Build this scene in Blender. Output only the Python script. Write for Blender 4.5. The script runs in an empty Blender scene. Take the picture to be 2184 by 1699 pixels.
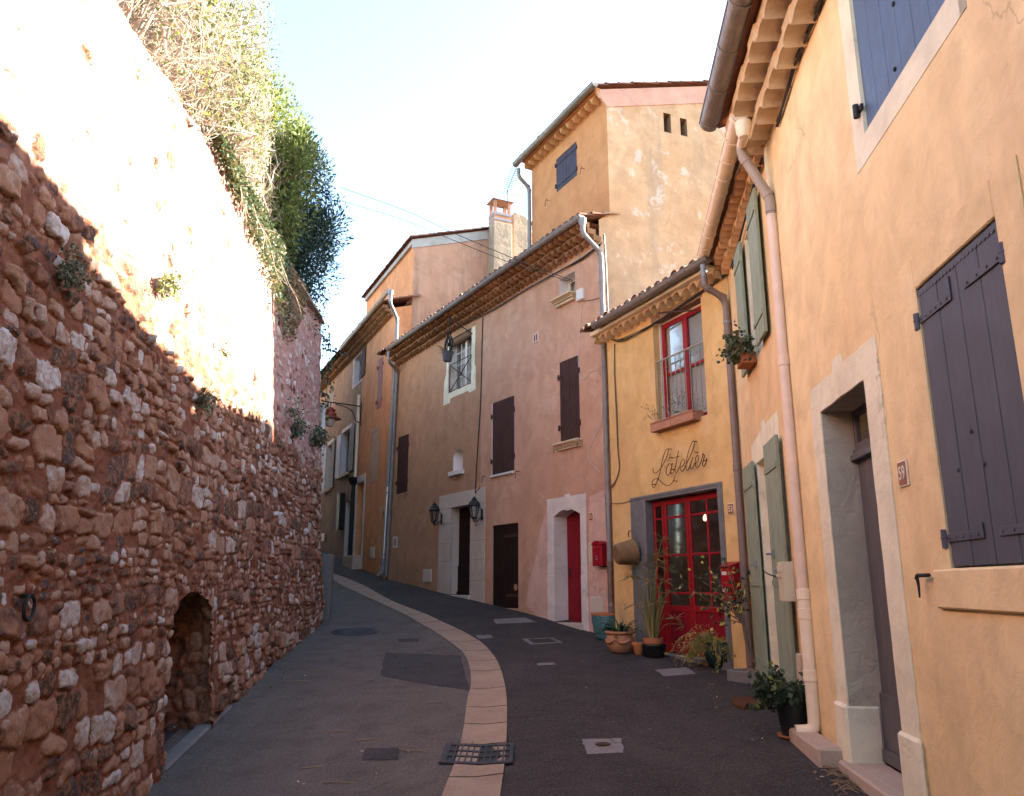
import bpy, bmesh, math, random
import numpy as np
from mathutils import Vector, Matrix
random.seed(7); np.random.seed(7)
R = math.radians
scene = bpy.context.scene
COL = scene.collection

# ------------------------------------------------------------------ camera
CAMZ, FPX, CX, CY, PITCH = 1.6, 1667.0, 1092.0, 849.5, R(13.5)
cam_d = bpy.data.cameras.new('camera'); cam = bpy.data.objects.new('camera', cam_d); COL.objects.link(cam)
cam.location = (0, 0, CAMZ); cam.rotation_euler = (R(90) + PITCH, 0, 0)
cam_d.sensor_width = 36; cam_d.lens = 36 * FPX / 2184; cam_d.clip_start = 0.05; cam_d.clip_end = 3000
scene.camera = cam

# ------------------------------------------------------------------ light
SUN_AZ, SUN_EL = R(67.5), R(22.3)          # azimuth measured from the street axis (+Y) towards +X
world = bpy.data.worlds.new('World'); scene.world = world; world.use_nodes = True
wn = world.node_tree; bg = wn.nodes['Background']
sky = wn.nodes.new('ShaderNodeTexSky'); sky.sky_type = 'NISHITA'; sky.sun_disc = False
sky.sun_elevation = SUN_EL; sky.sun_rotation = SUN_AZ; sky.air_density = 1.0; sky.dust_density = 0.5; sky.ozone_density = 1.0
wn.links.new(sky.outputs[0], bg.inputs[0]); bg.inputs[1].default_value = 0.09
sun_d = bpy.data.lights.new('sun', 'SUN'); sun = bpy.data.objects.new('sun', sun_d); COL.objects.link(sun)
sun_d.energy = 5.0; sun_d.angle = R(0.55); sun_d.color = (1.0, 0.93, 0.80)
sdir = Vector((math.sin(SUN_AZ) * math.cos(SUN_EL), math.cos(SUN_AZ) * math.cos(SUN_EL), math.sin(SUN_EL)))
sun.rotation_euler = sdir.to_track_quat('Z', 'Y').to_euler(); sun.location = (20, 10, 30)
vs = scene.view_settings
vs.view_transform = 'Standard'; vs.look = 'None'; vs.exposure = 3.35; vs.gamma = 1.0; vs.use_curve_mapping = False

# ------------------------------------------------------------------ sight lines measured in the photograph
def ray(px, py):
    x = (px - CX) / FPX; y = (CY - py) / FPX
    Y = math.cos(PITCH) - y * math.sin(PITCH); Z = math.sin(PITCH) + y * math.cos(PITCH)
    return x / Y, Z / Y

def at(px, py, Y):
    a, b = ray(px, py); return Vector((a * Y, Y, CAMZ + b * Y))

class Face:
    """a vertical house front: O a foot point, slope dX/dY; u runs away from the viewer, w out to the street"""
    def __init__(s, O, slope, flip=False):
        L = math.hypot(slope, 1); s.O = Vector((O[0], O[1], 0)); s.d = Vector((slope / L, 1 / L, 0))
        s.n = Vector((-s.d.y, s.d.x, 0))
    def pt(s, u, w, z): return s.O + s.d * u + s.n * w + Vector((0, 0, z))
    def uz(s, px, py, w=0.0):
        a, b = ray(px, py); Y = (w + s.n.dot(s.O)) / (s.n.x * a + s.n.y)
        p = Vector((a * Y, Y, 0)); return s.d.dot(p - s.O), CAMZ + b * Y
    def rect(s, TL, TR, BR, BL, w=0.0):
        q = [s.uz(*p, w) for p in (TL, TR, BR, BL)]
        return (q[1][0] + q[2][0]) / 2, (q[0][0] + q[3][0]) / 2, (q[2][1] + q[3][1]) / 2, (q[0][1] + q[1][1]) / 2

class DirFace(Face):
    def __init__(s, O, d, n): s.O = Vector((O[0], O[1], 0)); s.d = Vector((d[0], d[1], 0)).normalized(); s.n = Vector((n[0], n[1], 0)).normalized()

# ------------------------------------------------------------------ mesh helpers
class MB:
    def __init__(s): s.v = []; s.f = []; s.r = []; s.rv = 0.5
    def face(s, pts):
        i = len(s.v); s.v.extend([tuple(p) for p in pts]); s.f.append(tuple(range(i, i + len(pts)))); s.r.append(s.rv)
    def idx(s, ids): s.f.append(tuple(ids)); s.r.append(s.rv)
    def hexa(s, p):           # p: 8 points, bottom 4 then top 4
        i = len(s.v); s.v.extend([tuple(q) for q in p])
        for f in ((0, 3, 2, 1), (4, 5, 6, 7), (0, 1, 5, 4), (1, 2, 6, 5), (2, 3, 7, 6), (3, 0, 4, 7)): s.idx([i + k for k in f])
    def box(s, F, u0, u1, w0, w1, z0, z1):
        s.hexa([F.pt(u0, w0, z0), F.pt(u1, w0, z0), F.pt(u1, w1, z0), F.pt(u0, w1, z0), F.pt(u0, w0, z1), F.pt(u1, w0, z1), F.pt(u1, w1, z1), F.pt(u0, w1, z1)])
    def prism(s, F, poly, w0, w1):
        n = len(poly); i = len(s.v)
        s.v.extend([tuple(F.pt(u, w0, z)) for u, z in poly]); s.v.extend([tuple(F.pt(u, w1, z)) for u, z in poly])
        s.idx([i + k for k in range(n)]); s.idx([i + n + k for k in reversed(range(n))])
        for k in range(n): s.idx([i + k, i + (k + 1) % n, i + n + (k + 1) % n, i + n + k])
    def tube(s, pts, r, seg=8, cap=True):
        pts = [Vector(p) for p in pts]; rs = r if isinstance(r, (list, tuple)) else [r] * len(pts)
        T = []
        for k in range(len(pts)):
            a = pts[max(0, k - 1)]; b = pts[min(len(pts) - 1, k + 1)]; t = (b - a); T.append(t.normalized() if t.length > 1e-9 else Vector((0, 0, 1)))
        up = Vector((0, 0, 1)) if abs(T[0].z) < 0.9 else Vector((1, 0, 0))
        nrm = (up - T[0] * up.dot(T[0])).normalized(); base = len(s.v)
        for k, p in enumerate(pts):
            nrm = (nrm - T[k] * nrm.dot(T[k])); nrm = nrm.normalized() if nrm.length > 1e-6 else T[k].orthogonal().normalized()
            bn = T[k].cross(nrm)
            for j in range(seg):
                a = 2 * math.pi * j / seg; s.v.append(tuple(p + (nrm * math.cos(a) + bn * math.sin(a)) * rs[k]))
        for k in range(len(pts) - 1):
            for j in range(seg):
                s.idx([base + k * seg + j, base + k * seg + (j + 1) % seg, base + (k + 1) * seg + (j + 1) % seg, base + (k + 1) * seg + j])
        if cap:
            s.idx([base + j for j in reversed(range(seg))]); s.idx([base + (len(pts) - 1) * seg + j for j in range(seg)])
    def lathe(s, c, prof, seg=24, sx=1.0, sy=1.0, close=False):
        c = Vector(c); base = len(s.v); n = len(prof)
        for r, z in prof:
            for j in range(seg):
                a = 2 * math.pi * j / seg; s.v.append((c.x + r * math.cos(a) * sx, c.y + r * math.sin(a) * sy, c.z + z))
        for k in range(n - 1):
            for j in range(seg): s.idx([base + k * seg + j, base + k * seg + (j + 1) % seg, base + (k + 1) * seg + (j + 1) % seg, base + (k + 1) * seg + j])
        if prof[0][0] > 1e-4: s.idx([base + j for j in reversed(range(seg))])
        if close and prof[-1][0] > 1e-4: s.idx([base + (n - 1) * seg + j for j in range(seg)])
    def grid(s, rows):
        base = len(s.v); m = len(rows[0])
        for r_ in rows: s.v.extend([tuple(p) for p in r_])
        for i in range(len(rows) - 1):
            for j in range(m - 1): s.idx([base + i * m + j, base + i * m + j + 1, base + (i + 1) * m + j + 1, base + (i + 1) * m + j])
    def build(s, name, mat, parent=None, bevel=0.0, smooth=0, recalc=True, origin=None):
        me = bpy.data.meshes.new(name); V = np.array(s.v, dtype=np.float64).reshape(-1, 3)
        lo = V.min(0); hi = V.max(0); org = Vector(((lo[0] + hi[0]) / 2, (lo[1] + hi[1]) / 2, lo[2])) if origin is None else Vector(origin)
        me.from_pydata((V - np.array(org)).tolist(), [], s.f)
        at_ = me.attributes.new('rnd', 'FLOAT', 'FACE'); at_.data.foreach_set('value', np.array(s.r, dtype=np.float32))
        if recalc:
            bm = bmesh.new(); bm.from_mesh(me); bmesh.ops.recalc_face_normals(bm, faces=bm.faces); bm.to_mesh(me); bm.free()
        if smooth:
            me.polygons.foreach_set('use_smooth', [True] * len(me.polygons)); me.set_sharp_from_angle(angle=R(smooth))
        if mat: me.materials.append(mat)
        o = bpy.data.objects.new(name, me); COL.objects.link(o)
        if parent:
            o.parent = parent; o.location = org - wloc(parent)
        else: o.location = org
        if bevel:
            b = o.modifiers.new('bevel', 'BEVEL'); b.width = bevel; b.segments = 1; b.limit_method = 'ANGLE'; b.angle_limit = R(40)
        return o

def wloc(o):
    p = Vector(o.location); q = o.parent
    while q: p += q.location; q = q.parent
    return p

def tag(o, label, cat, group=None):
    o['label'] = label; o['category'] = cat
    if group: o['group'] = group
    return o
def thing(name, loc, label, cat, group=None):
    o = bpy.data.objects.new(name, None); COL.objects.link(o); o.location = loc; o.empty_display_size = 0.2
    return tag(o, label, cat, group)
def setting(o, kind='structure'): o['kind'] = kind; return o
def jit(a): return random.uniform(-a, a)

def smooth_path(pts, n=6):
    """Catmull-Rom through the points"""
    P = [Vector(p) for p in pts]; out = []
    for i in range(len(P) - 1):
        p0 = P[max(0, i - 1)]; p1 = P[i]; p2 = P[i + 1]; p3 = P[min(len(P) - 1, i + 2)]
        for k in range(n):
            t = k / n
            out.append(0.5 * ((2 * p1) + (p2 - p0) * t + (2 * p0 - 5 * p1 + 4 * p2 - p3) * t * t + (3 * p1 - p0 - 3 * p2 + p3) * t ** 3))
    out.append(P[-1]); return out

def round_path(pts, rad, n=5):
    """straight runs joined by rounded elbows"""
    P = [Vector(p) for p in pts]; out = [P[0]]
    for i in range(1, len(P) - 1):
        a = (P[i - 1] - P[i]); b = (P[i + 1] - P[i]); r = min(rad, a.length * .45, b.length * .45)
        A = P[i] + a.normalized() * r; B = P[i] + b.normalized() * r
        for k in range(n + 1):
            t = k / n; out.append(A * (1 - t) ** 2 + P[i] * 2 * t * (1 - t) + B * t * t)
    out.append(P[-1]); return out
# ------------------------------------------------------------------ materials
def newmat(name):
    m = bpy.data.materials.new(name); m.use_nodes = True; nt = m.node_tree; return m, nt, nt.nodes['Principled BSDF']
def N(nt, t, **kw):
    n = nt.nodes.new('ShaderNode' + t)
    for k, v in kw.items():
        if k in n.inputs: n.inputs[k].default_value = v
        else: setattr(n, k, v)
    return n
def rgba(c): return (c[0], c[1], c[2], 1.0)
def L(nt, a, b): nt.links.new(a, b)
def mixc(nt, fac, a, b, blend='MIX'):
    n = nt.nodes.new('ShaderNodeMix'); n.data_type = 'RGBA'; n.blend_type = blend
    for sock, v in ((n.inputs[0], fac), (n.inputs[6], a), (n.inputs[7], b)):
        if isinstance(v, bpy.types.NodeSocket): L(nt, v, sock)
        elif isinstance(v, (int, float)): sock.default_value = v
        else: sock.default_value = rgba(v)
    return n.outputs[2]
def ramp(nt, fac, stops, interp='LINEAR'):
    n = nt.nodes.new('ShaderNodeValToRGB'); cr = n.color_ramp; cr.interpolation = interp
    while len(cr.elements) < len(stops): cr.elements.new(0.5)
    for e, (p, c) in zip(cr.elements, stops):
        e.position = p; e.color = rgba(c) if not isinstance(c, (int, float)) else (c, c, c, 1)
    L(nt, fac, n.inputs[0]); return n.outputs[0]
def math_(nt, op, a, b):
    n = nt.nodes.new('ShaderNodeMath'); n.operation = op
    for s_, v in zip(n.inputs, (a, b)):
        if isinstance(v, bpy.types.NodeSocket): L(nt, v, s_)
        else: s_.default_value = v
    return n.outputs[0]
def pos(nt, scale=(1, 1, 1)):
    g = nt.nodes.new('ShaderNodeNewGeometry'); m = N(nt, 'Mapping'); m.inputs['Scale'].default_value = scale
    L(nt, g.outputs['Position'], m.inputs[0]); return m.outputs[0]
def noise(nt, vec, scale, detail=5, rough=.55, dist=0.0):
    n = N(nt, 'TexNoise', Scale=scale, Detail=detail, Roughness=rough, Distortion=dist); L(nt, vec, n.inputs['Vector']); return n.outputs['Fac']
def bump(nt, bsdf, pairs):
    prev = None
    for h, st, dist in pairs:
        b = N(nt, 'Bump', Strength=st, Distance=dist); L(nt, h, b.inputs['Height'])
        if prev is not None: L(nt, prev, b.inputs['Normal'])
        prev = b.outputs[0]
    L(nt, prev, bsdf.inputs['Normal'])
def dk(c, k): return tuple(x * k for x in c)

def plaster(name, c1, c2, c3, streak=.35, streakc=None, patch=.3, patch_at=.6, relief=.5):
    m, nt, b = newmat(name); p = pos(nt)
    big = noise(nt, p, .55, 4, .5); mid = noise(nt, p, 2.6, 6, .62, .4); fine = noise(nt, p, 70, 3, .6)
    c = mixc(nt, ramp(nt, big, [(.36, 0), (.64, 1)]), c1, c2)
    c = mixc(nt, ramp(nt, mid, [(.40, 0), (.70, .75)]), c, dk(c2, .76))
    st = noise(nt, pos(nt, (2.3, 2.3, .34)), 1.0, 6, .6)
    c = mixc(nt, math_(nt, 'MULTIPLY', ramp(nt, st, [(.5, 0), (.72, 1)]), streak), c, streakc or dk(c1, .68))
    pa = noise(nt, p, 1.7, 9, .68, .3)
    c = mixc(nt, math_(nt, 'MULTIPLY', ramp(nt, pa, [(patch_at, 0), (patch_at + .05, 1)]), patch), c, c3)
    wv = N(nt, 'TexNoise', Scale=3.0, Detail=4.0); L(nt, p, wv.inputs['Vector']); dv = N(nt, 'VectorMath', operation='MULTIPLY_ADD'); L(nt, wv.outputs['Color'], dv.inputs[0]); dv.inputs[1].default_value = (.5, .5, .5); L(nt, p, dv.inputs[2])
    ck = N(nt, 'TexVoronoi', feature='DISTANCE_TO_EDGE', Scale=.42); L(nt, dv.outputs[0], ck.inputs['Vector']); crack = math_(nt, 'MULTIPLY', ramp(nt, ck.outputs['Distance'], [(.0, 1), (.0045, 0)]), ramp(nt, noise(nt, p, .8, 3), [(.5, 0), (.6, .6)])); c = mixc(nt, crack, c, dk(c1, .45))
    sp = noise(nt, p, 28, 4, .7)
    c = mixc(nt, ramp(nt, sp, [(.66, 0), (.8, .4)]), c, dk(c1, .55))
    L(nt, c, b.inputs['Base Color']); b.inputs['Roughness'].default_value = .93; b.inputs['Specular IOR Level'].default_value = .15
    tro = noise(nt, p, 7, 5, .6, .8)
    bump(nt, b, [(tro, .7 * relief, .025), (mid, .7 * relief, .035), (fine, .4 * relief, .007)])
    return m

def paint(name, c, rough=.5, var=.12, spec=.35, bumps=.15, grain=(14, 14, 1.2), metal=0.0, wear=None, wear_at=.68):
    m, nt, b = newmat(name); p = pos(nt)
    g = noise(nt, pos(nt, grain), 3.0, 5, .6); d = noise(nt, p, 4.0, 6, .6)
    col = mixc(nt, ramp(nt, g, [(.35, 0), (.7, 1)]), c, dk(c, 1 - var * 1.5))
    col = mixc(nt, ramp(nt, d, [(.45, 0), (.75, .5)]), col, dk(c, 1 - var * 2.2))
    if wear:
        w = noise(nt, p, 9, 8, .7); col = mixc(nt, ramp(nt, w, [(wear_at, 0), (wear_at + .06, .85)]), col, wear)
    L(nt, col, b.inputs['Base Color'])
    rr = nt.nodes.new('ShaderNodeMapRange'); L(nt, d, rr.inputs[0]); rr.inputs[3].default_value = max(.05, rough - .12); rr.inputs[4].default_value = min(1, rough + .15)
    L(nt, rr.outputs[0], b.inputs['Roughness']); b.inputs['Specular IOR Level'].default_value = spec; b.inputs['Metallic'].default_value = metal
    if bumps: bump(nt, b, [(g, bumps, .004), (d, bumps, .006)])
    return m

def tile_mat(name, stops, rough=.9):
    m, nt, b = newmat(name); p = pos(nt); a = N(nt, 'Attribute', attribute_name='rnd')
    c = ramp(nt, a.outputs['Fac'], stops); n1 = noise(nt, p, 9, 6, .65); n2 = noise(nt, p, 40, 4, .6)
    c = mixc(nt, ramp(nt, n1, [(.45, 0), (.75, .7)]), c, (.10, .08, .065))
    c = mixc(nt, ramp(nt, n2, [(.6, 0), (.75, .5)]), c, (.40, .33, .26))
    L(nt, c, b.inputs['Base Color']); b.inputs['Roughness'].default_value = rough; b.inputs['Specular IOR Level'].default_value = .15
    bump(nt, b, [(n1, .4, .01), (n2, .3, .004)]); return m

def leaf_mat(name, stops, trans=.35, rough=.5):
    m, nt, b = newmat(name); a = N(nt, 'Attribute', attribute_name='rnd')
    c = ramp(nt, a.outputs['Fac'], stops); L(nt, c, b.inputs['Base Color']); b.inputs['Roughness'].default_value = rough
    b.inputs['Specular IOR Level'].default_value = .3
    t = N(nt, 'BsdfTranslucent'); L(nt, c, t.inputs[0]); mx = N(nt, 'MixShader', Fac=trans)
    L(nt, b.outputs[0], mx.inputs[1]); L(nt, t.outputs[0], mx.inputs[2])
    L(nt, mx.outputs[0], nt.nodes['Material Output'].inputs[0]); return m

def asphalt(name, c1, c2, speck, sp_amt=.5, rough=.95):
    m, nt, b = newmat(name); p = pos(nt)
    big = noise(nt, p, .5, 5, .6); mid = noise(nt, p, 2.2, 7, .65); gr = noise(nt, p, 85, 2, .6)
    v = N(nt, 'TexVoronoi', Scale=75.0); L(nt, p, v.inputs['Vector'])
    c = mixc(nt, ramp(nt, big, [(.35, 0), (.65, 1)]), c1, c2)
    c = mixc(nt, ramp(nt, mid, [(.43, 0), (.66, .75)]), c, dk(c1, .5))
    sc = noise(nt, pos(nt, (1, .45, 1)), .9, 6, .7, .6); c = mixc(nt, ramp(nt, sc, [(.52, 0), (.68, .55)]), c, dk(c2, 1.55))
    c = mixc(nt, math_(nt, 'MULTIPLY', ramp(nt, gr, [(.5, 0), (.66, 1)]), sp_amt), c, speck)
    ag = noise(nt, p, 38, 3, .7); c = mixc(nt, ramp(nt, ag, [(.56, 0), (.68, .5)]), c, speck); c = mixc(nt, ramp(nt, ag, [(.32, .6), (.42, 0)]), c, dk(c1, .45))
    wv = N(nt, 'TexNoise', Scale=2.2, Detail=5.0); L(nt, p, wv.inputs['Vector']); dv = N(nt, 'VectorMath', operation='MULTIPLY_ADD'); L(nt, wv.outputs['Color'], dv.inputs[0]); dv.inputs[1].default_value = (.7, .7, .7); L(nt, p, dv.inputs[2])
    ck = N(nt, 'TexVoronoi', feature='DISTANCE_TO_EDGE', Scale=.5); L(nt, dv.outputs[0], ck.inputs['Vector']); c = mixc(nt, math_(nt, 'MULTIPLY', ramp(nt, ck.outputs['Distance'], [(.0, 1), (.006, 0)]), ramp(nt, noise(nt, p, .7, 3), [(.45, 0), (.6, .7)])), c, dk(c1, .3))
    dst = noise(nt, p, 5, 8, .75); c = mixc(nt, ramp(nt, dst, [(.62, 0), (.78, .35)]), c, dk(speck, .9))
    L(nt, c, b.inputs['Base Color']); b.inputs['Roughness'].default_value = rough; b.inputs['Specular IOR Level'].default_value = .25
    bump(nt, b, [(mid, .3, .03), (v.outputs['Distance'], .55, .006), (gr, .4, .004)]); return m

def stone(name, c1, c2, c3=None, scale=3.0, bm=.5):
    m, nt, b = newmat(name); p = pos(nt)
    a = noise(nt, p, scale, 7, .65); f = noise(nt, p, scale * 9, 5, .7)
    c = mixc(nt, ramp(nt, a, [(.35, 0), (.68, 1)]), c1, c2)
    c = mixc(nt, ramp(nt, f, [(.5, 0), (.72, .5)]), c, c3 or dk(c1, .6))
    L(nt, c, b.inputs['Base Color']); b.inputs['Roughness'].default_value = .92; b.inputs['Specular IOR Level'].default_value = .15
    bump(nt, b, [(a, bm, .02), (f, bm, .006)]); return m

M = {}
M['p59'] = plaster('plaster_apricot', (.845, .645, .365), (.795, .575, .305), (.80, .63, .41), .3, (.58, .36, .2), .3, .6)
M['p55'] = plaster('plaster_orange', (.80, .57, .32), (.74, .50, .26), (.78, .56, .38), .28, (.60, .36, .18), .25, .6)
M['p53'] = plaster('plaster_yellow', (.70, .46, .20), (.64, .40, .16), (.66, .46, .27), .35, (.52, .27, .12), .35, .58)
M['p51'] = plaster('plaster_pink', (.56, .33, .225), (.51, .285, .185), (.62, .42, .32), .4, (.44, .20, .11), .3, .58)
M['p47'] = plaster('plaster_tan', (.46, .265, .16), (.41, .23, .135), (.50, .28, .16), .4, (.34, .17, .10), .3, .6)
M['p51b'] = plaster('plaster_pale_pink', (.64, .42, .35), (.60, .38, .30), (.66, .46, .38), .25, (.5, .26, .16), .2, .6)
M['p45'] = plaster('plaster_rust_orange', (.68, .31, .145), (.60, .25, .11), (.50, .25, .14), .4, (.34, .12, .06), .25, .6)
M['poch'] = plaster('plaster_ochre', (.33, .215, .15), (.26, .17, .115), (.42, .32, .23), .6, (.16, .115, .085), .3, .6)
M['ptall'] = plaster('plaster_tangerine', (.50, .235, .10), (.47, .205, .085), (.66, .41, .25), .25, (.56, .27, .13), .2, .62)
M['pgable'] = plaster('plaster_weathered', (.61, .40, .235), (.53, .315, .17), (.66, .53, .46), .5, (.30, .23, .17), .55, .565, 1.2)
M['pchim'] = plaster('plaster_chimney', (.40, .31, .23), (.31, .235, .165), (.22, .18, .14), .5, (.2, .15, .11), .6, .55, 1.2)
M['pupper'] = plaster('plaster_salmon', (.52, .30, .20), (.46, .245, .155), (.5, .33, .25), .55, (.13, .10, .085), .3, .6)
M['ppink'] = plaster('plaster_rose_band', (.62, .36, .27), (.60, .33, .24), (.66, .42, .33), .15, None, .2, .62)
M['pgrey'] = plaster('plaster_grey_band', (.46, .43, .40), (.36, .33, .30), (.3, .27, .24), .3, None, .4, .55)
M['pcream'] = plaster('plaster_cream', (.80, .735, .55), (.77, .69, .50), (.72, .63, .45), .15, (.68, .54, .38), .2, .62, .7)
M['pjamb'] = plaster('plaster_grey_cream', (.50, .435, .335), (.46, .395, .30), (.55, .475, .365), .2, None, .2, .62, 1.2)
M['pwhite'] = plaster('plaster_white', (.70, .62, .58), (.66, .57, .52), (.6, .5, .44), .2, (.5, .38, .32), .15, .62, .5)
M['pgen'] = plaster('genoise_cream', (.60, .44, .28), (.55, .38, .22), (.45, .30, .17), .25, None, .4, .55, .8)
M['pgenor'] = plaster('genoise_orange', (.55, .34, .18), (.5, .28, .13), (.6, .42, .26), .25, None, .4, .55, .8)
M['pgenbr'] = plaster('genoise_brown', (.22, .11, .055), (.30, .155, .08), (.40, .24, .13), .3, (.08, .045, .03), .4, .55, .8)
M['limestone'] = stone('limestone', (.54, .46, .39), (.47, .37, .30), (.36, .27, .21), 2.4)
M['sillstone'] = stone('sill_stone', (.58, .46, .32), (.50, .37, .23), (.33, .22, .13), 6)
M['step'] = stone('step_stone', (.47, .36, .28), (.42, .31, .235), (.3, .22, .17), 3)
M['concrete'] = stone('concrete', (.17, .155, .145), (.135, .125, .115), (.22, .2, .19), 3)
M['channel'] = stone('channel_stone', (.35, .245, .17), (.28, .19, .135), (.18, .13, .105), 2.2, .5)
M['brick'] = stone('planter_brick', (.40, .20, .125), (.34, .155, .095), (.46, .27, .19), 5)
M['terra'] = stone('terracotta', (.42, .165, .07), (.36, .13, .055), (.46, .25, .15), 6, .3)
M['terral'] = stone('terracotta_light', (.44, .215, .12), (.38, .17, .085), (.5, .3, .19), 6, .3)
M['blueshut'] = paint('shutter_blue_grey', (.084, .083, .103), .5, .12, .28, .3, wear=(.15, .145, .165), wear_at=.67)
M['blueup'] = paint('shutter_blue', (.085, .115, .18), .45, .12, .4, .3)
M['doorgrey'] = paint('door_grey', (.115, .105, .11), .5, .12, .4, .2)
M['green'] = paint('shutter_green', (.27, .31, .215), .55, .14, .3, .25, wear=(.38, .40, .31), wear_at=.66)
M['red'] = paint('paint_red', (.30, .010, .014), .42, .15, .22, .12)
M['reddoor'] = paint('paint_crimson', (.24, .008, .018), .45, .15, .2, .15)
M['redbox'] = paint('letterbox_red', (.30, .007, .016), .4, .1, .25, .08)
M['brown'] = paint('shutter_brown', (.072, .034, .028), .75, .2, .12, .3, wear=(.12, .068, .055), wear_at=.66)
M['dbrown'] = paint('door_dark_brown', (.028, .013, .010), .8, .2, .1, .25)
M['mauve'] = paint('shutter_mauve', (.25, .072, .06), .6, .15, .3, .2)
M['rosep'] = paint('shutter_rose', (.44, .235, .155), .6, .15, .3, .2)
M['indigo'] = paint('shutter_indigo', (.05, .038, .055), .6, .2, .2, .25)
M['paleblue'] = paint('shutter_pale_blue', (.36, .38, .46), .6, .15, .3, .2)
M['bluedoor'] = paint('door_pale_blue', (.30, .33, .37), .6, .15, .3, .2)
M['steel'] = paint('steel_frame', (.21, .21, .215), .45, .15, .5, .1, (3, 3, 3), .35, (.16, .11, .08), .66)
M['zinc'] = paint('zinc', (.24, .245, .255), .5, .16, .4, .08, (3, 3, 3), .25)
M['zincg'] = paint('gutter_grey_brown', (.22, .185, .155), .4, .22, .5, .06, (6, 6, 6), .2)
M['zincd'] = paint('gutter_dark_zinc', (.27, .23, .20), .42, .25, .5, .06, (9, 2, 9), .3, (.33, .27, .21), .62)
M['beigepipe'] = paint('pipe_beige', (.86, .69, .50), .42, .08, .45, .03, (2, 2, 2))
M['pinkpipe'] = paint('pipe_pinkish', (.72, .54, .41), .42, .08, .45, .03, (2, 2, 2))
M['brownpipe'] = paint('pipe_brown', (.185, .135, .115), .42, .12, .45, .04, (2, 2, 2))
M['taupe'] = paint('pipe_taupe', (.33, .245, .185), .45, .1, .45, .03, (2, 2, 2))
M['rustpipe'] = paint('pipe_rusty', (.20, .13, .105), .6, .25, .4, .15, (8, 8, 2), .2, (.42, .24, .12), .56)
M['greypipe'] = paint('pipe_weathered', (.26, .23, .22), .55, .2, .3, .06, (4, 4, 1), .1, (.26, .18, .13), .66)
M['iron'] = paint('wrought_iron', (.03, .024, .022), .55, .2, .4, .1, (5, 5, 5), .4)
M['rustiron'] = paint('rusty_iron', (.085, .04, .025), .7, .2, .3, .15, (5, 5, 5), .3)
M['cast'] = paint('cast_iron', (.062, .055, .052), .6, .25, .4, .2, (6, 6, 6), .5, (.12, .09, .07), .62)
M['cable'] = paint('cable_black', (.018, .015, .014), .6, .1, .4, 0)
M['cablet'] = paint('cable_tan', (.16, .095, .055), .7, .15, .3, 0)
M['cablew'] = paint('cable_white', (.62, .56, .5), .55, .1, .4, 0)
M['plastic'] = paint('box_white', (.62, .58, .53), .45, .05, .45, 0)
M['cover'] = paint('meter_cover', (.56, .47, .39), .5, .06, .4, .02)
M['cboxes'] = paint('box_cream', (.60, .50, .34), .4, .06, .5, .02)
M['rail'] = paint('rail_verdigris', (.30, .29, .215), .6, .2, .35, .2, (20, 20, 20), 0, (.16, .10, .07), .6)
M['wood'] = paint('weathered_wood', (.23, .14, .08), .75, .25, .2, .4, (4, 20, 20))
M['lintel'] = paint('old_lintel', (.30, .19, .115), .8, .25, .2, .4, (8, 3, 20))
M['wicker'] = paint('wicker', (.27, .165, .08), .8, .35, .2, .9, (70, 70, 90))
M['mat'] = paint('coir_mat', (.13, .05, .022), .95, .35, .1, 1.0, (90, 90, 90))
M['blackpot'] = paint('pot_black', (.014, .013, .013), .5, .2, .4, .05, (4, 4, 4))
M['greenpot'] = paint('pot_green', (.018, .035, .025), .25, .25, .6, .05, (4, 4, 4))
M['curtain'] = paint('lace_curtain', (.55, .52, .48), .9, .12, .1, .5, (40, 40, 6))
M['whitewood'] = paint('white_joinery', (.66, .62, .56), .5, .06, .4, .05)
M['lampred'] = paint('lamp_red', (.27, .035, .018), .4, .15, .5, .05, (4, 4, 4))
M['plate'] = paint('plate_enamel', (.30, .105, .04), .4, .06, .3, 0)
M['platew'] = paint('plate_white', (.68, .60, .48), .35, .05, .5, 0)
M['soil'] = stone('potting_soil', (.05, .035, .025), (.08, .055, .04), (.03, .02, .015), 20)
M['bark'] = stone('bark', (.20, .145, .10), (.14, .095, .065), (.28, .22, .17), 14)
M['twig'] = stone('dry_twig', (.42, .35, .28), (.30, .24, .185), (.2, .15, .11), 12, .2)
M['reed'] = leaf_mat('reed_stem', [(0, (.10, .12, .03)), (.6, (.24, .21, .07)), (1, (.42, .28, .13))], .15)
M['umbel'] = leaf_mat('umbel', [(0, (.14, .19, .05)), (.5, (.30, .27, .09)), (1, (.52, .33, .16))], .3)
M['agave'] = leaf_mat('strap_leaf', [(0, (.02, .045, .02)), (.7, (.05, .09, .035)), (1, (.09, .13, .05))], .2)
M['varieg'] = leaf_mat('variegated_leaf', [(0, (.018, .04, .015)), (.62, (.05, .085, .025)), (.66, (.40, .36, .07)), (1, (.50, .45, .12))], .25)
M['yellowleaf'] = leaf_mat('yellow_leaf', [(0, (.12, .13, .015)), (.4, (.32, .27, .03)), (1, (.46, .36, .05))], .3)
M['darkleaf'] = leaf_mat('dark_leaf', [(0, (.02, .035, .018)), (.7, (.05, .07, .032)), (.9, (.09, .11, .05)), (1, (.22, .24, .06))], .2)
M['ivy'] = leaf_mat('ivy_leaf', [(0, (.03, .055, .03)), (.5, (.07, .10, .04)), (.8, (.13, .13, .05)), (1, (.20, .11, .05))], .3)
M['tuft'] = leaf_mat('tuft_leaf', [(0, (.045, .07, .045)), (.6, (.10, .125, .07)), (1, (.18, .19, .09))], .25)
M['conifer'] = leaf_mat('conifer_spray', [(0, (.010, .024, .018)), (.6, (.022, .046, .03)), (1, (.055, .085, .04))], .15)
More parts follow.
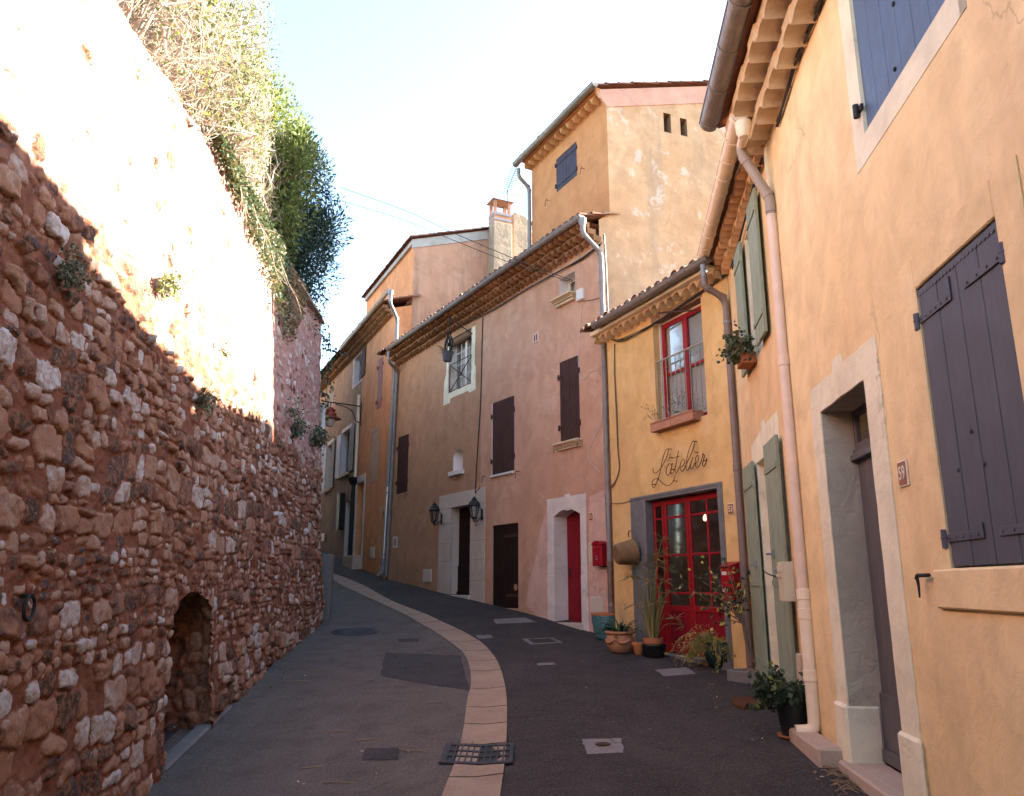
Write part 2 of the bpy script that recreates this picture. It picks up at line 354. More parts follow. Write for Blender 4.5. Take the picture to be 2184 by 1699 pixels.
M['bush'] = leaf_mat('bush_leaf', [(0, (.05, .075, .02)), (.5, (.11, .14, .035)), (1, (.24, .25, .06))], .4)
M['dryleaf'] = leaf_mat('dry_leaf', [(0, (.20, .12, .06)), (1, (.34, .23, .12))], .3)
M['litter'] = leaf_mat('litter', [(0, (.16, .085, .035)), (.6, (.30, .19, .09)), (1, (.5, .45, .38))], .1)
M['tiles'] = tile_mat('roof_tiles', [(0, (.20, .085, .05)), (.4, (.30, .135, .075)), (.7, (.38, .21, .13)), (1, (.45, .33, .24))])
M['tilesd'] = tile_mat('roof_tiles_red', [(0, (.16, .06, .035)), (.5, (.25, .09, .05)), (1, (.34, .16, .09))])
M['road'] = asphalt('asphalt_dark', (.031, .024, .022), (.038, .030, .027), (.15, .125, .11), .4)
M['pave'] = asphalt('asphalt_worn', (.108, .087, .072), (.088, .071, .06), (.23, .185, .16), .5)
M['patch'] = asphalt('asphalt_patch', (.042, .036, .035), (.05, .043, .041), (.13, .11, .10), .3)
M['cement'] = asphalt('cement_patch', (.20, .18, .17), (.17, .15, .14), (.3, .27, .25), .4)
M['earth'] = stone('earth', (.20, .12, .07), (.15, .10, .05), (.1, .09, .04), 2)

def glass_mat(name, tint=(.02, .022, .025), fac=.0, rough=.03):
    """pane: mostly see-through, with a surface reflection"""
    m, nt, b = newmat(name); nt.nodes.remove(b)
    t = N(nt, 'BsdfTransparent'); t.inputs[0].default_value = (.82, .84, .84, 1); g = N(nt, 'BsdfGlossy', Roughness=rough)
    fr = N(nt, 'Fresnel', IOR=1.55); mx = N(nt, 'MixShader'); L(nt, math_(nt, 'MULTIPLY', fr.outputs[0], .33), mx.inputs[0]); L(nt, t.outputs[0], mx.inputs[1]); L(nt, g.outputs[0], mx.inputs[2])
    L(nt, mx.outputs[0], nt.nodes['Material Output'].inputs[0]); return m
M['glass'] = glass_mat('window_glass', rough=.06)
def milk():
    m, nt, b = newmat('milk_glass'); b.inputs['Base Color'].default_value = (.62, .54, .5, 1); b.inputs['Roughness'].default_value = .35
    p = pos(nt); n = noise(nt, p, 30, 3); L(nt, ramp(nt, n, [(.4, (.52, .45, .43)), (.6, (.66, .58, .54))]), b.inputs['Base Color']); return m
M['milk'] = milk()
def lit_bulb():
    m, nt, b = newmat('lit_bulb'); b.inputs['Emission Color'].default_value = (1, .62, .3, 1); b.inputs['Emission Strength'].default_value = .9; return m
M['bulb'] = lit_bulb()

def glazed(name):
    m, nt, b = newmat(name); a = N(nt, 'Attribute', attribute_name='rnd'); p = pos(nt)
    n = noise(nt, p, 22, 5, .6); c = ramp(nt, n, [(.3, (.035, .10, .11)), (.6, (.075, .19, .19)), (.8, (.13, .27, .25))])
    L(nt, c, b.inputs['Base Color']); b.inputs['Roughness'].default_value = .3; return m
M['turq'] = glazed('glaze_turquoise')

def rubble_mat():
    m, nt, b = newmat('rubble_masonry'); p = pos(nt)
    a = N(nt, 'Attribute', attribute_name='stone_tone').outputs['Fac']; k = N(nt, 'Attribute', attribute_name='stone_mask').outputs['Fac']
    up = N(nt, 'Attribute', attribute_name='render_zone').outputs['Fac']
    c = ramp(nt, a, [(0, (.085, .045, .03)), (.04, (.085, .045, .03)), (.05, (.06, .044, .042)), (.12, (.10, .062, .054)), (.18, (.22, .105, .07)), (.34, (.32, .155, .095)), (.50, (.37, .20, .125)), (.66, (.41, .27, .20)), (.82, (.47, .385, .33)), (1, (.58, .525, .485))])
    mot = noise(nt, p, 16, 7, .7, .5); mot2 = noise(nt, p, 5, 5, .6); fine = noise(nt, p, 75, 4, .7)
    c = mixc(nt, ramp(nt, mot, [(.46, 0), (.60, .75)]), c, (.36, .165, .09))
    c = mixc(nt, ramp(nt, mot, [(.28, .7), (.41, 0)]), c, (.58, .52, .48))
    c = mixc(nt, ramp(nt, fine, [(.58, 0), (.72, .5)]), c, (.10, .065, .05))
    mm = noise(nt, p, 8, 7, .7)
    mo = mixc(nt, ramp(nt, mm, [(.3, 0), (.7, 1)]), (.18, .066, .038), (.28, .11, .062))
    mo = mixc(nt, ramp(nt, fine, [(.5, 0), (.8, .6)]), mo, (.13, .05, .025))
    mo = mixc(nt, ramp(nt, mot2, [(.6, 0), (.75, .5)]), mo, (.42, .23, .12))
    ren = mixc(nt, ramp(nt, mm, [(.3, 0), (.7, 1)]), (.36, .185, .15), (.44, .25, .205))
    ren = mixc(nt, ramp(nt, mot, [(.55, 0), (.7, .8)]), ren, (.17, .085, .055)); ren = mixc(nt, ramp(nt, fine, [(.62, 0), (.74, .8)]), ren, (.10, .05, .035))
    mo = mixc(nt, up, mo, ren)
    kk = math_(nt, 'ADD', k, math_(nt, 'MULTIPLY', math_(nt, 'SUBTRACT', noise(nt, p, 45, 4, .7), .5), .9))
    col = mixc(nt, ramp(nt, kk, [(.32, 0), (.55, 1)]), mo, c)
    L(nt, col, b.inputs['Base Color']); b.inputs['Roughness'].default_value = .95; b.inputs['Specular IOR Level'].default_value = .12
    bump(nt, b, [(mm, .5, .02), (mot, .9, .018), (fine, .7, .007)]); return m
M['rubble'] = rubble_mat()
# ------------------------------------------------------------------ the ground
T_R = np.array([(-300, -3), (-12, -.35), (0, 0), (7.8, .225), (11.5, .4), (15.43, .65), (18.1, 1.03), (21.5, 1.42), (24.8, 1.81), (33.1, 2.92), (45, 4.4), (80, 6), (800, 10)])
T_L = np.array([(-300, -3), (-12, -.6), (0, -.3), (4, -.25), (7.5, -.17), (10.1, .1), (12.8, .39), (17, .79), (20, 1.25), (24, 1.75), (32, 2.85), (45, 4.4), (80, 6), (800, 10)])
X_R = np.array([(-12, .85), (7.78, 2.79), (11.47, 3.31), (14.91, 1.8), (15.43, 1.86), (24.8, -3.94), (33.1, -7.87), (45, -13)])
X_L = np.array([(-12, -1.6), (0, -2.58), (8, -3.24), (12.8, -3.74), (17.2, -4.02), (24, -8), (32, -12), (45, -18)])
def ip(T, y): return np.interp(y, T[:, 0], T[:, 1])
def gz(x, y):
    a, b = ip(X_R, y), ip(X_L, y); t = np.clip((x - a) / (b - a), 0, 1)
    return ip(T_R, y) * (1 - t) + ip(T_L, y) * t + .008 * np.sin(x * 1.7 + .6) * np.cos(y * 1.1)
def ground(px, py, dz=0.0):
    a, b = ray(px, py); f = lambda Y: CAMZ + b * Y - float(gz(a * Y, Y)) - dz
    lo = 2.0
    while lo < 60 and f(lo + .1) > 0: lo += .1
    hi = lo + .1
    for _ in range(40):
        m = (lo + hi) / 2
        if f(m) > 0: lo = m
        else: hi = m
    return Vector((a * lo, lo, float(gz(a * lo, lo)) + dz))

def np_grid(name, P, mat, keep=None, attrs=None, smooth=True):
    r, c = P.shape[:2]; idx = np.arange(r * c).reshape(r, c)
    q = np.stack([idx[:-1, :-1], idx[:-1, 1:], idx[1:, 1:], idx[1:, :-1]], -1).reshape(-1, 4)
    if keep is not None: q = q[keep.reshape(-1)]
    V = P.reshape(-1, 3); used = np.unique(q); remap = np.full(r * c, -1); remap[used] = np.arange(len(used)); q = remap[q]; V = V[used]
    lo, hi = V.min(0), V.max(0); org = np.array([(lo[0] + hi[0]) / 2, (lo[1] + hi[1]) / 2, lo[2]])
    me = bpy.data.meshes.new(name); me.vertices.add(len(V)); me.vertices.foreach_set('co', (V - org).astype(np.float32).ravel())
    me.loops.add(len(q) * 4); me.loops.foreach_set('vertex_index', q.astype(np.int32).ravel())
    me.polygons.add(len(q)); me.polygons.foreach_set('loop_start', np.arange(0, len(q) * 4, 4, dtype=np.int32)); 
    me.update(calc_edges=True); me.validate()
    if smooth: me.polygons.foreach_set('use_smooth', [True] * len(me.polygons))
    for k, a in (attrs or {}).items():
        at_ = me.attributes.new(k, 'FLOAT', 'POINT'); at_.data.foreach_set('value', a.reshape(-1)[used].astype(np.float32))
    me.materials.append(mat); o = bpy.data.objects.new(name, me); COL.objects.link(o); o.location = org; return o

xs = np.array([-300, -100, -40, -22] + list(np.arange(-14, 6.01, .2)) + [8, 15, 40, 100, 300]); ys = np.array([-300, -100, -40, -20] + list(np.arange(-12, 40.01, .2)) + [46, 60, 90, 150, 300, 800])
XX, YY = np.meshgrid(xs, ys); setting(np_grid('road', np.stack([XX, YY, gz(XX, YY)], -1), M['road']))

CH_R = [(1067, 1699), (1080, 1587), (1081, 1491), (1074, 1451), (1062.6, 1416), (1040.6, 1385), (1005.5, 1358.7), (935, 1323.6), (869, 1297), (825, 1278), (760, 1243), (703, 1222)]
CH_L = [(944, 1697), (983.5, 1583), (996.7, 1495), (1004.6, 1460), (1001, 1425), (990, 1398), (966, 1376.5), (935, 1354.6), (882.5, 1323.6), (825, 1295), (740, 1256), (703, 1233)]
def edge_path(px):
    g = [ground(*p) for p in px]; d = (g[0] - g[1]); d.z = 0; d.normalize(); g = [g[0] + d * 9, g[0] + d * 4] + g
    e = (g[-1] - g[-2]).normalized(); g.append(g[-1] + e * 6); return smooth_path(g, 8)
chR = edge_path(CH_R); chL = edge_path(CH_L)
def resample(path, n):
    P = np.array(path)[:, :2]; s = np.r_[0, np.cumsum(np.linalg.norm(np.diff(P, axis=0), axis=1))]; t = np.linspace(0, s[-1], n)
    return np.stack([np.interp(t, s, P[:, 0]), np.interp(t, s, P[:, 1])], -1)
nR = 260; eL = resample(chL, nR); dR = resample(chR, 3000); eR = np.array([dR[np.argmin(((dR - q) ** 2).sum(1))] for q in eL])
k_ = np.ones(9) / 9; eR = np.stack([np.convolve(np.pad(eR[:, i], 4, mode='edge'), k_, 'valid') for i in (0, 1)], -1)
# worn pavement between the channel and the stone wall
rows = []
for i in range(nR):
    y = eL[i, 1]; x0 = min(float(ip(X_L, y)) - .35, eL[i, 0] - .5); rr = []
    for t in np.linspace(0, 1, 44):
        x = x0 + (eL[i, 0] + .06 - x0) * t; rr.append((x, y, float(gz(x, y)) + .006))
    rows.append(rr)
setting(np_grid('pavement', np.array(rows), M['pave']))
# stone channel: slabs with open joints, slightly dished
chan = MB(); i = 0
acc = 0.0; start = 0; joints = [0]; lim_ = 1.0
for k in range(1, nR):
    acc += np.linalg.norm((eR[k] + eL[k]) / 2 - (eR[k - 1] + eL[k - 1]) / 2)
    if acc > lim_: joints.append(k); acc = 0; lim_ = random.uniform(.7, 1.25)
for a, b in zip(joints[:-1], joints[1:]):
    chan.rv = random.random(); R_ = []
    for k in range(a, b + 1):
        sh = (eR[min(k + 1, nR - 1)] - eR[max(k - 1, 0)]) * 0; rr = []
        for t in (0, .1, .3, .5, .52, .7, .9, 1):
            p = eL[k] * (1 - t) + eR[k] * t
            if k == a: p = p + (eR[k + 1] - eR[k]) * .10
            if k == b: p = p - (eR[k] - eR[k - 1]) * .10
            d = .018 - .014 * (1 - abs(2 * t - 1))
            rr.append((p[0], p[1], float(gz(p[0], p[1])) + d))
        R_.append(rr)
    chan.grid(R_)
setting(chan.build('drainage_channel', M['channel'], smooth=50))

def sheet(px, dz, n=10):
    """a patch laid on the ground; corners given as seen, clockwise"""
    c = [ground(*p) for p in px]; rows = []
    for i in range(n + 1):
        t = i / n; A = c[0].lerp(c[3], t); B = c[1].lerp(c[2], t); rr = []
        for j in range(n + 1):
            p = A.lerp(B, j / n); e = .012 if (i in (0, n) or j in (0, n)) else 0
            x, y = p.x + jit(e), p.y + jit(e); rr.append((x, y, float(gz(x, y)) + dz))
        rows.append(rr)
    return rows
def patch(name, px, dz, mat):
    o = np_grid(name, np.array(sheet(px, dz)), mat); return setting(o)
patch('asphalt_repair', [(822, 1394), (982, 1400), (1002, 1474), (812, 1443)], .0105, M['patch'])
patch('asphalt_repair', [(782, 1598), (853, 1598), (850, 1623), (770, 1624)], .0105, M['patch'])
patch('asphalt_repair', [(848, 1364), (893, 1364), (893, 1371), (850, 1371)], .0105, M['patch'])

# ------------------------------------------------------------------ rubble retaining wall
def vnoise(x, y, seed=0):
    xi, yi = np.floor(x).astype(int), np.floor(y).astype(int); fx, fy = x - xi, y - yi; fx = fx * fx * (3 - 2 * fx); fy = fy * fy * (3 - 2 * fy)
    h = lambda a, b: ((np.sin(a * 127.1 + b * 311.7 + seed * 74.7) * 43758.5453) % 1.0)
    return (h(xi, yi) * (1 - fx) + h(xi + 1, yi) * fx) * (1 - fy) + (h(xi, yi + 1) * (1 - fx) + h(xi + 1, yi + 1) * fx) * fy
def fbm(x, y, o=4, seed=0):
    t = 0; a = .5
    for k in range(o): t = t + a * vnoise(x * 2 ** k, y * 2 ** k, seed + k * 13); a *= .5
    return t
TOP = np.array([(-12, 5.0), (0, 6.0), (5.84, 6.59), (8.77, 6.9), (13.2, 7.3), (17.4, 7.5)])
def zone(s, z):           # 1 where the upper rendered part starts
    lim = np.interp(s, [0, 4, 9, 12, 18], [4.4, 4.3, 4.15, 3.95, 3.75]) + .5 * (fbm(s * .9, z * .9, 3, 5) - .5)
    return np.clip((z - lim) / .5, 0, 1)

def rubble(S, Z, rs, dense=True, hole=None):
    """coursed rubble over parameters (S along, Z up): displacement, tone, mask.
    every stone is a cell of an uneven, size-weighted Voronoi pattern laid in rough courses"""
    rng = np.random.RandomState(rs); f1 = np.full(S.shape, 9.0); f2 = np.full(S.shape, 9.0); ident = np.zeros(S.shape, dtype=np.int32)
    Sw = S + .10 * (fbm(S * 2.2, Z * 2.2, 3, 1) - .5) + .05 * (fbm(S * 9, Z * 9, 3, 2) - .5) + .03 * (fbm(S * 26, Z * 26, 2, 18) - .5)
    Zw = Z + .34 * (fbm(S * .8, Z * .8, 2, 9) - .5) + .10 * (fbm(S * 3.5, Z * 3.5, 2, 4) - .5) + .045 * (fbm(S * 10, Z * 10, 3, 8) - .5) + .03 * (fbm(S * 26, Z * 26, 2, 28) - .5)
    s0, s1, z0, z1 = S.min() - .2, S.max() + .2, Z.min() - .35, Z.max() + .35; P = []
    z = z0
    while z < z1:
        hh = rng.uniform(.07, .15) if rng.rand() < .72 else rng.uniform(.15, .26); s = s0 - rng.uniform(0, .3)
        while s < s1:
            w = min(.40, hh * rng.uniform(.7, 2.1)); up = float(zone(np.array([s]), np.array([z]))[0]) if dense else 0.0
            if rng.rand() < .34 and hh > .13:
                f = rng.uniform(.3, .7); P.append((s + w / 2 + rng.uniform(-.02, .02), z + hh * f / 2, w / 2, hh * f / 2, up)); P.append((s + w / 2 + rng.uniform(-.02, .02), z + hh * (f + 1) / 2, w / 2, hh * (1 - f) / 2, up))
            else: P.append((s + w / 2, z + hh / 2 + rng.uniform(-.02, .02), w / 2, hh / 2, up))
            s += w
            if rng.rand() < .25: P.append((s, z + rng.uniform(0, hh), rng.uniform(.02, .04), rng.uniform(.02, .045), up))
        z += hh
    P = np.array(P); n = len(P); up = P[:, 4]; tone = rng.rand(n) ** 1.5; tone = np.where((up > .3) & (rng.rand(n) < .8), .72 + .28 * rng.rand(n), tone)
    lost = rng.rand(n) < .09 + up * .52; pit = (up > .4) & (rng.rand(n) < .13) & ~lost
    H = rng.uniform(.004, .050, n) * np.minimum(1, (P[:, 2] + P[:, 3]) / .17) * (1 - .6 * up); dome = rng.uniform(0, .35, n); tx = rng.uniform(-.5, .5, n); tz = rng.uniform(-.5, .5, n); an = rng.normal(0, .12, n)
    row0 = S[0]; mid = Z.shape[1]
    for k in range(n):
        cx, cz, a, b = P[k, :4]; c0 = np.searchsorted(row0, cx - 1.9 * a - .09); c1 = np.searchsorted(row0, cx + 1.9 * a + .09)
        if c1 <= c0: continue
        zc = Z[:, (c0 + min(c1, mid) - 1) // 2]; r0 = np.searchsorted(zc, cz - 1.9 * b - .30); r1 = np.searchsorted(zc, cz + 1.9 * b + .30)
        if r1 <= r0: continue
        x = Sw[r0:r1, c0:c1] - cx; y = Zw[r0:r1, c0:c1] - cz; ca, sa = math.cos(an[k]), math.sin(an[k]); x, y = (x * ca + y * sa) / a, (y * ca - x * sa) / b
        f = np.sqrt(x * x + y * y) if k % 3 else (np.abs(x) ** 3 + np.abs(y) ** 3) ** (1 / 3)
        g1 = f1[r0:r1, c0:c1]; g2 = f2[r0:r1, c0:c1]; gi = ident[r0:r1, c0:c1]; bt = f < g1
        g2[:] = np.where(bt, g1, np.minimum(g2, f)); g1[bt] = f[bt]; gi[bt] = k
    q = P[ident]; edge = (f2 - f1) * np.minimum(q[..., 2], q[..., 3]); wd = .012 + .03 * fbm(S * 3, Z * 3, 3, 60) + .05 * np.clip(f1 - 1.05, 0, 1)
    prof = np.clip((edge - wd * .35) / (wd * 1.1), 0, 1); upv = q[..., 4]
    prof = prof * (1 - upv + upv * np.clip((1.0 - f1) / .25, 0, 1)); prof = prof * prof * (3 - 2 * prof); prof[lost[ident]] = 0
    lx = (S - q[..., 0]) / q[..., 2]; lz = (Z - q[..., 1]) / q[..., 3]
    h = H[ident] * prof * (1 - dome[ident] * np.clip(f1, 0, 1.2) ** 2 + .6 * np.clip(tx[ident] * lx + tz[ident] * lz, -1, 1)) * (.55 + .9 * fbm(S * 11, Z * 11, 3, 40))
    h = np.where(pit[ident], -np.abs(H[ident]) * 2.2 * prof - .03 * prof, h)
    rough = fbm(S * 13, Z * 13, 5, 3) - .5; mort = fbm(S * 6, Z * 6, 4, 21) - .5
    disp = h + rough * .036 + (1 - prof) * mort * .045 - (1 - prof) * .006 + .10 * (fbm(S * .7, Z * .7, 3, 31) - .5)
    t = np.clip(tone[ident] + .5 * (fbm(S * 9, Z * 9, 3, 88) - .47), 0.03, 1); t[pit[ident]] = .0  # pits also coloured dark, standing in for shade inside the holes
    return disp, t, prof

colsY = np.r_[np.arange(-8, 2.6, .06), 2.6 * np.exp(np.arange(0, math.log(17.3 / 2.6), .0029))]
ztop = ip(TOP, colsY) + .10 * (fbm(colsY * 1.3, colsY * 0 + .5, 4, 2) - .5) * np.where(colsY < 13.6, 1.6, .25)
NZ = 455; tt = np.linspace(0, 1, NZ)[:, None]; zb = -.75
S = np.repeat(colsY[None, :], NZ, 0); Z = zb + (ztop[None, :] - zb) * tt
D, TONE, MASK = rubble(S, Z, 11)
base_y = ip(X_L, colsY); slope_n = np.gradient(base_y, colsY); nx = 1 / np.sqrt(1 + slope_n ** 2); ny = -slope_n * nx
gl = gz(base_y, colsY)
BAT = .06
def wall_pt(Sv, Zv, w):
    b = ip(X_L, Sv); X = b - BAT * np.maximum(Zv - gz(b, Sv), -.4) + w * .993; return np.stack([X, Sv + w * .115, Zv], -1)
NS, NW, NC, NH = 8.62, .76, 1.08, .46       # niche: centre, half width, spring height, rise
def niche_top(s): return NC + NH * np.sqrt(np.clip(1 - ((s - NS) / NW) ** 2, 0, 1))
Pw = wall_pt(S, Z, D)
Sc = (S[:-1, :-1] + S[1:, 1:]) / 2; Zc = (Z[:-1, :-1] + Z[1:, 1:]) / 2
wob = .22 * (fbm(Sc * 3, Zc * 3, 3, 77) - .5)
keep = ~((np.abs(Sc - NS + wob) < NW) & (Zc < niche_top(Sc + wob)))
wall = thing('stone_wall', (float(ip(X_L, 5)), 5, 0), 'tall red rubble stone retaining wall, upper part sunlit, arched opening at its foot', 'wall')
def under(o, parent): o.location = Vector(o.location) - wloc(parent); o.parent = parent; return o
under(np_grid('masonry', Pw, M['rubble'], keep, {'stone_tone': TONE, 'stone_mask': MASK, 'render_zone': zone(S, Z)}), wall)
# niche lining
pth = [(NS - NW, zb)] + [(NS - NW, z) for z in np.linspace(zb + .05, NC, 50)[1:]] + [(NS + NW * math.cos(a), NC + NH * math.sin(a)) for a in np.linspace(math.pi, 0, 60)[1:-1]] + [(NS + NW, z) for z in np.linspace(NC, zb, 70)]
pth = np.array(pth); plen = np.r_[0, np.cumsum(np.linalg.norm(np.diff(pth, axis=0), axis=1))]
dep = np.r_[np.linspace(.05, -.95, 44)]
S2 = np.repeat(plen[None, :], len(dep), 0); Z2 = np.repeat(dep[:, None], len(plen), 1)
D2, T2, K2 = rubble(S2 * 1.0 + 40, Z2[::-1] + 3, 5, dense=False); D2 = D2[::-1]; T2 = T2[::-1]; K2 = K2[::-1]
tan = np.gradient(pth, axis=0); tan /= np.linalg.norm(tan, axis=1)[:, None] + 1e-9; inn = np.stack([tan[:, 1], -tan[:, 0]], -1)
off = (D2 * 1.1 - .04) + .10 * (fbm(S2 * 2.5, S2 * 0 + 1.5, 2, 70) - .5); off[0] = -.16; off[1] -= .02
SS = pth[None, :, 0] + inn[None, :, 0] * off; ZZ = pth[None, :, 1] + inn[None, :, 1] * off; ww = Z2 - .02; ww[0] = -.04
under(np_grid('niche_lining', wall_pt(SS, ZZ, ww), M['rubble'], None, {'stone_tone': T2 * .6, 'stone_mask': K2, 'render_zone': T2 * 0}), wall)  # stone tone lowered to paint the shade inside the opening
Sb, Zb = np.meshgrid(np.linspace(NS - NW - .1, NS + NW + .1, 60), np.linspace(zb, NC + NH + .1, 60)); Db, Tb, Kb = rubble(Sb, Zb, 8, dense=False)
under(np_grid('niche_back', wall_pt(Sb, Zb, Db * .5 - .95), M['rubble'], None, {'stone_tone': Tb * .3, 'stone_mask': Kb * .4, 'render_zone': Tb * 0}), wall)  # tone and mask lowered further, painted shade at the back
# top and back of the wall, then an unseen added screen past its end
tp = wall_pt(S[-1], Z[-1], D[-1]); bk = tp + np.array([-.55, -.06, .0]); bk[:, 2] += .05 * (fbm(colsY * 3, colsY * 0, 3, 6) - .5)
bk2 = bk.copy(); bk2[:, 2] = -1
o1 = np.ones((1, 1)); cap = np.stack([tp, tp * .5 + bk * .5 + np.array([0, 0, .03]), bk, bk2]); zc_ = np.zeros(cap.shape[:2])
under(np_grid('wall_top', cap, M['rubble'], None, {'stone_tone': zc_ + .5, 'stone_mask': zc_, 'render_zone': zc_ + 1}), wall)
eb = MB(); e0 = wall_pt(np.full(20, 17.3), np.linspace(-.7, float(ztop[-1]), 20), np.zeros(20)); L_ = lambda k, x, y, zt: [(p[0] * (1 - k) + x * k + (0 if k else 0), p[1] * (1 - k) + y * k, -1 + (p[2] + 1) * zt) for p in e0]; eb.grid([L_(0, 0, 0, 1), L_(1, -5.2, 20, 1.05), L_(1, -7.2, 25, 1.4), L_(1, -10.6, 33, 1.45), L_(1, -16, 44, 1.5)]); eb.build('end_sky_screen', M['pchim'], wall)  # wall end prolonged and raised out of sight to shade the far street
# coping slabs on the far stretch
for k in range(5):
    y0 = 14.2 + k * .62; y1 = y0 + .58; cb = MB(); q = []
    for (yy, w) in ((y0, -.5), (y1, -.5), (y1, .10), (y0, .10)):
        p = wall_pt(np.array([yy]), np.array([float(ip(TOP, yy))]), np.array([w]))[0]; q.append(Vector(p) + Vector((0, 0, .02 + jit(.01))))
    cb.hexa(q + [p + Vector((0, 0, .055)) for p in q]); cb.build('coping_slab', M['step'], wall, bevel=.012)
# concrete kerb across the foot of the opening
k0, k1 = ground(352, 1652), ground(497, 1512); kd = (k1 - k0).normalized(); kn = Vector((-kd.y, kd.x, 0)).normalized(); kb = MB()
if kn.x > 0: kn = -kn
kb.hexa([k0 - Vector((0, 0, .4)), k1 - Vector((0, 0, .4)), k1 + kn * .17 - Vector((0, 0, .4)), k0 + kn * .17 - Vector((0, 0, .4)), k0 + Vector((0, 0, .05)), k1 + Vector((0, 0, .05)), k1 + kn * .17 + Vector((0, 0, .05)), k0 + kn * .17 + Vector((0, 0, .05))])
tag(kb.build('kerb', M['concrete'], bevel=.02), 'low concrete kerb across the foot of the arched opening', 'kerb')
# hillside held by the wall
hy = np.linspace(-14, 60, 60); hx = np.array([-.45, -1.5, -4, -9, -20, -60]); rows = []
for y in hy:
    e = 17.0
    yy = min(y, e); b = float(ip(X_L, yy)) - .8; zt = float(ip(TOP, yy)) - .25
    drop = 0 if y < 16.8 else 1
    rows.append([(b + dx - (5.5 + (y - 17) * .55 if drop else 0), y, zt + (-dx) * .12 + .3 * float(fbm(np.array([dx * .3]), np.array([y * .3]), 3)[0]) - .2) for dx in hx])
setting(np_grid('hillside', np.array(rows), M['earth']))
# ------------------------------------------------------------------ house fronts
FA = Face((2.03, 0), .098); FB = Face((2.85, 7.78), .1417); FC = Face((3.31, 11.47), -.4388); FD = Face((1.863, 15.43), -.62); FE = Face((-3.94, 24.8), -.465); FT = Face((2.12, 15.53), -.52)
FG = DirFace((2.12, 15.53), (math.sin(R(68.6)), math.cos(R(68.6))), (math.cos(R(68.6)), -math.sin(R(68.6))))        # weathered gable of the tall house, u runs back from the corner
FU = Face((-3.374, 25.05), -.475); FV = DirFace((-3.374, 25.05), (-FU.n.x, -FU.n.y), (-FU.d.x, -FU.d.y))

def wall_front(F, u0, u1, z0, z1, holes=(), w=0.0, nu=1):
    """front sheet with real openings; a hole is (u0,u1,z0,z1)"""
    mb = MB(); U = sorted({u0, u1} | {c for h in holes for c in h[:2] if u0 < c < u1}); Zs = sorted({z0, z1} | {c for h in holes for c in h[2:4] if z0 < c < z1})
    for a, b in zip(U[:-1], U[1:]):
        for c, d in zip(Zs[:-1], Zs[1:]):
            mu, mz = (a + b) / 2, (c + d) / 2
            if any(h[0] < mu < h[1] and h[2] < mz < h[3] for h in holes): continue
            mb.face([F.pt(a, w, c), F.pt(b, w, c), F.pt(b, w, d), F.pt(a, w, d)])
    return mb
def reveal(mb, F, h, d, w=0.0, sill=True):
    a, b, c, e = h
    mb.face([F.pt(a, w, c), F.pt(a, w - d, c), F.pt(a, w - d, e), F.pt(a, w, e)]); mb.face([F.pt(b, w, c), F.pt(b, w - d, c), F.pt(b, w - d, e), F.pt(b, w, e)])
    mb.face([F.pt(a, w, e), F.pt(b, w, e), F.pt(b, w - d, e), F.pt(a, w - d, e)])
    if sill: mb.face([F.pt(a, w, c), F.pt(b, w, c), F.pt(b, w - d, c), F.pt(a, w - d, c)])
def reveals(F, specs, name, mat, parent, w=0.0):
    """one lining per opening; specs are (hole, depth, sill, back)"""
    for h, d, sill, back in specs:
        mb = MB(); reveal(mb, F, h, d, w, sill)
        if back: mb.face([F.pt(h[0], w - d, h[2]), F.pt(h[1], w - d, h[2]), F.pt(h[1], w - d, h[3]), F.pt(h[0], w - d, h[3])])  # added backing that blocks sun leaking out through the opening
        mb.build(name, mat, parent)
def shell(mb, F, u0, u1, z0, z1, depth, slope):
    """flanks and back of a house under a roof that rises away from the street"""
    zr = z1 + depth * slope
    mb.face([F.pt(u0, 0, z0), F.pt(u0, -depth, z0), F.pt(u0, -depth, zr), F.pt(u0, 0, z1)]); mb.face([F.pt(u1, 0, z0), F.pt(u1, -depth, z0), F.pt(u1, -depth, zr), F.pt(u1, 0, z1)])
    mb.face([F.pt(u0, -depth, z0), F.pt(u1, -depth, z0), F.pt(u1, -depth, zr), F.pt(u0, -depth, zr)])
def room(F, u0, u1, z0, z1, parent, d0=.5, d1=2.4):
    return None

def frame_band(F, outer, inner, w0, w1, extra=()):
    """flat raised surround between an outer and an inner rectangle (open at the bottom when inner z0 <= outer z0)"""
    mb = MB(); a, b, c, e = outer; i0, i1, i2, i3 = inner
    mb.box(F, a, i0, w0, w1, c, e); mb.box(F, i1, b, w0, w1, c, e); mb.box(F, i0, i1, w0, w1, i3, e)
    if i2 > c + 1e-3: mb.box(F, i0, i1, w0, w1, c, i2)
    for bx in extra: mb.box(F, *bx)
    return mb

